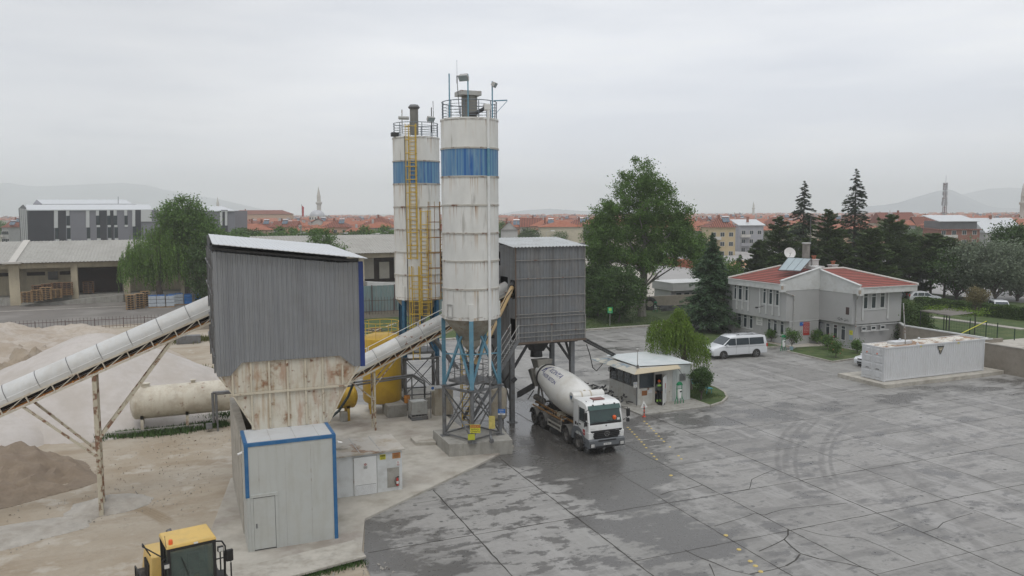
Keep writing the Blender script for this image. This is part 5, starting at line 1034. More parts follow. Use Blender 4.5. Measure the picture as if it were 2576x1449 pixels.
for s in (1,-1):
 x=s*(cx_+.004);xo=s*(cx_+.012)
 d=MB();d.quad((x,-.42,1.95),(x,-1.35,1.95),(x,-1.35,2.78),(x,-.62,2.78));d.quad((x,-.42,1.95),(x,-.62,2.78),(x,-.66,2.78),(x,-.46,1.95));d.build('side_window','glass',TK)
 d=MB();d.box((x,-1.42,1.0),(xo,-1.40,2.85));d.box((x,-.3,1.05),(xo,-.28,1.9));d.box((x,-.3,1.9),(xo,-1.4,1.915));d.build('door_gap','steel_dark',TK)
 MB().box((x,-1.32,1.7),(x+s*.03,-1.12,1.76)).box((x,-1.9,1.55),(xo,-1.72,1.75)).box((x,-1.65,1.55),(xo,-1.52,1.7)).build('door_handle','black',TK)
 # mirror
 m_=MB();m_.path([(s*1.15,-.12,2.85),(s*1.45,.02,2.82),(s*1.47,.02,2.2),(s*1.2,-.1,2.0)],.018);m_.box((s*1.38,-.02,2.25),(s*1.6,.08,2.72));m_.box((s*1.38,-.02,1.9),(s*1.56,.1,2.12));m_.build('mirror','black',TK,bevel=.015)
 # light step and arch
 MB().hexa([(s*.98,-.02,1.0),(s*1.22,-.02,1.0),(s*1.22,-.3,1.0),(s*.98,-.3,1.0)],[(s*.86,.03,1.42),(s*1.23,.0,1.42),(s*1.23,-.34,1.42),(s*.86,-.3,1.42)]).build('corner_panel','truck_white',TK,bevel=.02)
 ar=MB();ar.lathe([(.60,-.24),(.66,-.24),(.66,.24),(.60,.24),(.60,-.24)],(s*1.0,AX[0],.54),14,ax=(s,0,0),ph0=0,ph1=2*PI);
 f_=MB();pr=[(AX[0]+.68*math.cos(a),.56+.68*math.sin(a)) for a in np.linspace(.05,PI-.05,13)];po_=[(AX[0]-.95,.6),(AX[0]-.95,1.05),(AX[0]-.6,1.42),(AX[0]-.1,1.5),(AX[0]+.35,1.42),(AX[0]+.8,1.05),(AX[0]+.8,.6)]
 f_.prism([(s*.9,y,z) for y,z in pr+po_],(s*.33,0,0));f_.build('wheel_arch','bumper',TK)
 for i,y in ((1,AX[1]),(2,AX[2]),(3,AX[3])):
  mg=MB();wv=.3 if i == 1 else .36;c0=(s*(1.0 if i == 1 else .95),y,.55);mg.lathe([(.64,-wv),(.67,-wv),(.67,wv),(.64,wv),(.64,-wv)],c0,24,ax=(1,0,0));
  keep=[];nv=[];
  bmv=mg.v;
  mg.f=[f for f in mg.f if min(bmv[k][2] for k in f)>.62];mg.m=[0]*len(mg.f);mg.build('mudguard',mat('mudguard',(.10,.098,.092),.7,var=.25,vs=3),TK)
MB().lathe([(.001,0),(.05,0),(.05,.01),(.001,.01)],(0,-.055,1.78),16,ax=(0,1,0)).build('bonnet_badge','steel_grey',TK)
gr_=MB();gr_.hexa([(-.82,-.04,1.0),(.82,-.04,1.0),(.82,-.1,1.0),(-.82,-.1,1.0)],[(-1.1,.01,1.52),(1.1,.01,1.52),(1.1,-.1,1.52),(-1.1,-.1,1.52)])
gr_.build('grille','black',TK,bevel=.02);gr_=MB()
for k in range(4): z=1.08+k*.11;w__=.80+(z-1.0)*.5;gr_.box((-w__,-.01,z),(w__,.03,z+.045))
gr_.build('grille_slat',mat('slat',(.022,.022,.024),.5,var=.2),TK,bevel=.008)
st_=MB();st_.lathe([(.145,0),(.165,0),(.165,.02),(.145,.02),(.145,0)],(0,.035,1.3),28,ax=(0,1,0))
for k in range(3): a=PI/2+k*2*PI/3;st_.beam((0,.045,1.3),(.15*math.cos(a),.045,1.3+.15*math.sin(a)),.018,.03,up=(0,1,0))
st_.build('grille_star','chrome',TK);text('AXOR',.09,(-.72,.035,1.47),(-1,0,0),(0,0,1),'chrome',TK)
bp=MB();bp.prism([(-1.24,0,.42),(-1.24,.08,.5),(-1.24,.1,.95),(-1.24,.0,1.0),(-1.24,-.55,1.0),(-1.24,-.55,.5)],(2.48,0,0));bp.build('bumper','bumper',TK,bevel=.035)
MB().box((-.62,.09,.86),(.62,.112,.95)).box((-.8,.09,.46),(.8,.112,.58)).build('bumper_slot','black',TK,bevel=.005)
for s in (1,-1):
 MB().box((s*.86,.06,.5),(s*1.18,.125,.78)).build('headlight_frame','steel_dark',TK,bevel=.02);MB().box((s*.89,.08,.53),(s*1.15,.135,.75)).build('headlight','lamp_glass',TK,bevel=.03)
 MB().box((s*1.0,-.75,.38),(s*1.24,-.35,.44)).box((s*1.05,-.72,.7),(s*1.25,-.4,.75)).build('step','steel_dark',TK)
sign('plate','',(0,.118,.68),.52,.12,[('42 CBE 29',.095,0,'ink')],'sign_white',ax=(-1,0,0),parent=TK)
MB().hexa([(-.42,-.95,3.18),(.42,-.95,3.18),(.42,-1.5,3.2),(-.42,-1.5,3.2)],[(-.38,-.98,3.235),(.38,-.98,3.235),(.38,-1.46,3.25),(-.38,-1.46,3.25)]).build('roof_hatch',mat('hatch_brown',(.16,.045,.03),.3),TK,bevel=.02)
MB().tube((.55,-.72,3.15),(.55,-.72,3.26),.03,8).tube((.95,-.9,3.1),(.95,-.9,3.2),.03,8).build('roof_aerial','black',TK)
MB().box((.75,-.07,1.6),(1.05,-.055,1.7)).build('windscreen_sticker','sign_white',TK)
MB().box((-.98,yw(2.05)+.014,2.03),(-.8,yw(2.2)+.022,2.17)).build('windscreen_sticker','sign_white',TK)
text('3240',.1,(1.212,-.62,1.68),(0,1,0),(0,0,1),'ink',TK);MB().box((1.204,-.85,1.15),(1.21,-.55,1.5)).build('door_emblem','sign_red',TK);text('BETON',.07,(1.213,-.7,1.3),(0,1,0),(0,0,1),'sign_white',TK)
# driver behind the glass
dv=MB();dv.lathe([(.001,-.12),(.1,-.1),(.13,0),(.12,.08),(.07,.13),(.001,.15)],(-.62,yw(2.15)+.012,2.2),14);dv.build('driver_helmet','hat',TK,smooth=True)
# drum
az=math.atan(.155);axd=Vector((0,-math.cos(az),math.sin(az)));D0=Vector((0,-2.35,2.3));DL=7.35
prof=[(.001,-.05),(.55,-.04),(.74,0),(.82,.08),(1.10,1.1),(1.19,1.7),(1.225,2.4),(1.22,3.4),(1.17,4.2),(1.02,5.3),(.80,6.35),(.62,6.95),(.60,7.2),(.52,7.22),(.5,6.8)]
rD=lambda h: float(np.interp(h,[p[1] for p in prof[2:13]],[p[0] for p in prof[2:13]]))
def smoothprof(P,n=5):
 hs=np.array([p[1] for p in P]);rs=np.array([p[0] for p in P]);out=[]
 for i in range(len(P)-1):
  for k in range(n): out.append((rs[i]+(rs[i+1]-rs[i])*k/n,hs[i]+(hs[i+1]-hs[i])*k/n))
 out.append((rs[-1],hs[-1]));r=np.array([o[0] for o in out]);
 for _ in range(10): r[1:-1]=.25*r[:-2]+.5*r[1:-1]+.25*r[2:]
 return [(max(.001,a),o[1]) for a,o in zip(r,out)]
sp0=smoothprof(prof[3:12]);rD=lambda h: float(np.interp(h,[p[1] for p in sp0],[p[0] for p in sp0]))
dm=MB();dm.lathe(prof[:3]+sp0+prof[12:],D0,64,ax=axd);dm.build('drum','drum',TK,smooth=True)
sm=MB()
for h in (1.75,3.35): sm.lathe([(rD(h)-.01,h-.02),(rD(h)+.005,h),(rD(h)-.01,h+.02)],D0,64,ax=axd)
sm.build('drum_seam','drum',TK,smooth=True)
MB().lathe([(rD(6.2)-.02,6.12),(rD(6.2)+.07,6.13),(rD(6.2)+.07,6.27),(rD(6.2)-.02,6.3)],D0,48,ax=axd).build('drum_ring','steel_dark',TK,smooth=True)
sx_=Vector((1,0,0));up_=sx_.cross(axd);up_=up_ if up_.z>0 else -up_
def drum_pt(h,phi,k=.012): return D0+axd*h+(sx_*math.cos(phi)+up_*math.sin(phi))*(rD(h)+k)
def drum_text(s,size,h0,phi0,shear=0.):
 r0=rD(h0);text(s,size,(0,0,0),(1,0,0),(0,1,0),'ink_blue',TK,'lettering','CENTER',.004,lambda c: drum_pt(h0-(c.x+shear*c.y),phi0+c.y/r0,.014+c.z))
drum_text('KONYA',.54,3.95,1.10,.25);drum_text('HAZIR BETON',.36,4.15,.62)
em=MB()
def dpoly(pts): # (along towards the front, around) in metres about the emblem centre
 h0,p0,r0=5.35,1.02,rD(5.35);em.add([drum_pt(h0-a,p0+b/r0,.016) for a,b in pts],[tuple(range(len(pts)))])
for poly in ([(-.55,-.33),(-.32,-.30),(-.12,-.02),(-.28,.02)],[(-.28,.02),(-.12,-.02),(.14,.33),(-.02,.38)],[(-.08,.03),(.05,-.02),(.02,-.33),(-.14,-.36)],[(.18,.40),(.36,.46),(.30,.36),(.17,.31)],[(-.38,-.02),(-.31,.06),(.02,.28),(-.02,.16)]): dpoly(poly)
em.build('drum_emblem','ink_blue',TK)
# rear: ring frame, hopper, chute, legs
rf_=MB();e=D0+axd*6.3
for s in (1,-1): rf_.beam((s*.55,-9.0,1.3),(s*.62,e.y,e.z-.3),.14,.1);rf_.beam((s*.62,e.y,e.z-.3),(s*.62,e.y+.9,1.3),.1,.08);rf_.beam((s*.7,-2.55,1.2),(s*.45,-2.3,2.1),.18,.1)
rf_.tube((-.5,e.y+.1,e.z-.95),(.5,e.y+.1,e.z-.95),.12);rf_.box((-.65,-9.3,1.2),(.65,-9.1,1.32));rf_.build('drum_stand',mat('stand',(.2,.19,.175),.7,var=.2,vs=3),TK)
hz=D0+axd*7.25;fn=MB();fn.hexa([(-.4,hz.y-.35,hz.z-.1),(.4,hz.y-.35,hz.z-.1),(.4,hz.y+.45,hz.z+.1),(-.4,hz.y+.45,hz.z+.1)],[(-.62,hz.y-.6,hz.z+.85),(.62,hz.y-.6,hz.z+.85),(.62,hz.y+.55,hz.z+.95),(-.62,hz.y+.55,hz.z+.95)])
fn.build('feed_hopper',mat('feed',(.24,.23,.205),.75,var=.2,vs=2),TK,bevel=.02)
MB().hexa([(-.5,hz.y-.55,hz.z-1.0),(.5,hz.y-.55,hz.z-1.0),(.5,hz.y-.1,hz.z-1.1),(-.5,hz.y-.1,hz.z-1.1)],[(-.8,hz.y-.7,hz.z+.05),(.8,hz.y-.7,hz.z+.05),(.8,hz.y-.2,hz.z+.25),(-.8,hz.y-.2,hz.z+.25)]).build('spout','feed' ,TK,bevel=.03)
MB().hexa([(1.3,hz.y-.8,1.5),(1.75,hz.y-.5,1.5),(1.75,hz.y-.5,1.95),(1.3,hz.y-.8,1.95)],[(.35,hz.y-.45,2.1),(.8,hz.y-.1,2.1),(.8,hz.y-.1,2.55),(.35,hz.y-.45,2.55)]).tube((.5,hz.y-.3,2.0),(1.2,hz.y+.2,1.5),.04).build('chute','steel_dark',TK,bevel=.02)
# water tank across behind the cab, small tank, rails, guard
WT=MB();WT.lathe([(.001,-.03),(.3,-.02),(.335,.03),(.335,2.17),(.3,2.22),(.001,2.23)],(1.12,-2.55,3.12),30,ax=(-1,0,0));wto=WT.build('water_tank','drum',TK,smooth=True)
MB().lathe([(.343,.55),(.35,.6),(.343,.65)],(1.12,-2.55,3.12),30,ax=(-1,0,0)).lathe([(.343,1.2),(.35,1.25),(.343,1.3)],(1.12,-2.55,3.12),30,ax=(-1,0,0)).tube((.2,-2.55,3.44),(.2,-2.55,3.5),.09).build('tank_strap','cream_paint',TK)
MB().add([(1.158,-2.75,3.2),(1.158,-2.35,3.2),(1.158,-2.46,3.06),(1.158,-2.55,2.92),(1.158,-2.64,3.06)],[(0,1,2,3,4)]).build('tank_emblem',mat('emblem_teal',(.05,.12,.2),.5),TK)
ot=MB();ot.lathe([(.001,0),(.2,.02),(.22,.06),(.22,1.1),(.001,1.14)],(.75,-9.0,1.75),18,ax=(-.15,.95,-.12));ot.build('air_tank','chassis',TK,bevel=.03);MB().box((.5,-5.6,.6),(1.15,-4.3,1.1)).build('fuel_tank','chassis',TK,bevel=.05)
gd_=MB()
for z in (.58,.86): gd_.beam((1.2,-3.95,z),(1.2,-5.95,z),.03,.11)
for y in (-3.98,-5.92): gd_.beam((1.2,y,.5),(1.2,y,.92),.05,.05)
gd_.path([(1.15,-4.0,.9),(1.15,-4.0,1.3),(.7,-4.0,1.34)],.03);gd_.build('side_guard',mat('guard',(.36,.345,.31),.6,var=.2,vs=3,dirt=((.15,.13,.11),.5,4)),TK)
mz=MB()
for k in range(5): y=-4.3-k*.36;mz.path([(.95,y,1.2),(.95,y,1.45),(.6,y+.1,1.5)],.02,5)
mz.box((.35,-5.3,1.2),(.8,-4.9,1.5));mz.build('hydraulic_pipe','rusty_post',TK)
TK.location=(23.62,41.95,0);TK.rotation_euler.z=PI
# ================================================================ people
def skin_person(t,pts,edges,rad,m,name,sub=2):
 me=bpy.data.meshes.new(name);me.from_pydata([Vector(p) for p in pts],edges,[]);o=bpy.data.objects.new(name,me);S.collection.objects.link(o)
 sk=o.modifiers.new('s','SKIN');sk.use_smooth_shade=True
 for v,r in zip(me.skin_vertices[0].data,rad): v.radius=(r[0],r[1]) if isinstance(r,tuple) else (r,r)
 me.skin_vertices[0].data[0].use_root=True;ss=o.modifiers.new('u','SUBSURF');ss.levels=ss.render_levels=sub
 bpy.context.view_layer.update();m2=bpy.data.meshes.new_from_object(o.evaluated_get(bpy.context.evaluated_depsgraph_get()));bpy.data.objects.remove(o)
 m2.materials.clear();m2.materials.append(M[m]);m2.name=name;o=bpy.data.objects.new(name,m2);S.collection.objects.link(o);o.parent=t;return o
def person(label,loc,rz,armL,armR,low=False):
 """faces -y before turning; arms = [elbow, wrist]; clothed body as one skin"""
 t=thing('person',label,'person',(0,0,0))
 z=lambda v: v
 body=[(0,0,.95),(0,.01,1.12),(0,.01,1.32),(0,.0,1.46),(0,-.015,1.54),(.19,0,1.42),(-.19,0,1.42),armL[0],armR[0],armL[1],armR[1]]
 e=[(0,1),(1,2),(2,3),(3,4),(3,5),(3,6),(5,7),(6,8),(7,9),(8,10)]
 skin_person(t,body,e,[(.17,.12),(.155,.11),(.19,.12),(.12,.09),.055,.075,.075,.052,.052,.042,.042],'cloth_grey','jacket')
 skin_person(t,[(0,0,.98),(.1,0,.88),(-.1,0,.88),(.115,-.02,.5),(-.115,-.01,.5),(.12,.01,.1),(-.12,.01,.1)],[(0,1),(0,2),(1,3),(2,4),(3,5),(4,6)],[(.165,.12),.1,.1,.072,.072,.062,.062],'cloth_dark','trousers')
 MB().lathe([(.07,0),(.135,-.02),(.19,-.1),(.2,-.14)],(0,0,1.5),20).build('hi_vis_yoke','hivis',t,smooth=True)
 q=bpy.data.objects[t.children[-1].name]
 for v in q.data.vertices: v.co.y *= .68
 for s in (1,-1):
  MB().lathe([(.068,.12),(.076,.13),(.076,.28),(.07,.29)],(s*.12,.01,0),12).build('reflective_cuff','hivis',t,smooth=True)
  MB().hexa([(s*.12-.05,-.17,0),(s*.12+.05,-.17,0),(s*.12+.05,.09,0),(s*.12-.05,.09,0)],[(s*.12-.045,-.15,.07),(s*.12+.045,-.15,.07),(s*.12+.045,.08,.12),(s*.12-.045,.08,.12)]).build('boot','black',t,bevel=.015)
 # head with face
 h=MB();h.lathe([(.001,-.12),(.045,-.115),(.07,-.07),(.08,0),(.078,.05),(.055,.1),(.001,.118)],(0,-.015,1.67),18);h.hexa([(-.015,-.11,1.645),(.015,-.11,1.645),(.012,-.08,1.645),(-.012,-.08,1.645)],[(-.008,-.1,1.69),(.008,-.1,1.69),(.008,-.08,1.69),(-.008,-.08,1.69)]);h.tube((0,-.01,1.5),(0,-.01,1.6),.055,12)
 for s in (1,-1): h.box((s*.075,-.02,1.64),(s*.09,.01,1.7))
 hd_=h.build('head','skin',t,smooth=True);ey=MB()
 for s in (1,-1): ey.box((s*.02,-.094,1.675),(s*.042,-.088,1.69))
 ey.box((-.025,-.09,1.61),(.025,-.083,1.618));ey.build('eyes_and_mouth','ink',t)
 ht_=MB();ht_.lathe([(.125,0),(.112,.01),(.108,.05),(.09,.1),(.05,.13),(.001,.14)],(0,0,1.71),22);ht_.hexa([(-.09,-.19,1.70),(.09,-.19,1.70),(.11,-.08,1.705),(-.11,-.08,1.705)],[(-.08,-.185,1.71),(.08,-.185,1.71),(.1,-.08,1.72),(-.1,-.08,1.72)]);ht_.build('hard_hat','hat',t,smooth=True)
 for s,w in ((1,armL[1]),(-1,armR[1])):
  hn=MB();w=Vector(w);hn.hexa([(w.x-.035,w.y-.018,w.z-.1),(w.x+.035,w.y-.018,w.z-.1),(w.x+.035,w.y+.018,w.z-.1),(w.x-.035,w.y+.018,w.z-.1)],[(w.x-.028,w.y-.02,w.z),(w.x+.028,w.y-.02,w.z),(w.x+.028,w.y+.02,w.z),(w.x-.028,w.y+.02,w.z)])
  for k in range(4): x=w.x-.027+k*.018;hn.tube((x,w.y,w.z-.095),(x,w.y-.015,w.z-.14+abs(k-1.5)*.006),.008,6);hn.tube((x,w.y-.015,w.z-.14),(x,w.y-.035,w.z-.17+abs(k-1.5)*.008),.0075,6)
  hn.tube((w.x-s*.035,w.y,w.z-.03),(w.x-s*.05,w.y-.03,w.z-.09),.0095,6);hn.build('hand','skin',t,smooth=True)
 t.location=loc;t.rotation_euler.z=rz;return t
# ================================================================ kiosk
b7=C(2350,1350,4.262);KX0,KX1,KY0,KY1,kz=31.7,36.4,51.55,55.9,.12
KO=thing('site_kiosk','small white metal kiosk with beige awnings and a pale corrugated roof','kiosk',(34,54,kz));kh=2.94
def wallwin(mb,gl,fixed,axis,s0,s1,z0_,z1_,wins,thick=.06,inward=1):
 """wall on plane axis=fixed from s0..s1 with rectangular holes wins=[(a,b,za,zb)]; gl receives panes"""
 P=(lambda s,d,z: (s,fixed+d,z)) if axis == 'y' else (lambda s,d,z: (fixed+d,s,z));cur=s0
 for a,b,za,zb in sorted(wins):
  if a>cur: mb.box(P(cur,0,z0_),P(a,thick*inward,z1_))
  mb.box(P(a,0,z0_),P(b,thick*inward,za));mb.box(P(a,0,zb),P(b,thick*inward,z1_));cur=b
  if gl is not None: gl.box(P(a,thick*inward*.5,za),P(b,thick*inward*.7,zb))
 mb.box(P(cur,0,z0_),P(s1,thick*inward,z1_))
wl=MB();gl=MB();kw_=lambda x,y: PV(*b7(x,y),KY0)
wa,wb=kw_(890,860),kw_(1130,590);da,db=kw_(1148,1140),kw_(1275,620)
wallwin(wl,None,KY0,'y',KX0,KX1,kz,kh,[(wa.x,wb.x,wa.z,min(wb.z,2.54)),(da.x,db.x,kz+.03,db.z)])
lw=[(PU(*b7(x,700),KX0).y,PU(*b7(x2,700),KX0).y) for x,x2 in ((845,735),(722,615),(605,500),(490,385))];lwz=(1.45,2.42)
wallwin(wl,None,KX0,'x',KY0+.06,KY1,kz,kh,[(a,b,*lwz) for a,b in lw])
wl.box((KX1-.06,KY0+.06,kz),(KX1,KY1,kh));wl.box((KX0+.06,KY1-.06,kz),(KX1-.06,KY1,kh));wl.box((KX0+.05,KY0+.05,kh-.03),(KX1-.05,KY1-.05,kh));wl.build('wall',mat('kiosk_wall',(.52,.52,.49),.55,var=.06,vs=1.2,dirt=((.36,.33,.27),.45,1.6),rust=[(RUSTC,.68,2.2)],streak=((.33,.27,.2),.3,6,.5)),KO)
co=MB();xr=kw_(1440,1000).x;corr(co,(xr,KY0-.02),(KX1+.02,KY0-.02),kz,kh,.16,.03);co.box((KX1,KY0-.03,kz),(KX1+.06,KY0+.03,kh));co.build('corrugated_panel',mat('panel_mint',(.47,.50,.485),.45,var=.05,streak=((.38,.40,.39),.4,6,.3)),KO)
for (a,b,za,zb) in [(wa.x,wb.x,wa.z,2.54)]:
 f=MB();f.box((a-.04,KY0-.02,za-.05),(b+.04,KY0-.001,za));f.box((a-.04,KY0-.02,zb),(b+.04,KY0-.001,zb+.04));f.box((a-.04,KY0-.02,za),(a,KY0-.001,zb));f.box((b,KY0-.02,za),(b+.04,KY0-.001,zb));fo=f.build('window','black',KO,bevel=.0);MB().box((a,KY0+.035,za),(b,KY0+.045,zb)).build('pane','glass',fo)
for a,b in lw:
 a,b=min(a,b),max(a,b);f=MB();f.box((KX0-.02,a,lwz[0]-.03),(KX0-.001,b,lwz[0]));f.box((KX0-.02,a,lwz[1]),(KX0-.001,b,lwz[1]+.03));f.box((KX0-.02,a-.03,lwz[0]-.03),(KX0-.001,a,lwz[1]+.03));f.box((KX0-.02,b,lwz[0]-.03),(KX0-.001,b+.03,lwz[1]+.03));fo=f.build('window','black',KO);MB().box((KX0+.03,a,lwz[0]),(KX0+.04,b,lwz[1])).build('pane','glass',fo)
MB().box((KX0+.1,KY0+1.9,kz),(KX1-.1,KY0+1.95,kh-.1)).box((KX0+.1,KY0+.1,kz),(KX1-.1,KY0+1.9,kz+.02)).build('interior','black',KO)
# open door leaf
dd=Vector((.30,-.72,0)).normalized();dw=.78;do=Vector((db.x,KY0,kz+.04));e=Vector((db.x+.0,KY0,0)) 
hinge=Vector((db.x+.5,KY0-.02,kz+.05));fe=g(*b7(1280,1162),kz+.03);hinge.x=kw_(1345,900).x;mb=MB();mb.prism([hinge,fe,fe+Vector((0,0,2.15)),hinge+Vector((0,0,2.15))],Vector((.04,.03,0)));DO=mb.build('door','white_paint',KO)
n_=(fe-hinge).normalized();nn=Vector((n_.y,-n_.x,0));nn=nn if nn.y<0 else -nn
mid=hinge.lerp(fe,.42)+Vector((0,0,1.35))+nn*.02
MB().prism([mid-n_*.1+Vector((0,0,-.2)),mid+n_*.1+Vector((0,0,-.2)),mid+n_*.1+Vector((0,0,.2)),mid-n_*.1+Vector((0,0,.2))],nn*.004).build('red_notice','sign_red',DO);m2_=mid-Vector((0,0,.42));MB().prism([m2_-n_*.1+Vector((0,0,-.17)),m2_+n_*.1+Vector((0,0,-.17)),m2_+n_*.1+Vector((0,0,.17)),m2_-n_*.1+Vector((0,0,.17))],nn*.004).build('blue_notice','solar_pale',DO)
vt=kw_(1612,672);v2=MB()
for k in range(8): v2.box((vt.x-.28,KY0-.09,vt.z-.26+k*.07),(vt.x+.28,KY0-.055,vt.z-.225+k*.07))
v2.build('vent_grille','steel_grey',KO)
r=lambda x,y,z: g(*b7(x,y),z);rz_=3.02
P0,P1_,P2_,P3_=r(855,490,rz_),r(1800,440,rz_),r(935,262,rz_+.12),r(305,303,rz_+.1);P2_=Vector((P1_.x,P3_.y,rz_+.15));rf=MB();n=26
for i in range(n):
 for a,b,h0,h1 in ((0,.3,0,.03),(.3,.5,.03,.03),(.5,.8,.03,0),(.8,1,0,0)):
  f0,f1=(i+a)/n,(i+b)/n;A_,B_=P0.lerp(P3_,f0),P0.lerp(P3_,f1);C_,D_2=P1_.lerp(P2_,f1),P1_.lerp(P2_,f0);U_=lambda v,d: v+Vector((0,0,d));rf.quad(U_(A_,h0),U_(B_,h1),U_(C_,h1),U_(D_2,h0));rf.quad(U_(A_,h0-.04),U_(B_,h1-.04),U_(B_,h1),U_(A_,h0))
rf.build('roof',mat('kiosk_roof',(.55,.58,.58),.45,.1,.06,1.2,dirt=((.36,.45,.45),.4,.8)),KO)
am=mat('awning',(.50,.43,.30),.6,var=.08,vs=1.5,dirt=((.36,.3,.22),.4,1.5));am2=mat('awning_blue',(.46,.44,.37),.6,var=.1,vs=1.5,rust=[((.2,.3,.38),.54,.9)])
fz=2.71;a0=Vector((KX0-.02,KY0-.02,rz_-.06));a1=r(1480,445,rz_-.05);a1.y=min(a1.y,KY0-.02);o0=r(800,630,fz);o1=r(1590,525,2.83);b1_=Vector((KX0-.02,KY1+.3,rz_));o2=r(40,360,2.75)
aw=MB();aw.prism([a0,a1,o1,o0],(0,0,-.03));aw.build('awning',am,KO);aw=MB();aw.prism([a0,o0,o2,b1_],(0,0,-.03));aw.build('awning',am2,KO)
aw=MB();aw.beam(o1+Vector((-.2,.05,-.03)),(KX1-.5,KY0-.02,1.95),.03);aw.beam(a0+Vector((0,0,.05)),a0+Vector((-.02,-.02,.28)),.1);aw.build('awning_stay','steel_grey',KO)
mp_=MB();lp=Vector(a0)+Vector((.03,.1,0));mp_.tube(lp,lp+Vector((0,0,1.35)),.03,8);mp_.tube(lp+Vector((0,-.06,1.38)),lp+Vector((0,.08,1.42)),.11,12);mp_.box(lp+Vector((-.08,-.08,0)),lp+Vector((.12,.08,.2)));tag(mp_.build('lamp_mast','steel_light'),'short mast with a round lamp on the kiosk roof corner','lamp')
f_=thing('floodlight','small black floodlight under the left end of the kiosk awning','floodlight',(KX0-.15,KY1-.3,2.1));MB().box((KX0-.2,KY1-.45,2.0),(KX0-.08,KY1-.1,2.3)).build('housing','black',f_);MB().box((KX0-.212,KY1-.42,2.03),(KX0-.203,KY1-.13,2.27)).build('glass','lamp_glass',f_)
p=kw_(970,945);MB().box((p.x-.24,KY0-.012,p.z-.2),(p.x+.24,KY0-.004,p.z+.18)).build('rust_plate',mat('rustplate',(.25,.1,.035),.8,var=.3,vs=5),KO)
p=kw_(1068,918);sign('kiosk_notice','small white notice with blue letters under the kiosk window',(p.x,KY0-.008,p.z),.32,.24,[('KANTAR',.06,.05,'sign_blue'),('KİŞİ NO 17',.045,-.05,'sign_blue')],'sign_white')
pp=kw_(1200,1130);person('worker in orange hard hat and lime-collared grey jacket in the kiosk doorway',(pp.x,KY0-.12,kz),-.12,[(.24,.0,1.16),(.25,-.03,.92)],[(-.25,.03,1.16),(-.27,.0,.93)])
pp=kw_(1010,700);sp2=person('dim worker in hard hat seen through the kiosk window',(pp.x,KY0+.65,kz),.2,[(.24,.0,1.16),(.2,-.2,1.05)],[(-.24,.0,1.16),(-.2,-.2,1.05)])
MB().lathe([(.25,0),(.3,.1),(.1,.14),(.001,.12)],(pp.x+.95,KY0-.55,kz),12).box((pp.x+.8,KY0-.8,kz),(pp.x+1.05,KY0-.6,kz+.08)).build('black_bag','black');tag(bpy.data.objects['black_bag'],'crumpled black sack on the pavement before the kiosk door','sack')
def aframe(label,c,w,h,rz=0):
 t=thing('warning_triangle',label,'sign',c,0);c=Vector(c);R_=Matrix.Rotation(rz,3,'Z');q=[Vector((-w/2,0,0)),Vector((w/2,0,0)),Vector((0,.05,h))];MB().prism([c+R_ @ v for v in q],R_ @ Vector((0,.02,0))).build('board','sign_white',t)
 f=MB();k=R_ @ Vector((0,-.006,0))
 for v0,v1,ww in (((-.06,0,.16),(.03,.02,.22),.03),((.03,.02,.22),(.09,.02,.13),.025),((-.1,0,.1),(.1,0,.1),.02),((-.01,.01,.2),(-.05,.02,.28),.025)): f.beam(c+R_ @ Vector(v0)+k,c+R_ @ Vector(v1)+k,ww,.006,up=(0,-1,0))
 f.build('symbol','ink',t)
aframe('white triangular slip-warning board at the kiosk corner',g(*b7(965,1195),kz),.62,.52)
aframe('second warning triangle leaning by the junk behind the truck',g(*b7(85,870),0)+Vector((0,0,0)),.6,.55)
p=g(*b7(965,1350),0);bo=thing('bollard','short red plastic bollard before the kiosk kerb','bollard',p);MB().lathe([(.001,.02),(.14,0),(.14,.04),(.05,.06),(.045,.7),(.03,.74),(.001,.75)],p,14).build('post',mat('bollard_red',(.5,.07,.04),.5),bo,smooth=True);MB().lathe([(.052,.55),(.052,.66)],p,14).lathe([(.0545,.3),(.0545,.38)],p,14).build('reflective_band','steel_dark',bo)
sc_=thing('sign_post','small white sign on a grey post at the left of the kiosk door wall','sign',(KX0-.25,KY0-.05,0));MB().beam((KX0-.15,KY0-.1,.1),(KX0-.15,KY0-.1,2.0),.07).build('post','steel_grey',sc_);sign('s','',(KX0-.3,KY0-.16,1.75),.34,.42,[('DİKKAT',.07,.1,'sign_blue'),('KANTAR',.06,.0,'ink'),('10 km',.07,-.12,'ink')],'sign_white',parent=sc_)
jk=thing('junk_heap','tangle of dark scrap and hoses beside the left kiosk wall','scrap',(31,54,0));mb=MB()
for i in range(46): a=Vector((rnd.uniform(30.4,31.4),rnd.uniform(51.6,58.4),rnd.uniform(.05,.75)));mb.beam(a,a+Vector((rnd.uniform(-.5,.5),rnd.uniform(-.5,.5),rnd.uniform(-.3,.3))),rnd.uniform(.03,.18),rnd.uniform(.03,.14))
mb.build('scrap','steel_dark',jk)
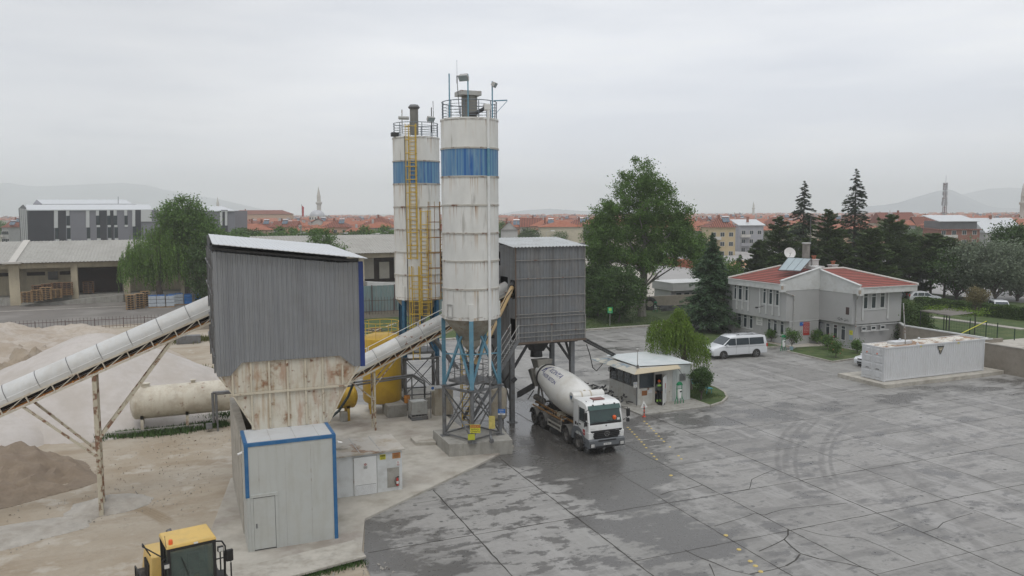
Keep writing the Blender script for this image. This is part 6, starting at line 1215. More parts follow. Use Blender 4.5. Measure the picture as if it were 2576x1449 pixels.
def bin_(label,p,rz=0):
 t=thing('litter_bin',label,'litter bin',(0,0,0));f=MB()
 for s in (-1,1): f.path([(s*.24,0,.55),(s*.24,0,1.45)]+[(s*.24*math.cos(a),0,1.45+.24*math.sin(a)) for a in np.linspace(0,PI/2,7)],.03,7);f.path([(s*.24,0,.6),(s*.3,0,.4),(s*.4,0,.25),(s*.43,0,0)],.03,7);f.path([(s*.24,0,.6),(s*.17,0,.35),(s*.14,0,.0)],.03,7)
 f.prism([(x,-.12,1.45+z) for x,z in [(.22*math.cos(a),.22*math.sin(a)) for a in np.linspace(0,PI,9)]],(0,.24,0));f.tube((-.24,0,1.15),(.24,0,1.15),.02);f.build('stand','green_paint',t,smooth=True)
 MB().lathe([(.001,.45),(.16,.45),(.19,1.1),(.18,1.12),(.001,1.1)],(0,0,0),18).build('bucket','plastic_white' if 0 else 'sign_white',t,smooth=True);MB().box((-.09,-.2,.93),(.09,-.15,1.03)).build('slot','black',t);t.location=p;t.rotation_euler.z=rz;return t
bin_('green framed litter bin with white bucket beside the kiosk vent',g(*b7(1575,1130),kz)+Vector((0,.1,0)),.1)
bin_('green framed litter bin with white bucket behind the white van',Vector((58.95,66.6,.0)),.1);bin_('green litter bin near the big leaning tyre',g(*C(2300,950,3.623)(1165,1090),0),0)
MB().lathe([(.16,0),(.2,.45),(.19,.45),(.15,.03)],(59.6,66.1,0),14).build('blue_pail',mat('pail',(.25,.36,.42),.5),None,smooth=True);tag(bpy.data.objects['blue_pail'],'pale blue pail on the ground beside the office litter bin','pail')
bb=C(2700,1200,3.22);bn=thing('bench','blue slatted garden bench under the tree behind the kiosk','bench',(39,53.8,.1));mb=MB();ba,bb_=Vector((38.9,52.3,.12)),Vector((39.0,56.0,.12))
for k in range(3): mb.beam(ba+Vector((-.05+k*.17,0,.45)),bb_+Vector((-.05+k*.17,0,.45)),.12,.03)
mb.build('seat','teal_paint',bn);mb=MB()
for k in range(3): mb.beam(ba+Vector((-.16-k*.03,0,.58+k*.15)),bb_+Vector((-.16-k*.03,0,.58+k*.15)),.03,.11)
mb.build('backrest','teal_paint',bn)
for y in (0.15,3.5):
 mb=MB();c=ba+Vector((0,y,0));mb.path([c+Vector((.3,0,0)),c+Vector((.3,0,.43)),c+Vector((-.12,0,.43)),c+Vector((-.25,0,.95))],.025);mb.path([c+Vector((-.2,0,0)),c+Vector((-.12,0,.43))],.025);mb.build('leg','teal_paint',bn)
MB().path([(27.0,51.0,5.2),(27.6,51.6,4.3),(28.6,53,3.0),(29.8,54.6,2.35),(31.2,56.2,2.5),(31.7,56.9,2.7)],.035).build('sagging_cable','black');tag(bpy.data.objects['sagging_cable'],'black cable sagging from the tower leg to the kiosk','cable')
mb=MB();A_,B_=PV(*C(1900,1200,2.587)(1130,395),51.2),Vector(r(500,325,2.85));
for o_ in (0,.18): mb.beam(A_+Vector((0,0,-o_)),B_+Vector((0,0,-o_+.1)),.2,.08)
tag(mb.build('cable_tray','steel_dark'),'dark cable tray sloping from the mixing tower to the kiosk roof','cable tray')
# ================================================================ container on its plinth
kc=C(3350,1150,2.898)
MB().prism([(53.95,48.6,-.02),(66.3,48.65,-.02),(68.6,48.8,-.02),(68.6,53.2,-.02),(53.95,53.9,-.02)],(0,0,.34)).build('concrete_slab','concrete_pale',bevel=.02);tag(bpy.data.objects['concrete_slab'],'raised concrete slab the white container stands on','slab')
CO=thing('shipping_container','long white shipping container with a rust-streaked roof','container',(60.7,50.8,.32));X0,X1,Y0,Y1,Z0,Z1=54.68,66.87,49.5,51.94,.36,3.26
mb=MB()
for x in (X0,X1-.12):
 for y in (Y0,Y1-.12): mb.box((x,y,Z0),(x+.12,y+.12,Z1))
for z in (Z0,Z1-.13):
 for y in (Y0,Y1-.1): mb.box((X0+.12,y,z),(X1-.12,y+.1,z+.13))
 for x in (X0,X1-.1): mb.box((x,Y0+.12,z),(x+.1,Y1-.12,z+.13))
for x in (X0-.01,X1-.16):
 for y in (Y0-.01,Y1-.16):
  for z in (Z0-.02,Z1-.1): mb.box((x,y,z),(x+.17,y+.17,z+.13))
mb.build('corner_frame','container',CO,bevel=.006);mb=MB();corr(mb,(X0+.12,Y0+.05),(X1-.12,Y0+.05),Z0+.12,Z1-.12,.277,.036,.4);corr(mb,(X1-.05,Y0+.1),(X1-.05,Y1-.1),Z0+.1,Z1-.1,.277,.036,.4);mb.quad((X0+.1,Y1-.05,Z0),(X1-.1,Y1-.05,Z0),(X1-.1,Y1-.05,Z1),(X0+.1,Y1-.05,Z1));mb.build('side_panel','container',CO)
mb=MB();n=42
for i in range(n):
 x0_,x1_=X0+.1+(X1-X0-.2)*i/n,X0+.1+(X1-X0-.2)*(i+1)/n;xm=(x0_+x1_)/2;mb.quad((x0_,Y0+.1,Z1-.04),(xm,Y0+.1,Z1-.015),(xm,Y1-.1,Z1-.015),(x0_,Y1-.1,Z1-.04));mb.quad((xm,Y0+.1,Z1-.015),(x1_,Y0+.1,Z1-.04),(x1_,Y1-.1,Z1-.04),(xm,Y1-.1,Z1-.015))
mb.build('roof_sheet','container_roof',CO)
for k,(ya,yb) in enumerate(((Y0+.13,(Y0+Y1)/2-.01),((Y0+Y1)/2+.01,Y1-.13))):
 mb=MB();mb.box((X0+.01,ya,Z0+.13),(X0+.05,yb,Z1-.13));n=4;h=(Z1-Z0-.3)/n
 for i in range(n): z=Z0+.17+i*h;mb.hexa([(X0-.02,ya+.12,z+.1),(X0-.02,yb-.12,z+.1),(X0+.01,yb-.12,z+.03),(X0+.01,ya+.12,z+.03)],[(X0-.02,ya+.12,z+h-.12),(X0-.02,yb-.12,z+h-.12),(X0+.01,yb-.12,z+h-.05),(X0+.01,ya+.12,z+h-.05)])
 dr=mb.build('door','container',CO);rb=MB()
 for y in (ya+.28,yb-.28):
  rb.tube((X0-.04,y,Z0+.08),(X0-.04,y,Z1-.06),.018,7)
  for z in (Z0+.1,Z0+1.,Z0+1.9,Z1-.12): rb.box((X0-.05,y-.05,z),(X0,y+.05,z+.05))
 rb.build('lock_rod','container',dr);MB().box((X0-.055,ya+.35,Z0+.95),(X0-.045,yb-.38,Z0+1.0)).build('door_handle','steel_dark',dr);MB().lathe([(.001,0),(.07,0),(.07,.005),(.001,.005)],(X0-.021,(ya+yb)/2+.1,Z1-.62),16,ax=(-1,0,0)).build('red_disc','hat',dr)
mb=MB();p=g(*kc(640,630),Z1);mb.box((p.x-1.0,50.35,Z1-.03),(p.x+.95,51.3,Z1+.2));mb.build('roof_box','container',CO,bevel=.01)
MB().lathe([(.1,0),(.09,.15),(.001,.2)],(p.x+.2,51.0,Z1+.2),10).lathe([(.12,0),(.1,.16),(.001,.2)],(61.2,51.7,Z1),10).lathe([(.12,0),(.1,.12),(.001,.18)],(58.7,49.7,Z1),10).lathe([(.12,0),(.1,.12),(.001,.18)],(63.2,49.7,Z1),10).build('roof_vent','container',CO)
pm=PV(*kc(778,640),50.4);MB().tube((pm.x,50.3,Z1),(PV(*kc(752,180),50.4).x,50.3,PV(*kc(752,180),50.4).z),.045,8).build('mast','steel_light',CO)
a=PV(*kc(1195,715),Y0);em_=MB();em_.quad((a.x-.42,Y0-.012,a.z+.3),(a.x+.42,Y0-.012,a.z+.3),(a.x+.34,Y0-.012,a.z+.1),(a.x,Y0-.012,a.z-.48),(a.x-.34,Y0-.012,a.z+.1));em_.build('side_emblem',mat('emblem_black',(.03,.035,.03),.5,var=.3),CO)
MB().quad((a.x-.27,Y0-.016,a.z+.08),(a.x+.27,Y0-.016,a.z+.08),(a.x+.05,Y0-.016,a.z-.12),(a.x-.1,Y0-.016,a.z-.1)).quad((a.x-.06,Y0-.016,a.z-.2),(a.x+.06,Y0-.016,a.z-.2),(a.x,Y0-.016,a.z-.36)).build('emblem_stripe','cream_wall',CO)
text('KONSAN',.14,(a.x,Y0-.016,a.z+.2),(1,0,0),(0,0,1),'cream_wall',CO) if False else MB().box((a.x-.3,Y0-.017,a.z+.14),(a.x+.3,Y0-.013,a.z+.18)).build('emblem_bar','cream_wall',CO)
MB().box((a.x-2.45,Y0+.0,Z1-.22),(a.x-2.3,Y0+.02,Z1-.1)).box((a.x+2.1,Y0+.0,Z1-.22),(a.x+2.3,Y0+.02,Z1-.1)).build('yellow_sticker','sign_yellow',CO)
# ================================================================ cars
def carbody(T,L_,W_,h_belt,h_roof,prof,m,glassprof,name='body',tumble=.12):
 """prof: closed side outline (y,z); upper part narrows"""
 n=len(prof);vs=[];
 for s in (-1,1):
  for y,z in prof: k=1-tumble*max(0,(z-h_belt)/(h_roof-h_belt))-.04*max(0,(.5-z)/.5);vs.append((s*W_/2*k,y,z))
 fs=[tuple(range(n))[::-1],tuple(range(n,2*n))]+[(i,(i+1) % n,n+(i+1) % n,n+i) for i in range(n)]
 return MB().add(vs,fs).build(name,m,T,bevel=.05,smooth=True)
def vehicle(label,cat,name,loc,rz,m,kind='van',group=None):
 T=thing(name,label,cat,(0,0,0),0,group)
 if kind == 'van': L_,W_,hb,hr=5.3,1.9,1.12,1.93;prof=[(0,.3),(.06,.75),(-.1,.95),(-.85,1.14),(-1.75,1.82),(-2.1,1.92),(-4.6,1.95),(-5.1,1.88),(-5.28,1.2),(-5.32,.35)];side=[(-1.0,1.16,-1.6,1.72,-2.3)];ax=(-.95,-4.2);r=.34
 elif kind == 'suv': L_,W_,hb,hr=4.5,1.82,.95,1.65;prof=[(0,.3),(.05,.7),(-.15,.9),(-1.1,1.0),(-1.9,1.55),(-2.4,1.65),(-3.7,1.62),(-4.3,1.1),(-4.45,.85),(-4.45,.3)];ax=(-.85,-3.55);r=.34
 else: L_,W_,hb,hr=4.4,1.8,1.0,1.8;prof=[(0,.3),(.05,.75),(-.15,.95),(-.9,1.08),(-1.6,1.7),(-1.9,1.8),(-4.0,1.8),(-4.3,1.7),(-4.42,1.0),(-4.42,.3)];ax=(-.85,-3.6);r=.32
 body=carbody(T,L_,W_,hb,hr,prof,m,None)
 kx=lambda z: W_/2*(1-.12*max(0,(z-hb)/(hr-hb)))+.006
 zt_,zl_=hr-.18,hb+.05
 if kind == 'van': wins=[((-.98,-2.15),(-1.62,-2.15)),((-2.2,-3.45),(-2.2,-3.45)),((-3.5,-4.95),(-3.5,-4.9))]
 elif kind == 'suv': wins=[((-1.35,-2.35),(-1.9,-2.35)),((-2.4,-3.3),(-2.4,-3.25)),((-3.35,-4.0),(-3.35,-3.7))]
 else: wins=[((-1.1,-2.0),(-1.6,-2.0)),((-2.05,-3.0),(-2.05,-3.0)),((-3.05,-4.1),(-3.05,-4.05))]
 for s in (1,-1):
  for (a,b),(c,d) in wins: MB().quad((s*kx(zl_),a,zl_),(s*kx(zl_),b,zl_),(s*kx(zt_),d,zt_),(s*kx(zt_),c,zt_)).build('side_window','glass',T)
 i={'van': 3,'suv': 3,'mpv': 3}[kind];(ya,za),(yb,zb)=prof[i],prof[i+1];L3=lambda k: (ya+(yb-ya)*k,za+(zb-za)*k);nx=Vector((0,zb-za,ya-yb)).normalized()*.03;y1,z1=L3(.1);y2,z2=L3(.92);k1,k2=W_*.44,W_*.40
 q=[Vector((-k1,y1,z1)),Vector((k1,y1,z1)),Vector((k2,y2,z2)),Vector((-k2,y2,z2))];nx=Vector((0,abs(nx.y),abs(nx.z)));MB().prism([v-nx*.2 for v in q],nx*.7).build('windscreen','glass',T)
 for y in ax:
  for s in (1,-1): wheel(T,s*(W_/2-.1),y,r,.22,s,alloy=True);MB().lathe([(r+.055,0),(.001,0)],(s*(W_/2+.004),y,r+.02),26,ax=(s,0,0)).build('wheel_arch','black',T)
 yf=prof[1][0]
 for s in (1,-1): MB().hexa([(s*W_*.27,yf-.02,.68),(s*W_*.47,yf-.22,.7),(s*W_*.47,yf-.3,.7),(s*W_*.27,yf-.1,.68)],[(s*W_*.29,yf-.06,.84),(s*W_*.475,yf-.28,.88),(s*W_*.475,yf-.36,.88),(s*W_*.29,yf-.14,.84)]).build('headlight','lamp_glass',T);MB().box((s*W_*.4,prof[-2][0]-.05,.9),(s*W_*.49,prof[-2][0]+.1,1.2)).build('tail_light','red',T);MB().hexa([(s*W_*.5,-1.15,hb-.02),(s*(W_*.5+.2),-1.2,hb),(s*(W_*.5+.2),-1.3,hb),(s*W_*.5,-1.3,hb-.02)],[(s*W_*.5,-1.15,hb+.12),(s*(W_*.5+.2),-1.2,hb+.16),(s*(W_*.5+.2),-1.3,hb+.16),(s*W_*.5,-1.3,hb+.12)]).build('mirror',m,T,bevel=.02)
 MB().box((-W_*.26,yf-.1,.7),(W_*.26,yf+.012,.8)).box((-W_*.3,yf-.2,.36),(W_*.3,yf+.0,.52)).build('grille','black',T);sd_=MB()
 for s in (1,-1): sd_.box((s*(W_/2+.002),-.5,hb-.12),(s*(W_/2+.006),prof[-2][0]+.2,hb-.10));[sd_.box((s*(W_/2+.002),y,.4),(s*(W_/2+.006),y+.012,hb)) for y in ([-2.18,-3.45] if kind == 'van' else [-2.35,-3.3])]
 sd_.build('door_line','steel_grey',T)
 if kind != 'suv':
  rr=MB()
  for s in (1,-1): rr.beam((s*W_*.36,-2.3,hr+.07),(s*W_*.36,prof[-2][0]+.9 if kind != 'van' else -4.7,hr+.07),.04)
  for y in ((-2.6,-4.0) if kind == 'van' else (-2.3,-3.5)): rr.beam((-W_*.36,y,hr+.1),(W_*.36,y,hr+.1),.05,.03)
  rr.build('roof_rail','steel_dark',T)
 T.location=loc;T.rotation_euler.z=rz;return T
vehicle('white passenger van parked on the forecourt beside the office','van','passenger_van',(49.0,66.25,0),R(90)-.1,'car_white','van').scale=(1.17,)*3
vehicle('white car peeping out behind the container doors','car','parked_car',(59.35,56.3,0),R(97),'car_white','suv')
vehicle('white car parked behind the spruce beside the office','car','parked_car',(63.6,83.2,.08),R(-75),'car_white','suv')
vehicle('white car on the street left of the trunks behind the hedge','car','parked_car',(*g(2365,742,2.2).to_2d(),1.1),R(-125),'car_white','suv')
vehicle('white high-roofed car with roof rails close behind the hedge','car','parked_car',(*g(2528,758,3.0).to_2d(),1.1),R(140),'car_white','mpv')
vehicle('silver car far left on the street behind the pines','car','parked_car',(*g(2290,737,2.2).to_2d(),1.1),R(-120),'car_silver','mpv')
# ================================================================ wheel loader
LD=thing('wheel_loader','yellow wheel loader with its cab facing the camera at the bottom edge','wheel loader',(0,0,0))
def q4(c,w0,d0,z0_,w1,d1,z1_,dy=0): return ([(c[0]-w0,c[1]-d0,z0_),(c[0]+w0,c[1]-d0,z0_),(c[0]+w0,c[1]+d0,z0_),(c[0]-w0,c[1]+d0,z0_)],[(c[0]-w1,c[1]-d1+dy,z1_),(c[0]+w1,c[1]-d1+dy,z1_),(c[0]+w1,c[1]+d1+dy,z1_),(c[0]-w1,c[1]+d1+dy,z1_)])
MB().hexa(*q4((0,0),.84,.74,3.28,.8,.7,3.4)).build('cab_roof','loader_yellow',LD,bevel=.03)
gp2=MB();gp2.box((-.72,-.67,1.6),(.72,-.66,3.28));gp2.box((-.73,-.6,1.6),(-.72,.6,3.28));gp2.box((.72,-.6,1.6),(.73,.6,3.28));gp2.box((-.72,.62,1.6),(.72,.63,3.28));gp2.build('cab_glass',mat('cab_glass',(.10,.14,.13),.08,var=.3,vs=2,spec=.6,alpha=.5),LD)
MB().box((-.7,-.6,1.5),(.7,.6,1.6)).tube((-.2,-.5,1.6),(-.2,-.38,2.2),.04).lathe([(.17,0),(.2,.015),(.17,.03)],(-.2,-.42,2.2),18,ax=(0,-.5,1)).box((.3,-.2,1.6),(.6,.5,2.1)).build('cab_interior','steel_dark',LD)
fr=MB()
for x,y in ((-.76,-.66),(.76,-.66),(-.76,.66),(.76,.66)): fr.beam((x*.98,y,1.55),(x,y,3.3),.1,.1)
for z in (1.62,3.22): fr.path([(-.76,-.67,z),(.76,-.67,z),(.76,.67,z),(-.76,.67,z),(-.76,-.67,z)],.045)
fr.beam((.0,-.69,1.7),(-.35,-.69,2.9),.02);fr.beam((-.77,.1,1.6),(-.77,.1,3.2),.07);fr.build('cab_frame','black',LD)
MB().hexa(*q4((.15,-.1),.22,.08,2.0,.2,.06,2.75,.05)).hexa(*q4((.15,-.25),.26,.26,1.75,.26,.26,1.9)).build('seat','steel_dark',LD,bevel=.03)
MB().hexa([(-.5,-.672,1.75),(.02,-.672,1.72),(.02,-.668,1.72),(-.5,-.668,1.75)],[(-.42,-.674,2.3),(-.05,-.674,2.55),(-.05,-.67,2.55),(-.42,-.67,2.3)]).build('seat_reflection','steel_dark',LD) if False else None
MB().box((.02,-.75,1.55),(.42,-.69,1.68)).build('green_cloth',mat('green_cloth',(.04,.5,.06),.7),LD)
hd=MB();hd.hexa([(-1.15,.75,1.2),(1.05,.75,1.2),(1.,3.2,1.2),(-1.1,3.2,1.2)],[(-1.1,.8,2.5),(1.0,.8,2.5),(.9,3.1,2.15),(-1.0,3.1,2.15)]);hd.build('engine_hood','loader_yellow',LD,bevel=.06,smooth=True)
gl_=MB()
for k in range(7): gl_.box((-1.17,1.2+k*.13,1.5),(-1.1,1.26+k*.13,2.1))
gl_.build('hood_grille','black',LD);MB().tube((-.45,1.2,2.3),(-.45,1.2,3.15),.09,12).tube((-.35,1.2,3.05),(-.4,1.35,3.2),.1,12).build('exhaust','steel_grey',LD,smooth=True)
fd=MB()
for s in (1,-1): fd.hexa([(s*.8,-.9,1.35),(s*1.4,-.9,1.3),(s*1.4,.9,1.3),(s*.8,.9,1.35)],[(s*.8,-.9,1.45),(s*1.4,-.9,1.4),(s*1.4,.9,1.4),(s*.8,.9,1.45)]);fd.box((s*.8,.9,1.1),(s*1.35,1.9,1.18))
fd.build('platform','steel_dark',LD);rl=MB()
for x in (-1.62,1.3):
 rl=MB() if x>0 else rl;rl.path([(x,.9,1.2),(x,.9,2.3),(x,-.3,2.4),(x,-.7,2.35)] ,.028);rl.path([(x,.3,1.3),(x,.3,2.33)],.028);rl.path([(x,-.7,1.3),(x,-.7,2.3)],.028);rl.build('side_rail','black',LD)
rl=MB()
rl.path([(-.82,-.5,2.9),(-1.0,-.8,2.95),(-1.02,-.82,2.3)],.028);rl.path([(-1.0,1.2,2.3),(-1.3,1.3,2.9),(-1.35,.9,2.95),(-.8,.4,2.6)],.024)
rl.path([(.8,-.4,3.1),(1.05,-.55,3.1),(1.15,-.6,2.9),(1.1,-.62,1.5),(.85,-.66,1.4)],.028);rl.path([(.8,-.6,2.5),(1.1,-.6,2.5)],.025);rl.build('grab_rail','black',LD)
for x,y,z in ((-1.05,-.85,2.12),(1.28,-.62,2.55)): MB().box((x-.13,y-.06,z-.22),(x+.13,y+.06,z+.22)).build('mirror','black',LD,bevel=.04)
for x,y,z in ((-.86,-.78,2.75),(.98,-.6,2.85)): o=MB().box((x-.1,y-.07,z-.09),(x+.1,y+.07,z+.09)).build('work_light','black',LD,bevel=.01);MB().box((x-.08,y-.075,z-.07),(x+.08,y-.071,z+.07)).build('lens','lamp_glass',o)
MB().lathe([(.07,0),(.07,.13),(.05,.16),(.001,.165)],(-.66,-.56,3.4),12).build('beacon','hat',LD,smooth=True);MB().tube((-.82,-.62,3.3),(-.85,-.62,3.75),.008).build('aerial','black',LD)
MB().box((.06,-.76,3.3),(.2,-.742,3.36)).build('roof_lamp','sign_white',LD)
for y in (-.2,2.4):
 for s in (1,-1): t_=MB();t_.lathe([(.35,-.28),(.68,-.28),(.75,-.2),(.75,.2),(.68,.28),(.35,.28),(.35,-.28)],(s*1.1,y,.75),28,ax=(s,0,0));w=t_.build('wheel','rubber',LD,smooth=True);MB().lathe([(.36,.2),(.3,.05),(.001,.1)],(s*1.1,y,.75),20,ax=(s,0,0)).build('rim','loader_yellow',w)
MB().box((-.6,-2.6,.6),(-.4,-.6,1.3)).box((.4,-2.6,.6),(.6,-.6,1.3)).box((-.5,-1.2,.7),(.5,2.8,1.3)).build('frame','loader_yellow',LD);MB().prism([(-1.4,-2.5,.2),(-1.4,-3.6,.1),(-1.4,-2.6,.5),(-1.4,-2.4,1.3)],(2.8,0,0)).build('bucket','steel_grey',LD)
lc=C(0,1742,2.576);ctr=(g(*lc(1640,1010),3.4)+g(*lc(1750,1135),3.4)+g(*lc(2235,1030),3.4)+g(*lc(2085,912),3.4))/4;LD.location=(ctr.x,ctr.y,0);LD.rotation_euler.z=R(11)
# ================================================================ office
def tilemat(name,axis,col,sc=3.2):
 m=mat(name,col,.8,0,.12,.5,dirt=(tuple(c*.6 for c in col),.4,1.2));t=m.node_tree;l=t.links.new;b=next(n for n in t.nodes if n.type == 'BSDF_PRINCIPLED')
 src=b.inputs['Base Color'].links[0].from_socket;P=N(t,'ShaderNodeTexCoord');wv=N(t,'ShaderNodeTexWave',Scale=sc*.29,Distortion=.15);wv.wave_type='BANDS';wv.bands_direction=axis;l(P.outputs['Object'],wv.inputs[0])
 w2=N(t,'ShaderNodeTexWave',Scale=sc*.42,Distortion=.1);w2.bands_direction='Y' if axis == 'X' else 'X';l(P.outputs['Object'],w2.inputs[0])
 mm=N(t,'ShaderNodeMixRGB',blend_type='MULTIPLY');mm.inputs[0].default_value=.9;r=N(t,'ShaderNodeMapRange');r.inputs['To Min'].default_value=.12;l(wv.outputs['Fac'],r.inputs['Value']);cb_=N(t,'ShaderNodeCombineColor');[l(r.outputs[0],cb_.inputs[i]) for i in range(3)]  # colour bands darken between tile rows, painting in the shade of their steps
 l(src,mm.inputs[1]);l(cb_.outputs[0],mm.inputs[2]);l(mm.outputs[0],b.inputs['Base Color']);ad=N(t,'ShaderNodeMath',operation='ADD');l(wv.outputs['Fac'],ad.inputs[0]);mu=N(t,'ShaderNodeMath',operation='MULTIPLY');mu.inputs[1].default_value=.5;l(w2.outputs['Fac'],mu.inputs[0]);l(mu.outputs[0],ad.inputs[1])
 bn=N(t,'ShaderNodeBump');bn.inputs['Strength'].default_value=.7;bn.inputs['Distance'].default_value=.06;l(ad.outputs[0],bn.inputs['Height']);l(bn.outputs[0],b.inputs['Normal']);return m
M['tile_x']=tilemat('tile_x','X',(.34,.085,.06),2.);M['tile_y']=tilemat('tile_y','Y',(.34,.085,.06),2.);M['tile_town']=tilemat('tile_town','X',(.30,.095,.055),1.6)
OF=thing('office_building','two-storey grey office with two red tiled roofs and a solar heater','office building',(67,72,0))
oc=C(2850,900,2.898);LX,LY0,LY1=61.3,69.0,78.3;RX0,RX1,RY=66.0,73.1,64.2;zs=2.7;ze=6.15
ol=lambda x,y,u=LX: PU(*oc(x,y),u);of=lambda x,y,v=RY: PV(*oc(x,y),v)
def win(x_or_y,fixed,axis,a,b,za,zb,T=OF,transom=True,d=.03):
 """white framed window standing 3 cm proud with a recessed pane"""
 a,b=min(a,b),max(a,b);P=(lambda s,o,z: (s,fixed-o,z)) if axis == 'y' else (lambda s,o,z: (fixed-o,s,z));f=MB();w=.09
 f.box(P(a,0,za),P(b,d,za+w));f.box(P(a,0,zb-w),P(b,d,zb));f.box(P(a,0,za+w),P(a+w,d,zb-w));f.box(P(b-w,0,za+w),P(b,d,zb-w))
 if transom and zb-za>.9: f.box(P(a+w,0,zb-.42),P(b-w,d,zb-.36))
 fo=f.build('window','trim_white',T);MB().box(P(a+w*.8,0,za+w*.8),P(b-w*.8,.006,zb-w*.8)).build('pane','glass',fo);return fo
wl=MB();wl.box((LX,LY0,zs),(66.0,LY1,ze));wl.box((LX+.55,LY0+.0,0),(66.0,LY1,zs));wl.box((RX0,RY,zs),(RX1,75,ze));wl.box((RX0+.45,RY+.3,0),(RX1,75,zs));wl.box((LX+.3,LY1,0),(73,80,ze-.1));wl.build('wall','wall_grey',OF)
MB().box((LX+.5,LY0-.03,zs-.08),(RX0-.0,LY0,zs+.0)).build('string_course','trim_white',OF);tr_=MB();tr_.box((RX0+.45,RY-.03,2.48),(RX1+.03,RY,2.56));tr_.build('string_course','trim_white',OF)
# fascias (white bands) and gables
fa=MB();fa.box((LX-.45,LY0-.02,6.12),(LX-.05,LY1+.3,6.75));fa.box((RX0-.12,RY-.75,6.05),(RX1+1.45,RY-.15,6.66));fa.box((LX-.55,LY0+.2,6.75),(LX-.42,LY1+.3,6.83));fa.box((RX0+.3,RY-.85,6.66),(RX1+1.6,RY-.7,6.75));fa.box((RX0,RY-.15,6.06),(RX1+1.45,RY+.3,6.14));fa.box((RX1,RY,6.06),(RX1+1.45,75,6.14));fa.build('fascia','trim_white',OF)
pg=MB();g1=[(LX-.75,LY0-.04,6.1),(66.0,LY0-.04,6.1),(66.0,LY0-.04,8.5),(LX+.2,LY0-.04,7.35),(LX-.75,LY0-.04,7.2)];pg.prism(g1,(0,.25,0));g2=[(RX0-.03,70.0,6.0),(RX0-.03,RY-.9,6.0),(RX0-.03,RY-.9,6.95),(RX0-.03,70.0,8.5)];pg.prism(g2,(.25,0,0));pg.build('gable_parapet','trim_white',OF,bevel=.02)
cp=MB();cp.beam((LX-.8,LY0+.06,7.25),(66.1,LY0+.06,8.55),.4,.08);cp.beam((RX0+.06,RY-.95,6.99),(RX0+.06,70.1,8.56),.4,.08);cp.box((65.8,69.6,8.3),(67.2,71.0,8.62));cp.build('parapet_coping','trim_white',OF)
dmg=mat('bare_plaster',(.36,.3,.24),.9,var=.25,vs=5)
bxs=MB();bxs.box((LX-.95,LY0-.3,6.0),(LX-.3,LY0+.15,6.8));bxs.box((RX0-.25,RY-1.2,5.9),(RX0+.3,RY-.75,6.65));bxs.build('gutter_box','trim_white',OF,bevel=.02);MB().box((LX-.96,LY0-.31,6.3),(LX-.7,LY0-.2,6.7)).box((RX0-.26,RY-1.21,6.1),(RX0-.1,RY-1.0,6.5)).build('bare_patch',dmg,OF)
r1=MB();r1.quad((LX-.45,LY0+.2,6.84),(66.6,LY0+.2,8.25),(66.6,76.2,8.25),(LX-.45,LY1+.3,6.84));r1.quad((LX-.45,LY1+.3,6.84),(66.6,76.2,8.25),(72,80.5,6.84));r1.build('roof','tile_x',OF)
r2=MB();r2.quad((RX0+.2,RY-.8,6.75),(RX1+1.55,RY-.8,6.75),(70.6,70.2,8.25),(RX0+.2,70.2,8.25));r2.quad((RX1+1.55,RY-.8,6.75),(RX1+1.55,78,6.75),(70.6,70.2,8.25));r2.quad((RX0+.2,70.2,8.25),(70.6,70.2,8.25),(75.1,80,6.75),(66.6,80,7.3));r2.build('roof','tile_y',OF)
rd=MB();a_=Vector((66.6,76.2,8.28));rd.tube((LX-.45,LY1+.3,6.88),a_,.13,8);rd.tube((70.6,70.2,8.28),(RX1+1.55,RY-.8,6.8),.13,8);rd.tube((66.6,76.2,8.28),(66.7,70,8.3),.13,8);rd.tube((RX0+.2,70.2,8.28),(70.6,70.2,8.28),.13,8);rd.build('ridge_tiles','stone',OF)
# windows, left face: three groups upstairs; downstairs
for xs in (((250,283),(300,350),(378,418)),((585,628),(655,703),(733,776))):
 for a,b in xs: win(0,LX,'x',ol(a,800).y,ol(b,800).y,4.3,6.1)
fin=MB()
for x in (285,350,420,555,628,703,779): y=ol(x,1000).y;fin.box((LX-.16,y-.07,3.2),(LX,y+.07,6.12))
fin.build('fin','trim_white',OF);sl2=MB();sl2.box((LX-.06,ol(420,900).y-.1,4.2),(LX,LY1,4.28));sl2.box((LX-.06,ol(779,930).y,4.2),(LX,ol(565,900).y,4.28));sl2.box((LX+.49,69.2,.92),(LX+.55,72,1.0));sl2.box((LX+.49,75,.92),(LX+.55,78.1,1.0));sl2.build('sill','trim_white',OF)
for a,b in ((638,680),(706,752),(785,832),(290,335),(358,402),(428,470)): win(0,LX+.55,'x',PU(*oc(a,1150),LX+.55).y,PU(*oc(b,1150),LX+.55).y,1.02,2.6)
# right wing
for a,b in ((1310,1362),(1398,1452),(1488,1545)): win(0,RX0+.45,'x',PU(*oc(a,1250),RX0+.45).y,PU(*oc(b,1250),RX0+.45).y,.72,2.38)
for a,b in ((1748,1805),(1842,1900),(1942,2000)): win(0,RY,'y',of(a,800).x,of(b,800).x,4.28,6.0)
for a,b in ((1728,1782),(1836,1895),(1945,2000)): win(0,RY,'y',of(a,1180).x,of(b,1180).x,1.95,2.38,transom=False)
fin=MB()
for x in (1735,2025): u=of(x,1000).x;fin.box((u-.09,RY-.12,3.1),(u+.09,RY,6.05))
fin.box((of(1745,990).x,RY-.06,4.15),(of(2015,990).x,RY,4.24));fin.box((of(1720,1220).x,RY-.06,1.82),(of(2040,1220).x,RY,1.92));fin.build('fin','trim_white',OF)
MB().box((RX0+.42,68.75,.1),(RX0+.45,69.45,2.3)).build('entrance_door','glass',OF);MB().box((RX0-.004,64.62,3.7),(RX0+.0,65.1,4.5)).build('vent_panel','rust_plate' if 'rust_plate' in M else mat('vent_brown',(.06,.035,.03),.6),OF)
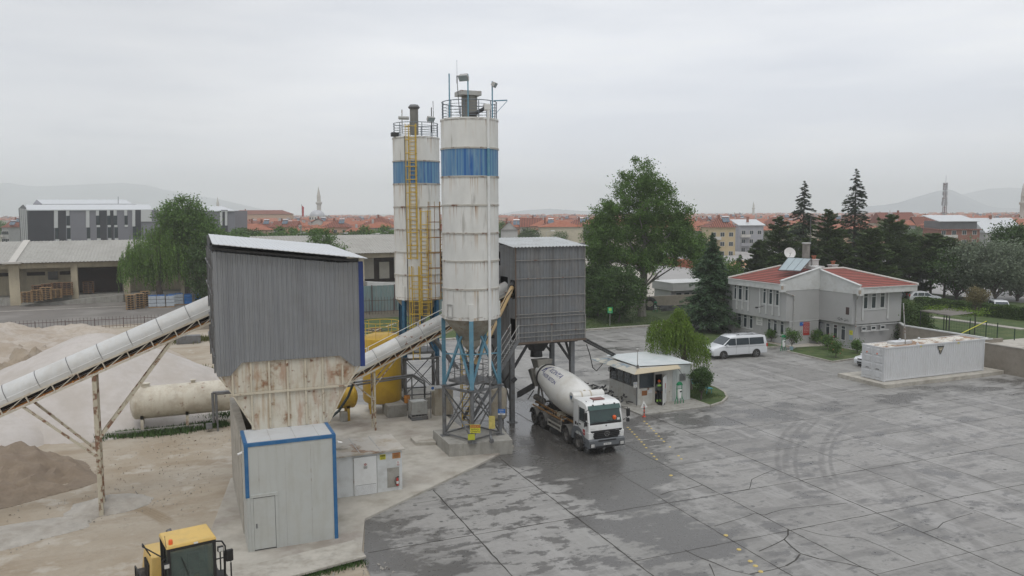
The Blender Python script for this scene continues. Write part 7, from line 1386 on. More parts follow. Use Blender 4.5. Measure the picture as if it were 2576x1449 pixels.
dp=MB();dp.path([(LX-.45,LY0-.12,6.0),(62.3,LY0-.12,5.5),(62.3,LY0-.12,.1)],.06,8);dp.path([(RX0-.1,RY-.8,5.9),(RX0+.45,RY-.12,5.4),(RX0+.45,RY-.12,.1)],.06,8);dp.build('downpipe','steel_light',OF)
nr_=MB();
for i in range(26): y=64.6+rnd.random()*1.6;z=3.05+rnd.gauss(0,.13)+(y-64.6)*.03;s=rnd.uniform(.03,.13);nr_.box((RX0-.006,y,z),(RX0-.001,y+s*1.8,z+s*.7))
nr_.build('plaster_scar','wall_scar' if 0 else mat('wall_scar',(.17,.17,.17),.9),OF)
sign('office_board','red and blue notice board on the office recess wall',(64.0,LY0-.03,1.75),1.35,1.5,[('KALİTE POLİTİKASI',.13,.62,'sign_white',.2)]+[('ÇEVRE İŞ SAĞLIĞI' if i % 2 else 'KALİTELİ BETON',.09,.4-i*.16,'sign_white',.25) for i in range(6)],'sign_red',blocks=[(-.48,.55,.5,.4,'sign_blue'),(-.5,-.25,.5,1.1,'wall_grey')])
pw=PU(*oc(542,1130),LX+.5);sign('office_plaque','white plaque between the ground floor windows of the office',(LX+.5,pw.y,2.1),1.1,.95,[('OFİS',.2,.25,'steel_grey'),('HAZIR BETON',.13,-.05,'steel_grey'),('TESİSLERİ',.13,-.25,'steel_grey')],'sign_white',ax=(0,-1,0))
pw=PU(*oc(1262,1205),RX0+.4);sign('office_plaque','grey plaque beside the office entrance',(RX0+.4,pw.y,1.75),.6,1.0,[('i',.3,.1,'steel_grey')],mat('plaque_grey',(.36,.37,.37),.5),ax=(0,-1,0))
pw=PU(*oc(1583,1250),RX0+.4);sign('safety_notice','yellow over pale blue safety notices at the office corner',(RX0+.4,RY+.45,1.5),.5,1.1,[('BARET TAK',.07,.2,'ink'),('1 2 3',.12,-.3,'sign_blue')],'plaque_pale' if 0 else mat('pl_pale',(.35,.42,.48),.5),ax=(0,-1,0),blocks=[(0,.25,.48,.5,'sign_yellow')])
MB().tube((LX-.15,ol(600,955).y,4.0),(LX-.9,ol(600,955).y+.2,3.9),.03).box((LX-1.05,ol(600,955).y+.1,3.82),(LX-.8,ol(600,955).y+.3,3.98)).build('camera_arm','steel_dark',OF)
so=MB();s4=[of(760,522,72.2),of(1020,532,72.0),of(1145,388,73.4),of(878,376,73.6)]
S0=[Vector((63.6,73.6,7.75)),Vector((65.4,70.6,7.85)),None,None]
A_,B_=PD(*oc(760,522),90.6),PD(*oc(1022,532),89.2);D_4,C_4=PD(*oc(878,376),92.4),PD(*oc(1147,389),91.)
SH=thing('solar_heater','slanted three-panel solar heater on the office roof','solar panel',A_)
for k in range(3):
 p=[A_.lerp(B_,k/3+.01),A_.lerp(B_,(k+1)/3-.01),D_4.lerp(C_4,(k+1)/3-.01),D_4.lerp(C_4,k/3+.01)];n_=(p[1]-p[0]).cross(p[3]-p[0]).normalized();MB().prism(p,n_*-.08).build('panel','solar_pale',SH)
fr=MB();[fr.beam(a,b,.05) for a,b in ((A_,B_),(D_4,C_4),(A_,D_4),(B_,C_4),(D_4,Vector((D_4.x,D_4.y,7.9))),(C_4,Vector((C_4.x,C_4.y,7.9))))];fr.build('frame','steel_dark',SH)
dc=PD(*oc(893,327),98.);ds=thing('satellite_dish','white satellite dish above the office solar heater','satellite dish',dc);n_=Vector((-.35,-.85,.35)).normalized();MB().lathe([(.001,0),(.3,.03),(.68,.14),(.7,.14),(.3,.0),(.001,-.03)],dc,28,ax=n_).build('dish','sign_white',ds,smooth=True);MB().tube(dc,dc-Vector((0,0,1.5)),.04).tube(dc-Vector((.1,0,.6)),dc+n_*.6-Vector((0,0,.1)),.02).build('mount','steel_grey',ds)
chn=MB();p=of(1082,370,74);chn.tube((p.x,74,8.0),(p.x,74,11.0),.43,14);chn.build('chimney',mat('chim',(.25,.24,.22),.8,var=.15,dirt=((.1,.1,.09),.6,1.5)),OF,smooth=True);MB().tube((p.x,74,11.0),(p.x,74,11.12),.52,14).build('chimney_cap','trim_white',OF)
for x,v,zt_ in ((1172,72.4,9.15),(1396,71.6,8.5)): p=of(x,450,v);MB().box((p.x-.42,v-.35,7.6),(p.x+.42,v+.35,zt_)).box((p.x-.52,v-.42,zt_),(p.x+.52,v+.42,zt_+.1)).build('chimney','trim_white',OF);MB().tube((p.x-.12,v,zt_+.1),(p.x-.12,v,zt_+.5),.1).tube((p.x+.14,v,zt_+.1),(p.x+.14,v,zt_+.5),.1).box((p.x-.3,v-.1,zt_+.4),(p.x+.3,v+.1,zt_+.52)).build('chimney_pot','tile_old',OF)
p=of(1128,300,75);MB().tube((p.x,75,8),(p.x,75,14.2),.035).tube((p.x,75,11),(p.x+4,73,8.2),.012,4).build('roof_mast','steel_grey',OF)
# gazebo and low annexe behind
gz=thing('gazebo','small pavilion with a hipped pale tile roof behind the office','gazebo',FW(0,1));c0_=Vector((92.4,116,0));gz.location=c0_;k=2.6
MB().add([(c0_.x+a*k,c0_.y+b*k,5.0) for a,b in ((-1,-1),(1,-1),(1,1),(-1,1))]+[(c0_.x,c0_.y,6.3)],[(0,1,4),(1,2,4),(2,3,4),(3,0,4)]).build('roof','tile_pale',gz);MB().box((c0_.x-k*1.05,c0_.y-k*1.05,4.2),(c0_.x+k*1.05,c0_.y+k*1.05,5.0)).build('fascia','trim_white',gz)
for a,b in ((-1,-1),(1,-1),(1,1),(-1,1)): MB().box((c0_.x+a*k*.85-.25,c0_.y+b*k*.85-.25,0),(c0_.x+a*k*.85+.25,c0_.y+b*k*.85+.25,4.2)).build('post','trim_white',gz)
an=thing('annexe','low grey flat-roofed annexe behind the spruce','outbuilding',(66,99,0));bt_=C(2300,950,3.623);a,b=g(*bt_(1395,960),.2),g(*bt_(1640,1000),.2)
MB().box((a.x,a.y,0),(a.x+9,a.y+5,2.3)).build('wall','wall_grey',an);MB().box((a.x-.3,a.y-.8,2.3),(a.x+9.2,a.y+5.2,3.5)).build('fascia','trim_white' if 0 else 'wall_grey',an);MB().box((a.x-.35,a.y-.85,3.5),(a.x+9.3,a.y+5.3,3.6)).build('roof','trim_white',an)
for k in range(4): win(0,a.y,'y',a.x+.8+k*1.5,a.x+2.0+k*1.5,1.2,1.95,an,False)
ty_=g(*bt_(1085,1055),0);tt=thing('big_tyre','large worn tyre leaning beside the plane tree trunk','tyre',ty_);MB().lathe([(.52,-.25),(.95,-.27),(1.05,-.15),(1.05,.15),(.95,.27),(.52,.25),(.5,0),(.52,-.25)],ty_+Vector((0,0,.98)),32,ax=(-.45,-.75,.3)).build('tread','rubber',tt,smooth=True)
rw=MB();a=g(*bt_(1000,1060),0);rw.box((a.x-2,a.y+3.2,0),(a.x+13,a.y+3.5,1.7));tag(rw.build('retaining_wall','garden_wall'),'low brown retaining wall behind the leaning tyre','wall')
sg=g(*bt_(505,1285),.06);t=thing('garden_sign','small green sign on a thin post in the lawn','sign',sg);MB().tube(sg,sg+Vector((0,0,1.9)),.025).build('post','steel_light',t);sign('s','',sg+Vector((0,-.04,2.1)),.66,.8,[('YEŞİL',.14,-.25,'sign_white')],'sign_green',ax=(*VR,0),blocks=[(0,.1,.36,.36,'hivis')],parent=t)
# scrap behind kerb
sm_=MB()
for i in range(40): a=g(*bt_(rnd.uniform(1230,1560),rnd.uniform(985,1060)),rnd.uniform(.3,1.2));sm_.beam(a,a+Vector((rnd.uniform(-2,2),rnd.uniform(-.6,.6),rnd.uniform(-.1,.1))),.12,.12)
tag(sm_.build('scrap_stack','steel_dark'),'stack of dark pipes and scrap before the low annexe','scrap')
# ================================================================ raised garden and walls at the right
gz0=1.5;sheet('garden_lawn',[(71.6,60),(71.6,53.2),(74.5,52.8),(74.5,44),(100,30),(112,60),(112,112),(74.5,92),(74.5,76)],gz0,'grass');
sheet('garden_bed_near',[(69.0,52.9),(69.0,20),(95,10),(98,40),(76,47),(74.5,52.8)],gz0-.06,'grass')
gw=thing('boundary_wall','tan rendered wall running from the container towards the camera','wall',(68.85,40,0));MB().box((68.7,12,-.05),(69.0,52.6,2.5)).build('body','garden_wall',gw);MB().box((68.66,12,2.5),(69.04,52.64,2.58)).build('coping','kerb',gw)
gw=thing('boundary_wall','retaining wall with a white coping behind the container','wall',(71,56,0));mb=MB();mb.beam((69.0,52.6,1.0),(73.4,52.6,1.0),.25,2.9);mb.beam((71.7,52.6,1.0),(71.7,62.5,1.0),.25,2.9);mb.beam((71.7,62.5,1.),(74.4,66,1.),.25,2.9);mb.build('body','garden_wall',gw);mb=MB();mb.beam((71.7,52.5,2.5),(71.7,62.5,2.5),.35,.12);mb.beam((71.7,62.5,2.5),(74.4,66,2.5),.35,.12);mb.beam((69,52.6,2.5),(71.9,52.6,2.5),.35,.12);mb.build('coping','trim_white',gw)
MB().box((70.5,49.5,gz0-.05),(78,53.2,2.1)).build('concrete_landing','concrete_pale');tag(bpy.data.objects['concrete_landing'],'pale concrete landing behind the far end of the container','landing')
gp_=MB()
for p,q in (((1050,340),(2162,488)),): A_,B_=g(*kc(*p),gz0),g(*kc(*q),gz0);gp_.beam(A_+Vector((0,0,.02)),B_+Vector((0,0,.02)),1.3,.12)
tag(gp_.build('garden_path','kerb'),kind='structure')
fn_=thing('mesh_fence','dark green mesh fence on posts across the raised lawn','fence',(78,60,gz0));fp_=[g(*kc(*p),gz0) for p in ((1228,500),(1530,545),(1718,575),(1848,600),(2045,680))];fp_[-1].z=gz0
for p in fp_: MB().tube(p,p+Vector((0,0,1.75)),.05,7).build('post',mat('post_green',(.01,.035,.02),.6),fn_)
ms=MB()
for p,q in zip(fp_[:-2],fp_[1:-1]):
 for k in range(5): ms.tube(p+Vector((0,0,.2+k*.36)),q+Vector((0,0,.2+k*.36)),.006,4)
 n=int((q-p).length/.3);
 for i in range(n): c=p.lerp(q,i/n);ms.tube(c,c+Vector((0,0,1.65)),.005,3)
ms.build('mesh','post_green',fn_);MB().tube(fp_[2]+Vector((0,0,1.7)),PV(*kc(1440,530),56) ,.04).build('yellow_bar','sign_yellow');tag(bpy.data.objects['yellow_bar'],'thin yellow pole slanting down from a fence post','pole')
PG=thing('pergola','flat slatted pergola with climbing vine on the raised lawn','pergola',(78,62,gz0));pc=[g(*kc(*p),3.9) for p in ((965,268),(1300,325),(1600,290),(1270,245))];mb=MB();n=16
for i in range(n+1): a,b=pc[0].lerp(pc[1],i/n),pc[3].lerp(pc[2],i/n);mb.beam(a,b,.12,.05)
mb.build('slat',mat('slat_wood',(.23,.21,.19),.8,var=.2),PG);mb=MB();mb.beam(pc[0],pc[1],.08,.12);mb.beam(pc[3],pc[2],.08,.12);mb.build('beam','slat_wood',PG)
for c in pc: MB().tube((c.x,c.y,gz0),(c.x,c.y,3.85),.06,7).build('post','steel_dark',PG)
randleaf(np.concatenate([np.array(c)+NR.normal(size=(260,3))*np.array([.7,.7,.22]) for c in (pc[3].lerp(pc[0],.4),pc[2],pc[2].lerp(pc[3],.35),pc[0].lerp(pc[3],.7))]),.11,LM['weep'],'vine',PG)
ht_=[g(*kc(*p),3.0) for p in ((960,118),(2200,238))];hd2=(ht_[1]-ht_[0]);ang=math.atan2(hd2.y,hd2.x)
# hedge as leaf-covered box along its line
def hedge_line(name,label,A_,B_,w,z0_,h,n,size,m='hedge',group=None):
 A_,B_=Vector(A_),Vector(B_);d=(B_-A_).to_2d();Ln=d.length;d /= Ln;s=Vector((-d.y,d.x));t=thing(name,label,'hedge',((A_+B_)/2).to_2d().to_3d()+Vector((0,0,z0_)),0,group)
 MB().prism([(A_.x+s.x*w*.45,A_.y+s.y*w*.45,z0_),(A_.x-s.x*w*.45,A_.y-s.y*w*.45,z0_),(B_.x-s.x*w*.45,B_.y-s.y*w*.45,z0_),(B_.x+s.x*w*.45,B_.y+s.y*w*.45,z0_)],(0,0,h*.95)).build('foliage_core',LM[m],t)
 u=NR.uniform(0,1,n);f=NR.random(n);top=f<w/(w+2*h);a=np.where(top,NR.uniform(-.5,.5,n),np.where(NR.random(n)<.5,-.5,.5))*w;z=np.where(top,h,NR.random(n)*h);jit=NR.normal(size=(n,3))*.06
 P=np.stack([A_.x+d.x*Ln*u+s.x*a,A_.y+d.y*Ln*u+s.y*a,z0_+z+.08*np.sin(u*40)],1)+jit;randleaf(P,size,LM[m],'foliage',t);return t
hedge_line('clipped_hedge','long clipped hedge between the raised garden and the street',ht_[0]-hd2*.02,ht_[1]+hd2*.25,1.5,gz0-.1,1.55,26000,.12)
sheet('street',[(118,60),(138,60),(150,240),(85,130),(100,108)],1.1,'road');sheet('street_far',[(96,40),(200,20),(260,300),(120,220)],1.05,'road')
broadleaf('small standard tree with a rounded reddish crown beside the pergola',tuple(g(*kc(1595,435),gz0)),[(0,0,3.6,1.1,1.1,.9)],26,3200,.09,'dry',.07,cluster=.5,name='garden_tree')
broadleaf('ivy-like bushy shrub climbing beside the office end wall',(75.0,65.0,.6),[(0,0,2.2,1.6,1.6,1.8),(1.7,.8,1.9,1.5,1.5,1.8),(-1.4,-.9,1.3,1.1,1.1,1.7),(.4,-.9,1.0,1.4,1.2,1.2)],90,22000,.11,'hedge',.1,cluster=.8,name='climbing_shrub',cat='shrub',shell=.7)
sr_=lambda lab,p,h,m='shrub',fl=False,n=1500: broadleaf(lab,tuple(p),[(0,0,h*.62,h*.34,h*.34,h*.40)],16,n,.08,m,.05,cluster=.42,name='shrub',cat='shrub')
for lab,px,h in (('slender young shrub in front of the red office board',(1505,630),2.5),('rose bush with red blooms beside the office entrance',(1830,560),1.5),('large rose bush in the middle of the office lawn',(1970,640),1.7),('rose bush with a pink bloom near the container',(2070,740),1.6),('small bush hidden behind the container corner',(2345,690),1.3),('low bush against the office wall behind the van',(1240,530),1.3)):
 p=g(*bb(*px),.1);t=sr_(lab,p,h)
 if 'bloom' in lab or 'rose' in lab: randleaf(np.array(p)+np.array([0,0,h*.62])+unit(14)*h*.42,.07,LM['flower'],'blossom',t)
leafbox('topiary','round clipped bush on a thin stem by the office window','shrub',(*(g(*bb(960,410),.1)+Vector((-.6,9.4-10.4,.75))),),(*(g(*bb(960,410),.1)+Vector((.65,.3,2.2))),),3200,.08,'hedge',sphere=True,trunk=.6)
p=g(*bb(265,1300),.1);broadleaf('dark clipped bush on a stem behind the kiosk',(p.x+.6,p.y+.1,.1),[(0,0,1.7,.75,.75,.85),(.25,0,2.0,.6,.6,.6),(-.3,0,1.9,.55,.6,.6)],60,9000,.07,'dark',.07,cluster=.3,name='clipped_bush',cat='shrub',shell=.6)
# ================================================================ trees of the yard
tb=(59.98,96.6,.06);vr,vf_=VR,VF
def E(x,fwd,z,rx,ry,rz): q=VR*x+VF*fwd;return (q.x,q.y,z,rx,ry,rz)
broadleaf('huge plane tree standing on the lawn left of the spruce',tb,[E(.0,0,14,5.6,5.0,5.8),E(-.3,0,18.5,3.7,3.6,4.0),E(-4.6,.5,13.5,2.7,3,3.6),E(-6.2,0,11.2,2.0,2.2,4.6),E(4.5,0,12.6,2.9,3,4.0),E(6.3,0,9.6,3.7,3.2,2.5),E(-6.6,0,8.6,2.6,2.6,1.8),E(-4.6,-.5,8.9,3.6,3.4,2.2),E(1.0,-1,8.2,4.2,3,1.9)],350,60000,.17,'oak',.62,cluster=1.0,trunk_h=.3,name='plane_tree',bark='bark_pale',shell=.35)
conifer('broad blue-green spruce rising between the van and the office',(60.35,81.2,.08),12.2,4.9,'fir',38000,.2,34,.85,.19,.08,'spruce_tree')
wb=(38.46,54.52,.1)
willow('light green weeping tree with a thick trunk behind the kiosk',wb,[E(-2.2,.8,5.0,1.1,1.1,.9),E(-.8,.5,5.6,.8,.9,1.5),E(-1.0,.2,5.0,1.3,1.3,1.4),E(-.9,.3,6.1,.45,.5,.9),E(.5,.2,4.0,1.1,1.2,1.0)],900,2.4,'weep',.33,.085,'weeping_tree',lean=(-.5,.3))
#conifer('young light green conifer tip rising above the kiosk roof tree', (37.9, 56.6, .1), 5.9, 1.15, 'weep', 9000, -.1, 22, .8, .09, .25, 'young_conifer', up=.5)
for lab,px,w,h,m in (('dark round bushy tree left of the plane tree trunk',(640,1230),3.4,7.4,'dark'),('very dark bushy tree against the mixing tower edge',(330,1140),3.0,7.8,'dark')):
 p=g(*bt_(*px),.06);broadleaf(lab,tuple(p),[(0,0,h*.55,w,w,h*.45)],110,19000,.15,m,.15,cluster=1.,name='bushy_tree',shell=.6)
p=g(*bt_(205,1160),.06);broadleaf('small bright green bush beside the mixing tower',tuple(p),[(0,0,2.4,1.3,1.3,2.2)],40,6000,.1,'shrub',.08,cluster=.5,name='bright_bush',cat='shrub')
hedge_line('dark_hedge','dark wall of foliage behind the lawn trees',(38,106,0),(62,108,0),4,0,6.2,26000,.2,'dark')
# pines behind the office: (x D, base forward distance, top y D, half width m, kind)
PT=[(1912,133,605,3.2,'pine','small pine tree behind the grey town block'),(1960,128,545,3.8,'pine','first pine left of the tall cedar'),(2019,136,455,5.2,'cedar','tall layered cedar with a thin pointed top'),(2080,126,528,4.4,'pine','pine with yellowish tips between the two cedars'),(2147,133,424,5.4,'cedar','tallest dark cedar of the row'),
      (2235,124,540,5.2,'pine','broad dark pine behind the right office roof'),(2290,130,590,4.6,'pine','dark pine just right of the office roof corner'),(2345,126,588,4.4,'pine','rounded pine in front of the brick house'),(2380,122,600,4.0,'pine','bright pine in front of the brick penthouse'),(2190,118,575,4.6,'pine','low dense pine filling the gap behind the chimneys'),(2105,120,600,4.6,'pine','low dense pine behind the solar heater'),(2030,122,600,4.6,'pine','low pine under the left cedar'),(1965,120,640,3.8,'pine','low pine behind the pavilion roof')]
for x,d,yt_,w,m,lab in PT:
 q=PD(x,640,d);top=PD(x,yt_,d).z;b_=(q.x,q.y,0.)
 if m == 'cedar': conifer(lab,b_,top,w,'cedar',15000,.12,26,.85,.27,.18,'cedar_tree')
 else: conifer(lab,b_,top,w*1.1,'pine',21000,-.12,20,.5,.25,.08,'pine_tree',gap=.2,up=.25) if x<2340 else conifer(lab,b_,top,w*1.1,'pine',17000,-.12,16,.45,.25,.34,'pine_tree',gap=.2,up=.25)
for x,d,yt_,w,m,lab in ((2412,120,625,4.4,'dark','dark green leafy tree by the street left of the silvery trees'),(2450,118,612,4.6,'silver','first silvery olive tree above the hedge'),(2510,116,600,5.0,'silver','largest silvery tree at the right'),(2565,120,640,4.2,'silver','silvery tree cut by the right edge'),(2548,128,560,3.4,'dark','thin leafy tree rising before the white roof at the right edge')):
 q=PD(x,640,d);top=PD(x,yt_,d).z;broadleaf(lab,(q.x,q.y,0),[(0,0,top*.66,w,w,top*.34)],100,14000,.2,m,.25,cluster=1.2,name='street_tree',shell=.5)
for x,d,yt_,w,m,lab in ((1862,134,640,3.4,'fir','pale fir standing before the yellow town block'),(1790,138,640,3.4,'dark','dark tree below the yellow town block'),(1825,128,655,3.2,'oak','green tree left of the pavilion')):
 q=PD(x,640,d);top=PD(x,yt_,d).z;(conifer(lab,(q.x,q.y,0),top,w,m,10000,.1,20,.8,.2,.12,'fir_tree') if m == 'fir' else broadleaf(lab,(q.x,q.y,0),[(0,0,top*.58,w,w,top*.42)],70,9000,.18,m,.2,cluster=1.1,name='street_tree'))
# willow group at the left
q=PD(400,640,131);wz=PD(400,545,131).z
willow('large drooping willow in front of the long warehouse',(q.x,q.y,0),[E(0,0,8.8,5.0,4,wz-9.0),E(-3.6,0,7.2,3.2,3.5,3.0),E(3.4,0,7.8,3.8,3.5,3.6)],1200,4.9,'willow',.6,.15,'willow_tree')
q=PD(468,640,133);wz=PD(468,486,133).z;broadleaf('tall leafy tree rising behind the drooping willow',(q.x,q.y,0),[E(-.3,0,14.0,4.2,4,4.0),E(3.2,0,11.8,2.6,3,3.6),E(-2.8,0,12.2,2.2,3,3.4),E(1.3,0,8.6,4.4,4,3.6)],220,28000,.2,'oak',.5,cluster=1.3,name='leafy_tree',shell=.4)
q=PD(522,690,130);broadleaf('dark tree in the gap between the willow and the grey housing',(q.x,q.y,0),[(0,0,6,3,3,5.5)],60,9000,.2,'dark',.3,cluster=1.2,name='leafy_tree')
q=PD(812,640,140);broadleaf('green tree tip showing above the white housing roof',(q.x,q.y,0),[(0,0,8.5,2.6,2.6,3.7),E(2.6,0,7.6,1.6,1.6,1.4)],70,9000,.18,'shrub',.2,cluster=1.,name='leafy_tree')
# ================================================================ warehouses
def warehouse(label,u0,u1,v,zeave,zr,dep,cols,doors,dark):
 T=thing('warehouse',label,'warehouse',((u0+u1)/2,v+6,0));rf=MB();n=int((u1-u0)/.55)
 for i in range(n):
  a,b=u0+(u1-u0)*i/n,u0+(u1-u0)*(i+1)/n;m_=(a+b)/2;rf.quad((a,v-1.5,zeave),(m_,v-1.5,zeave+.09),(m_,v+dep,zr+.09),(a,v+dep,zr));rf.quad((m_,v-1.5,zeave+.09),(b,v-1.5,zeave),(b,v+dep,zr),(m_,v+dep,zr+.09))
 rf.quad((u0,v+dep,zr),(u1,v+dep,zr),(u1,v+2*dep,zeave),(u0,v+2*dep,zeave));rf.build('roof',mat('wh_roof',(.36,.35,.32),.8,var=.06,vs=.3,dirt=[((.27,.255,.23),.5,.35),((.2,.19,.17),.4,3)]),T)
 w=MB();w.box((u0,v+4.5,1.2),(u1,v+4.8,zeave+1));w.box((u0,v-.1,zeave-.95),(u1,v+.25,zeave-.15));w.build('wall','cream_wall',T);MB().box((u0,v-.2,-.1),(u1,v+4.5,1.25)).build('loading_dock','concrete',T)
 for x in cols: w_=.75 if abs(x+25.6)<.1 else .5;MB().box((x-w_,v-.3,-.1),(x+w_,v+.5,zeave-.1)).build('column','cream_wall',T)
 for a,b in doors: MB().box((a,v+4.4,1.26),(b,v+4.49,5.6)).build('doorway','wood_black' if 0 else mat('doorway',(.03,.017,.012),.9,var=.3),T)
 return T
wh=warehouse('long warehouse with a pale corrugated roof, cream columns and loading dock at the left',-70,12,151.6,6.95,10.05,13.5,(-56,-41,-25.6,-16.9,-9.0,0),((-16.8,-10.0),(-36,-30)),0)
for a,b in ((-24.5,-21.8),(-19.6,-17.9),(-31,-27)): MB().box((a,156.0,4.5),(b,156.09,5.1)).build('window','doorway' ,wh)
MB().box((-21.4,156.0,3.7),(-19.9,156.09,5.1)).build('window','glass',wh)
fw=MB();a,b=Vector((-25.6,149.9,7.05)),Vector((-25.6,165.2,10.2));fw.beam(a,b,1.0,.25);fw.box((-26.9,149.6,6.9),(-24.3,150.6,7.2));fw.build('fire_wall_cap','stone',wh)
wh2=warehouse('warehouse with a dark loading bay behind the rear silo',12.4,60,151.6,7.25,10.35,13.5,(31.6,),(),1);MB().box((14,155.9,1.3),(60,156.05,6.4)).build('dark_bay','doorway',wh2)
for a,b,za,zb in ((32.2,34.9,1.9,6.0),(36.0,38.0,1.9,5.2),(39.0,42,1.9,6.0)): MB().box((a,155.6,za),(b,155.85,zb)).build('white_panel','cream_pale' if 0 else mat('cream_pale',(.5,.47,.4),.8),wh2)
MB().hexa([(32,148.5,-.1),(48,148.5,-.1),(48,151,-.1),(32,151,-.1)],[(32,148.5,1.9),(48,148.5,.6),(48,151,.6),(32,151,1.9)]).build('ramp','trim_white',wh2)
MB().prism([(46,151.2,6.5),(62,151.2,6.5),(60,151.2,9.3),(57,151.2,10.3),(53,151.2,10.2),(49.5,151.2,9.2)],(0,.4,0)).build('curved_gable','wall_grey',wh2)
# ramp up to the dock with pallets
MB().hexa([(-24.8,149.4,-.1),(-9.5,149.4,-.1),(-9.5,151.3,-.1),(-24.8,151.3,-.1)],[(-24.8,149.4,.12),(-9.5,149.4,1.25),(-9.5,151.3,1.25),(-24.8,151.3,.12)]).build('dock_ramp','concrete',wh)
def pallet_proto(m):
 t=thing('pallet_stack','x','pallet stack',(0,0,0));mb=MB()
 for k in range(7):
  z=k*.214
  for x in (-.54,0,.54): mb.box((x-.06,-.42,z),(x+.06,.42,z+.1))
  mb.box((-.6,-.45,z+.1),(.6,.45,z+.14))
 mb.box((-.35,-.3,0),(.35,.3,1.4),1)  # black core box puts the shade of the gaps into colour
 mb.build('pallets',[m,'black'],t);return t
pa_,pb_=pallet_proto('wood'),pallet_proto('wood_dark');first={id(pa_): 1,id(pb_): 1}
def place(proto,loc,rz,sz,label,group):
 o=proto if first.pop(id(proto),None) else copy_tree(proto);o.location=loc;o.rotation_euler.z=rz;o.scale=sz;o['label']=label;o['group']=group;return o
cl=C(0,700,2.576)
for i,(x,yb_,yt_) in enumerate(((285,1312,1198),(385,1298,1178),(478,1282,1150),(580,1265,1170))):
 p=PV(*cl(x,yb_),148.7);q=PV(*cl(x,yt_),148.7);place(pa_ if i else pa_,(p.x,148.7,max(.0,p.z)),0,(1.45,1.0,(q.z-p.z)/1.5),'front wooden pallet stack number %s from the left on the warehouse ramp' % ('one','two','three','four')[i],'pallet stacks on the warehouse ramp')
for i,(x,yb_,yt_) in enumerate(((390,1180,1130),(490,1170,1115),(590,1170,1100),(690,1165,1100),(690,1240,1165))):
 p=PV(*cl(x,yb_),150.3);q=PV(*cl(x,yt_),150.3);place(pb_ if i<4 else pa_,(p.x,150.3,p.z-(1.2 if i<4 else 0)),0,(1.45,1.0,(q.z-p.z+(1.2 if i<4 else 0))/1.5),('rear dark pallet stack %s on the warehouse ramp' % ('at the left','second along','third along','next to the column')[i]) if i<4 else 'pallets stood on edge beside the column','pallet stacks on the warehouse ramp')
p=PV(*cl(915,1215),153);q=PV(*cl(915,1092),153);place(pb_,(p.x,153,p.z),0,(1.4,1,(q.z-p.z)/1.5),'dark pallet stack standing alone in the warehouse doorway','pallet stacks on the warehouse ramp')
for i,(x,yb_,yt_) in enumerate(((1348,1388,1228),(1440,1375,1215),(1500,1352,1190))): p=g(*cl(x,yb_),0);q=PV(*cl(x,yt_),p.y);place(pa_,(p.x,p.y+.4,0),.1,(1.15,1.1,q.z/1.5),'tall pallet stack %s in the open yard beside the wrapped bottles' % ('at the front left','in the middle','at the back right')[i],'pallet stacks in the open')
def wrapped(mn,nm):
 t=thing('wrapped_pallet','x','wrapped goods',(0,0,0));mb=MB()
 for k in range(3): mb.box((-.6,-.5,.12+k*.46),(.6,.5,.12+k*.46+.42))
 mb.build('bottle_pack',mn,t,bevel=.05);MB().box((-.62,-.52,0),(.62,.52,.11)).build('pallet_base','wood',t);c=MB()
 for i in range(6):
  for j in range(5): c.lathe([(.06,0),(.05,.1),(.02,.14),(.001,.15)],(-.5+i*.2,-.4+j*.2,1.48),6)
 c.build('bottle_tops','wrap_blue',t);return t
wa_,wb_=wrapped('wrap','x'),wrapped('wrap_blue','x');first[id(wa_)]=1;first[id(wb_)]=1
for i,(x,yb_,yt_,pr) in enumerate(((1572,1368,1238,wa_),(1660,1365,1235,wa_),(1755,1362,1235,wa_),(1590,1340,1235,wa_),(1850,1338,1218,wa_),(1780,1342,1225,wa_),(1940,1335,1225,wb_),(2050,1325,1222,wb_))):
 if i == 3: continue
 p=g(*cl(x,yb_),0);q=PV(*cl(x,yt_),p.y);place(pr,(p.x,p.y+.4,0),.06,(.98,1,q.z/1.62),'wrapped pallet of bottles, %s' % ('pale, leftmost of the front row','pale, second of the front row','pale, right end of the front row','','pale, in the back row beside the blue ones','pale, half hidden at the back','deep blue, the left one','deep blue, the right one')[i],'wrapped pallets of water bottles')
# iron railings on the yard boundary, corrugated fence behind the tank
def railing(label,pts,h=2.0,step=.42,m='rail_red'):
 t=thing('railing',label,'fence',pts[0]);po,bars,hz=MB(),MB(),MB()
 for a,b in zip(pts,pts[1:]):
  a,b=Vector(a),Vector(b);n=max(1,int((b-a).length/step))
  for i in range(n): c=a.lerp(b,i/n);(po if i % 8 == 0 else bars).tube(c,c+Vector((0,0,h+(.1 if i % 8 == 0 else .25))),.05 if i % 8 == 0 else .022,5)
  for z in (h*.9,h*.2): hz.beam(a+Vector((0,0,z)),b+Vector((0,0,z)),.05,.06)
 po.build('post',m,t);bars.build('bars',m,t);hz.build('rail',m,t)
M['rail_red']=mat('rail_red',(.09,.055,.05),.7,var=.3)
railing('dark red iron railing between the sand yard and the warehouse road',[(-75,116,-.03),(-5,116,-.03),(12,113.5,-.03)],1.25)
railing('iron railing on the low wall behind the yellow tank',[(14,111.4,.6),(24,110.4,.6),(33,109.6,.6)],2.2)
MB().box((-4,109.3,-.05),(13,109.7,1.5)).build('yard_wall','garden_wall');tag(bpy.data.objects['yard_wall'],'old tan yard wall behind the left conveyor','wall');MB().box((13.5,110.5,-.05),(34,110.9,1.0)).build('fence_wall','garden_wall');tag(bpy.data.objects['fence_wall'],'low concrete wall under the corrugated fence','wall')
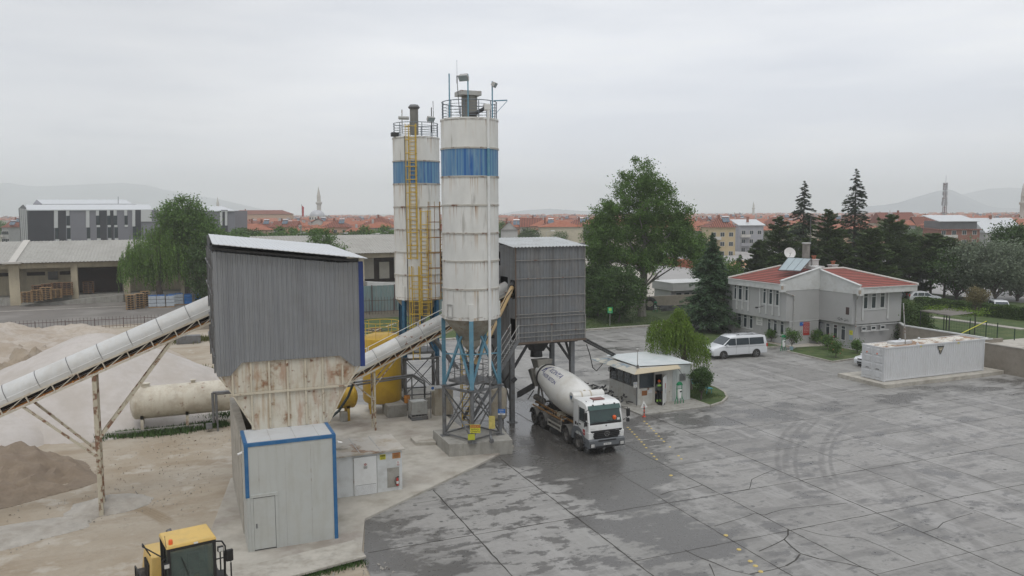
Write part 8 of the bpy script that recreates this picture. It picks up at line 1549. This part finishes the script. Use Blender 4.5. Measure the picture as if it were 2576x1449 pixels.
cf=thing('corrugated_fence','pale blue-green corrugated sheet fence behind the rear silo','fence',(26,112,0));mb=MB();corr(mb,(14,112.2),(36,110.6),.4,4.6,.35,.08,.4);mb.build('sheet',mat('sheet_aqua',(.20,.275,.28),.6,.2,.12,.3,streak=((.3,.3,.28),.5,2,.3)),cf);mb=MB()
for i in range(7): x=15+i*3.2;mb.beam((x,112.0-(x-14)*.073,0),(x,112.0-(x-14)*.073,4.7),.12)
mb.build('post','rail_red',cf)
dp_=thing('scrap_heap','heap of planks and rusty scrap behind the yellow tank','scrap heap',(21,92,0));mb=MB();
for i in range(120): a=Vector((20+rnd.gauss(0,3),93+rnd.gauss(0,3),abs(rnd.gauss(0,.55))));mb.beam(a,a+Vector((rnd.uniform(-2,2),rnd.uniform(-1,1),rnd.uniform(-.3,.3))),.2,.07,m=i % 3)
mb.build('scrap',['wood_dark','steel_dark','rusty_post'],dp_)
for i,(x,y,w,d,h) in enumerate(((2.5,78,3.2,2.4,.5),(1.6,72,5,2.6,.55),(1.8,67,5.5,2.6,.35))): MB().box((x,y,-.05),(x+w,y+d,h)).build('concrete_slab_block','concrete_pale',bevel=.03);tag(bpy.data.objects['concrete_slab_block'+('' if i == 0 else '.%03d' % i)],('small','middle','long')[i]+' pale concrete slab lying left of the housing','slab')
cc_=thing('water_trough','grey metal trough lying by the old tan wall','trough',g(*c2(1945,450),0));p=g(*c2(1945,450),0);MB().box((p.x-1.3,p.y,0),(p.x+1.3,p.y+1,.9)).build('body','steel_grey',cc_,bevel=.04)
# crates far behind the plane tree
ck=thing('crate_row','x','crate stack',(0,0,0));mb=MB()
for z in range(8): mb.box((-.95,-.6,z*.38),(.95,.6,z*.38+.33))
for x in (-.5,0,.5): mb.box((x-.03,-.62,0),(x+.03,-.58,3))
mb.build('crates',mat('crate_orange',(.33,.1,.045),.7,var=.3,vs=2),ck);ck.name='crate_stack'
for i in range(16):
 x,y=1585+i*11.5,655+i*1.6;p=g(x,y+9,0);o=ck if i == 0 else copy_tree(ck);o.location=p;o.rotation_euler.z=-.3;o['label']='tall stack of dark orange crates in the row behind the plane tree';o['group']='orange crate stacks in the depot yard'
# ================================================================ far setting: office block, town, mosque, hills, haze
DB=thing('dark_block','modern dark and grey striped block with white roofs at the far left','office block',PD(200,600,260));dD=262.;lb=C(0,700,2.576)
def fp_(x,y,d=dD): return PD(*lb(x,y),d)
zb_=0;T0=fp_(285,360);T1=fp_(2418,368,dD+30)
def slab(x0,x1,y0,y1,m,nm,proud=0.,par=DB):
 """strip on the long front, front line runs from (285) to (2418)"""
 f0,f1=(x0-285)/(2418-285),(x1-285)/(2418-285);d0,d1=dD+30*f0-proud,dD+30*f1-proud
 a,b,c,d=fp_(x0,y0,d0),fp_(x1,y0,d1),fp_(x1,y1,d1),fp_(x0,y1,d0);bk=Vector((sh,ch,0))*(.25 if proud else 14);MB().prism([Vector((d.x,d.y,max(0,d.z))),Vector((c.x,c.y,max(0,c.z))),b,a],bk).build(nm,m,par)
mdk=mat('facade_dark',(.028,.03,.04),.45,var=.15,vs=.3);mgy=mat('facade_grey',(.19,.19,.215),.6,var=.06,vs=.3);mwh=mat('facade_white',(.55,.56,.56),.6,var=.04)
slab(285,1455,358,760,mgy,'wall');slab(1455,2418,368,760,mgy,'wall')
for x0_,x1_ in ((288,555),(595,680),(1018,1100),(1135,1170),(1390,1450),(2290,2318),(2275,2345)): slab(x0_,x1_,360,740,mdk,'dark_panel',.25)
for x0_,x1_,y0,y1 in ((556,595,360,545),(680,712,360,420),(885,920,360,540),(988,1018,358,418),(1102,1132,358,418),(1170,1200,358,418),(1280,1308,358,418),(1362,1392,358,530),(2266,2290,370,520),(2318,2342,370,520),(685,722,522,545),(995,1028,516,537),(1110,1140,516,537),(1178,1208,516,537),(1285,1316,514,534),(572,608,662,685),(900,932,655,680),(1000,1036,652,690),(1115,1145,650,690),(1185,1215,650,690),(695,730,660,690)): slab(x0_,x1_,y0,y1,mwh,'white_panel',.4)
for x0_,x1_,y0,y1 in ((686,718,421,521),(990,1024,419,515),(1104,1136,419,515),(1172,1204,419,515),(1284,1312,419,513),(568,600,546,660),(690,724,546,658),(895,928,541,654),(998,1030,538,650),(1112,1144,538,648),(1180,1212,538,648),(1370,1400,531,640)): slab(x0_,x1_,y0,y1,'glass','window',.35)
slab(1452,1560,358,480,mwh,'white_panel',.4)
e0,e1=fp_(190,345,dD+22),T0;MB().prism([Vector((e0.x,e0.y,0)),Vector((e1.x,e1.y,0)),e1,fp_(235,305,dD+11),e0],Vector((sh*.3,ch*.3,0))).build('end_wall',mdk,DB)
for k in (.25,.45,.65,.85): p=e0.lerp(e1,k);MB().box((p.x-.25,p.y-.6,2),(p.x+.25,p.y-.1,p.z+.2)).build('end_fin',mwh,DB)
def slope(a,b,c,d,nm,par=DB): MB().prism([a,b,c,d],(0,0,-.3)).build(nm,'roof_white',par)
slope(fp_(275,358,dD-.5),fp_(1565,355,dD+18),fp_(1545,303,dD+30),fp_(262,306,dD+12),'roof');slope(fp_(2170,368,dD+26),fp_(2418,367,dD+29.5),fp_(2290,320,dD+42),fp_(2120,323,dD+40),'roof');MB().prism([fp_(2290,320,dD+42),fp_(2418,367,dD+29.5),fp_(2380,358,dD+50)],(0,0,-.2)).build('gable',mdk,DB)
slope(fp_(435,298,dD+34),fp_(1370,296,dD+48),fp_(1290,253,dD+60),fp_(378,254,dD+46),'roof');a_=fp_(340,300,dD+40);MB().prism([a_,fp_(435,298,dD+34),fp_(378,254,dD+46)],(0,0,-.2)).build('gable',mgy,DB);q0,q1=fp_(340,303,dD+40),fp_(1370,300,dD+48);MB().prism([Vector((q0.x,q0.y,12)),Vector((q1.x,q1.y,12)),q1,q0],Vector((sh*3,ch*3,0))).build('upper_wall',mgy,DB)
MB().tube(fp_(1218,296,dD+35),fp_(1218,222,dD+35),.1,5).build('mast','steel_grey',DB)
# ---- houses. front axis faces the camera
WC=[(.52,.47,.36),(.47,.38,.23),(.42,.42,.41),(.52,.5,.46),(.24,.10,.065),(.50,.34,.24),(.34,.34,.36)]
WM=[mat('house_wall_%s' % n,c,.9,0,.06,.3,dirt=(tuple(x*.7 for x in c),.4,.6)) for n,c in zip(('cream','yellow','grey','white','brick','pink','slate'),WC)]
def house(name,label,w,d,h,rh,wm,kind='hip',floors=3,solar=True,balc=True,chim=1,roofm='tile_town',group=None,det=True,nw=3):
 T=thing(name,label,'house',(0,0,0),0,group);MB().box((-w/2,0,0),(w/2,d,h)).build('wall',wm,T);o=.55;R1=MB();A=[(-w/2-o,-o,h),(w/2+o,-o,h),(w/2+o,d+o,h),(-w/2-o,d+o,h)]
 if kind == 'hip': k=min(d,w)*.45;rd_=[(-w/2+k,d/2,h+rh),(w/2-k,d/2,h+rh)];R1.add(A+rd_,[(0,1,5,4),(1,2,5),(2,3,4,5),(3,0,4),(3,2,1,0)])
 elif kind == 'gable_side': R1.add(A+[(-w/2-o,d/2,h+rh),(w/2+o,d/2,h+rh)],[(0,1,5,4),(2,3,4,5),(1,2,5),(3,0,4),(3,2,1,0)])
 elif kind == 'gable_front': R1.add(A+[(0,-o,h+rh),(0,d+o,h+rh)],[(0,4,5,3),(1,2,5,4),(3,2,1,0)]);MB().prism([(-w/2,-.01,h),(w/2,-.01,h),(0,-.01,h+rh*.92)],(0,.3,0)).build('gable',wm,T)
 else: R1.add([(-w/2-o,-o,h),(w/2+o,-o,h),(w/2+o,d+o,h+rh),(-w/2-o,d+o,h+rh)]+[(-w/2-o,-o,h-.2),(w/2+o,-o,h-.2),(w/2+o,d+o,h+rh-.2),(-w/2-o,d+o,h+rh-.2)],[(0,1,2,3),(4,5,1,0),(5,6,2,1),(7,4,0,3),(4,7,6,5)])
 ro=R1.build('roof',roofm,T)
 for i in range(chim): x=rnd.uniform(-.3,.3)*w;MB().box((x-.35,d*.45,h+rh*.5),(x+.35,d*.45+.7,h+rh+.9)).build('chimney',WM[3 if i else 4],ro)
 if det:
  for f in range(floors):
   z=f*3+1.0
   if z+1.3>h: break
   for k in range(nw): x=-w/2+(k+.5)*w/nw;fo=MB().box((x-.75,-.06,z-.08),(x+.75,-.005,z+1.38)).build('window',WM[3],T);MB().box((x-.62,-.08,z+.03),(x-.04,-.062,z+1.28)).box((x+.04,-.08,z+.03),(x+.62,-.062,z+1.28)).build('pane','glass',fo)
   if balc and f>0: MB().box((-w*.45,-1.3,z-1.0),(-w*.08,-.08,z-.85)).box((-w*.45,-1.3,z-.85),(-w*.08,-1.2,z+.0)).box((-w*.45,-1.3,z-.85),(-w*.44,-.08,z)).build('balcony',wm if f % 2 else WM[3],T)
 if solar:
  x=rnd.uniform(-.25,.25)*w;y=d*.28;z=h+rh*.62+.3;s=MB()
  for k in range(2): s.hexa([(x+k*1.15,y-.8,z-.5),(x+k*1.15+1.05,y-.8,z-.5),(x+k*1.15+1.05,y+.6,z+.75),(x+k*1.15,y+.6,z+.75)],[(x+k*1.15,y-.8,z-.4),(x+k*1.15+1.05,y-.8,z-.4),(x+k*1.15+1.05,y+.6,z+.85),(x+k*1.15,y+.6,z+.85)])
  s.build('solar_panel','solar',ro);MB().tube((x,y+.8,z+1.15),(x+2.2,y+.8,z+1.15),.28,8).build('water_cylinder','chrome',ro)
 return T
def put(o,x,d,yaw=0.):
 p=PD(x,560,d);o.location=(p.x,p.y,0);o.rotation_euler.z=-HEAD+R(yaw);return o
facade_dk=mat('penthouse_glass',(.10,.105,.11),.4,var=.3,vs=.4)
def near(name,label,x0,x1,ye,yr,wm,kind,roofm='tile_town',yaw=0,h=None,d=None,dep=10,**k):
 """house whose eave spans D columns x0..x1 at row ye, ridge at row yr"""
 h=h or 9.0;dd=FPX*(H-h)/(ye-535.5) if d is None else d;h=PD((x0+x1)/2,ye,dd).z;w=(x1-x0)/FPX*dd-1.1;rh=PD((x0+x1)/2,yr,dd+dep/2).z-h;return put(house(name,label,w,dep,h,max(.4,rh),wm,kind,roofm=roofm,**k),(x0+x1)/2,dd,yaw)
near('town_house','white house with an orange roof and red balcony right of the front silo',1306,1366,571,548,WM[3],'gable_side',solar=False)
near('town_house','brick house with solar panels behind the mixing tower roof',1355,1418,573,553,WM[4],'hip')
near('town_house','grey-fronted house with a rounded parapet just right of the front silo',1256,1306,578,556,WM[2],'gable_front',balc=False,floors=1,nw=1)
near('town_house','yellow block with balconies left of the plane tree crown',1424,1480,568,552,WM[1],'hip',h=9.8)
near('town_house','house with a long red roof right of the plane tree',1690,1772,571,549,WM[0],'gable_side',dep=14)
near('town_house','white gabled house beside the long red roof',1765,1800,568,549,WM[3],'gable_front',solar=False,balc=False,nw=1)
near('town_house','yellow block with a red roof and three solar panels',1781,1855,572,548,WM[1],'hip',h=10.2,floors=4)
near('town_house','slate grey block with a white framed terrace',1857,1925,566,552,WM[6],'shed',roofm='roof_white',h=10.6,solar=False,floors=4)
near('town_house','red-roofed house with two solar panels below the radio mast',2220,2312,562,534,WM[0],'gable_side',h=10.,dep=14)
near('town_house','brick house with a low red roof beside the white penthouse',2308,2362,574,545,WM[4],'gable_side',h=9.,solar=False)
near('town_house','wide brick house crowned by a glazed penthouse',2358,2470,577,573,WM[4],'shed',roofm='tile_town',h=9.4,solar=False,nw=4)
near('penthouse','glazed grey penthouse under a white sloping roof',2360,2462,556,541,facade_dk,'shed',roofm='roof_white',solar=False,det=False,chim=0,d=262)
near('town_house','low white metal-roofed house at the right edge',2478,2580,585,548,WM[2],'gable_side',roofm='roof_white',h=8.,solar=False,dep=16)
near('town_house','red roof peeping between the two tall cedars',2060,2135,563,543,WM[0],'hip')
near('town_house','red roof right of the tallest cedar',2165,2225,560,545,WM[3],'hip')
near('town_house','house with a red hip roof behind the first pine',1925,1990,566,546,WM[5],'hip')
near('town_hall','large orange-roofed house in front of the mosque',895,1000,571,546,WM[0],'hip',dep=18,solar=False,nw=6)
near('town_house','white-gabled house below the mosque dome',770,830,566,549,WM[3],'gable_front')
near('town_house','house with orange hip roof left of the flag',806,880,572,554,WM[5],'hip')
near('town_house','cream house right of the dark block',590,640,569,556,WM[0],'shed',solar=False)
near('town_house','red-roofed house beside the cream one at the left',635,685,571,557,WM[0],'hip')
near('town_house','long house with solar panels in the middle left of the town',680,745,572,556,WM[5],'gable_side')
near('town_house','grey house near the left photo edge',0,22,572,560,WM[2],'hip')
near('town_house','small red-roofed house left of the dark block',14,44,566,552,WM[0],'gable_side',d=330)
PKo=house('school_building','big pink building with red roofs on the skyline',48,18,14.5,3.2,WM[5],'hip',solar=False,balc=False,floors=4,nw=9);put(PKo,655,620,12);PK2=MB().box((14,-2,0),(26,14,18)).build('tower_block',WM[5],PKo);MB().hexa([(13.5,-2.5,18),(26.5,-2.5,18),(26.5,14.5,18),(13.5,14.5,18)],[(18,4,20),(22,4,20),(22,8,20),(18,8,20)]).build('tower_roof','tile_town',PKo)
# rows of repeated houses farther back
protos=[]
for i in range(10):
 r_=random.Random(i+3);protos.append(house('row_house','x',r_.uniform(10,17),r_.uniform(9,13),r_.uniform(7.6,9.6),r_.uniform(2,3),WM[i % 7],('hip','gable_side','hip','gable_front')[i % 4],solar=True,chim=2,nw=4))
used=set();rr=random.Random(5);cnt=0
gl1='red-roofed town house with a rooftop solar panel in the rows behind'
for d,y_ in ((235,0),(262,0),(300,0),(345,0),(400,0),(470,0),(560,0),(680,0),(840,0),(1050,0),(1350,0)):
 x=-20.;
 while x<2600:
  stp=17.5/d*FPX*rr.uniform(.95,1.5);x+=stp;
  if cnt>285 or 40<x<585 and d<700: continue
  if 1005<x<1105 or 1115<x<1250 or 1500<x<1660: continue
  if d<346 and (x>1250 or 585<x<1010): continue
  k=rr.randrange(10);o=protos[k] if k not in used else copy_tree(protos[k]);used.add(k);put(o,x,d+rr.uniform(-8,8),rr.uniform(-25,25));s=rr.uniform(.85,1.08);o.scale=(s,s,s*rr.uniform(.9,1.06));o['label']=gl1;o['group']='red-roofed houses of the town behind';cnt+=1
for k in range(10):
 if k not in used:
  for c in list(protos[k].children_recursive)+[protos[k]]: bpy.data.objects.remove(c)
fw_,fr2=MB(),MB()
for i in range(1100):
 d=300+1700*rr.random() ** 1.3;x=rr.uniform(-30,2620);p=PD(x,540,d);w,dp2,h=rr.uniform(9,18),rr.uniform(8,13),rr.uniform(6.5,9.8);a=rr.uniform(-.5,.5)-HEAD;c,s=math.cos(a),math.sin(a)
 if 1005<x<1105 or 1115<x<1250 or (x<590 and d<900): continue
 T2=lambda u,v,z: (p.x+u*c-v*s,p.y+u*s+v*c,z);fw_.hexa([T2(-w/2,0,0),T2(w/2,0,0),T2(w/2,dp2,0),T2(-w/2,dp2,0)],[T2(-w/2,0,h),T2(w/2,0,h),T2(w/2,dp2,h),T2(-w/2,dp2,h)],i % 4)
 q=w*rr.choice((.3,.5,.02));fr2.add([T2(-w/2-.5,-.5,h),T2(w/2+.5,-.5,h),T2(w/2+.5,dp2+.5,h),T2(-w/2-.5,dp2+.5,h),T2(-w/2+q,dp2/2,h+2.4),T2(w/2-q,dp2/2,h+2.4)],[(0,1,5,4),(1,2,5),(2,3,4,5),(3,0,4),(3,2,1,0)],4)
 if rr.random()<.6: u=rr.uniform(-.3,.3)*w;fr2.hexa([T2(u,dp2*.4,h+1),T2(u+.8,dp2*.4,h+1),T2(u+.8,dp2*.5,h+1),T2(u,dp2*.5,h+1)],[T2(u,dp2*.4,h+3.4),T2(u+.8,dp2*.4,h+3.4),T2(u+.8,dp2*.5,h+3.4),T2(u,dp2*.5,h+3.4)],3)
fw_.v+=fr2.v;n0=len(fw_.v)-len(fr2.v);fw_.f+=[tuple(k+n0 for k in f) for f in fr2.f];fw_.m+=fr2.m
tag(fw_.build('far_town',[WM[0],WM[5],WM[3],WM[2],'tile_old']),'dense far part of the town, roofs reading as one mass','town',kind='stuff')
# belt of street trees in front of the town
bt1=broadleaf('x',(0,0,0),[(0,0,7.4,4.4,4.4,3.6)],46,3600,.3,'oak',.2,cluster=1.3,name='belt_tree',group='trees lining the road before the town');bt2=broadleaf('x',(0,0,0),[(0,0,7.0,4.0,4.0,3.6)],46,3600,.3,'hedge',.2,cluster=1.3,name='belt_tree',group='trees lining the road before the town');i=0
for d,a,b,st_ in ((205,600,1000,27),(222,590,1000,31),(215,1000,1120,30),(215,1700,1780,30),(330,1260,1500,60),(420,0,60,30),(190,560,620,30),(300,1260,2576,75),(380,600,1000,65),(450,1260,2576,90)):
 x=a
 while x<b: o=(bt1,bt2)[i % 2] if i<2 else copy_tree((bt1,bt2)[i % 2]);p=PD(x+rr.uniform(-6,6),560,d+rr.uniform(-5,5));s=rr.uniform(.72,1.12);o.location=(p.x,p.y,0);o.scale=(s,s,s*.95);o.rotation_euler.z=rr.uniform(0,6);o['label']='round green street tree in the belt between the plant and the town';i+=1;x+=st_
# street lamps in the belt
lp=thing('street_lamp','x','street lamp',(0,0,0),0,'street lamps before the town');MB().tube((0,0,0),(0,0,9.5),.11,6,.07).path([(0,0,9.4),(.5,0,9.9),(1.6,0,10)],.05,5).build('pole','steel_light',lp);MB().box((1.4,-.2,9.9),(2.4,.2,10.1)).build('lamp_head','sign_white',lp)
for i,(x,d) in enumerate(((675,212),(745,200),(850,196),(930,190),(988,205),(1374,210))): o=lp if i == 0 else copy_tree(lp);p=PD(x,560,d);o.location=(p.x,p.y,0);o['label']='tall grey street lamp standing among the belt trees'
p=PD(756.5,560,215);MB().tube((p.x,p.y,0),(p.x,p.y,11.5),.28,8,.2).build('concrete_pole','concrete',None);tag(bpy.data.objects['concrete_pole'],'thick concrete power pole among the belt trees','pole')
# ---- mosque
ms_=PD(798,535,640);MQ=thing('mosque','pale mosque with a leaden dome and one slender minaret','mosque',(ms_.x,ms_.y,0));rD_=38/FPX*640/2
zd=PD(798,544,640).z;MB().lathe([(rD_*1.02,0),(rD_*1.02,zd)],(ms_.x,ms_.y,0),24).box((ms_.x-11,ms_.y-11,0),(ms_.x+11,ms_.y+11,zd-4)).build('wall','stone',MQ);MB().lathe([(rD_,zd)]+[(rD_*math.cos(a),zd+rD_*.82*math.sin(a)) for a in np.linspace(0.1,PI/2-.01,10)],(ms_.x,ms_.y,0),28).build('dome','lead',MQ,smooth=True)
for k in range(16): a=k*PI/8;MB().box((ms_.x+rD_*1.03*math.cos(a)-.4,ms_.y+rD_*1.03*math.sin(a)-.4,zd-2.4),(ms_.x+rD_*1.03*math.cos(a)+.4,ms_.y+rD_*1.03*math.sin(a)+.4,zd-.8)).build('window','glass',MQ)
def minaret(T,x,yb_,yt_,d,r_):
 p=PD(x,yb_,d);z=lambda y: PD(x,y,d).z;hh=z(yt_);k=[(r_*1.15,0),(r_,hh*.45),(r_,hh*.60),(r_*1.5,hh*.625),(r_*1.5,hh*.655),(r_*.9,hh*.66),(r_*.85,hh*.76),(r_*.95,hh*.765),(.05,hh)];MB().lathe(k,(p.x,p.y,0),14).build('minaret','stone',T,smooth=True)
minaret(MQ,803,545,469,650,1.75)
for x,yt_,d,r_,lab in ((2570,460,420,1.0,'pale minaret standing at the right edge of the town'),(1895,506,1300,1.8,'faint far minaret in the middle of the town skyline'),(549,495,900,1.7,'faint minaret rising behind the dark block'),(2176,528,1500,1.6,'tiny far minaret right of the tallest cedar'),(2238,527,1500,1.6,'tiny far minaret left of the radio mast')):
 q=PD(x,540,d);t=thing('minaret_tower',lab,'minaret',(q.x,q.y,0));minaret(t,x,545,yt_,d,r_)
fl=PD(760,550,420);t=thing('flagpole','tall flagpole with a hanging red flag left of the mosque','flagpole',(fl.x,fl.y,0));zt_=PD(760,514,420).z;MB().tube((fl.x,fl.y,0),(fl.x,fl.y,zt_),.15,6).build('pole','steel_light',t);MB().hexa([(fl.x,fl.y,zt_-6.5),(fl.x+.9,fl.y,zt_-6.2),(fl.x+.9,fl.y+.2,zt_-6.2),(fl.x,fl.y+.2,zt_-6.5)],[(fl.x,fl.y,zt_-.5),(fl.x+1.1,fl.y,zt_-1.5),(fl.x+1.1,fl.y+.2,zt_-1.5),(fl.x,fl.y+.2,zt_-.5)]).build('flag','flag_red',t)
# radio mast
d=520;q=PD(2375,553,d);t=thing('radio_mast','red and white lattice radio mast before the hill','radio mast',(q.x,q.y,0));hh=PD(2375,461,d).z;mm=MB();n=22
for i in range(n):
 z0_,z1_=hh*i/n,hh*(i+1)/n;w0,w1=.6*(1-i/n)+.5,.6*(1-(i+1)/n)+.5;b_=mm;mi=(i // 3) % 2;c0=[(-w0,-w0),(w0,-w0),(w0,w0),(-w0,w0)];c1=[(-w1,-w1),(w1,-w1),(w1,w1),(-w1,w1)]
 for k in range(4): a,b=c0[k],c1[k];a2,b2=c0[(k+1) % 4],c1[(k+1) % 4];b_.beam((q.x+a[0],q.y+a[1],z0_),(q.x+b[0],q.y+b[1],z1_),.2,m=mi);b_.beam((q.x+a[0],q.y+a[1],z0_),(q.x+b2[0],q.y+b2[1],z1_),.11,m=mi);b_.beam((q.x+b[0],q.y+b[1],z1_),(q.x+b2[0],q.y+b2[1],z1_),.11,m=mi)
mm.build('lattice',[mat('mast_white',(.3,.3,.32),.6),mat('mast_red',(.16,.08,.08),.6)],t);an_=MB()
for zz_,k in ((.97,1.1),(.9,1.1),(.8,1.2),(.68,1.3),(.6,1.5)):
 for a in (0,2.1,4.2): an_.box((q.x+k*math.cos(a)-.35,q.y+k*math.sin(a)-.35,hh*zz_-1.3),(q.x+k*math.cos(a)+.35,q.y+k*math.sin(a)+.35,hh*zz_+1.3))
an_.build('antenna_panel','mast_white',t);MB().tube((q.x,q.y,hh),(q.x,q.y,hh+5),.12,4).build('spike','mast_white',t)
# overhead cable from the left
MB().path([PD(0,616,148),PD(160,622,148),PD(330,620,148),PD(540,611,150),PD(790,598,165),PD(1000,587,180)],.035,4).build('overhead_cable','steel_dark');tag(bpy.data.objects['overhead_cable'],'thin overhead cable crossing before the warehouse roofs','cable')
ps_=PD(512,740,140);MB().tube((ps_.x,ps_.y,0),(ps_.x,ps_.y,5.6),.06).path([(ps_.x,ps_.y,2.4),(ps_.x+.6,ps_.y,3.4),(ps_.x+2.2,ps_.y,3.7)],.05,6).build('yard_pole','steel_light');tag(bpy.data.objects['yard_pole'],'thin pale pole beside the deep blue wrapped pallets','pole')
# ---- hills
def hill(name,prof,d,thick,base=-20):
 from mathutils import noise as mn
 xs=np.arange(prof[0][0],prof[-1][0]+1,6);ys=np.interp(xs,[p[0] for p in prof],[p[1] for p in prof]);vs=[];fs=[];K=9
 for i,(x,y) in enumerate(zip(xs,ys)):
  top=PD(x,y+.6*mn.noise(Vector((x*.05,0,d))),d);hh=top.z
  for k in range(K):
   f=k/(K-1)*2-1;q=PD(x,540,d+f*thick);vs.append((q.x,q.y,base+(hh-base)*(1-abs(f) ** 1.3) if f else hh))
  if i:
   for k in range(K-1): a=(i-1)*K+k;fs.append((a,a+K,a+K+1,a+1))
 tag(MB().add(vs,fs).build(name,'hill',smooth=True),kind='structure')
hill('hills',[(-200,470),(-60,462),(0,462),(27,460),(73,467),(103,469),(146,467),(240,463),(320,460),(380,467),(415,477),(464,486),(510,494),(560,503),(628,519),(680,531),(740,541)],6000,500)
hill('hills_right',[(2100,540),(2179,519),(2222,516),(2257,510),(2309,494),(2353,481),(2379,476),(2393,478),(2414,488),(2457,506),(2483,518),(2518,523),(2576,524),(2700,530)],3900,650)
hill('hills_far_right',[(2250,536),(2340,510),(2414,490),(2448,482),(2483,475),(2530,472),(2576,474),(2700,482),(2800,500)],5500,700)
hill('hills_middle',[(1180,545),(1256,538),(1317,529),(1384,525),(1470,531),(1560,528),(1650,534),(1760,541)],4600,700)
# ---- air
hz_=bpy.data.materials.new('haze');hz_.use_nodes=True;t=hz_.node_tree;t.nodes.clear();o_=N(t,'ShaderNodeOutputMaterial');v=N(t,'ShaderNodeVolumePrincipled');v.inputs['Color'].default_value=(.97,.99,1.,1);v.inputs['Density'].default_value=3.3e-4;v.inputs['Anisotropy'].default_value=0.;t.links.new(v.outputs[0],o_.inputs['Volume']);hz_.cycles.homogeneous_volume=True if hasattr(hz_.cycles,'homogeneous_volume') else None
hb=MB().box((-6600,-6600,-60),(6600,6600,252)).build('haze',hz_);tag(hb,kind='stuff')
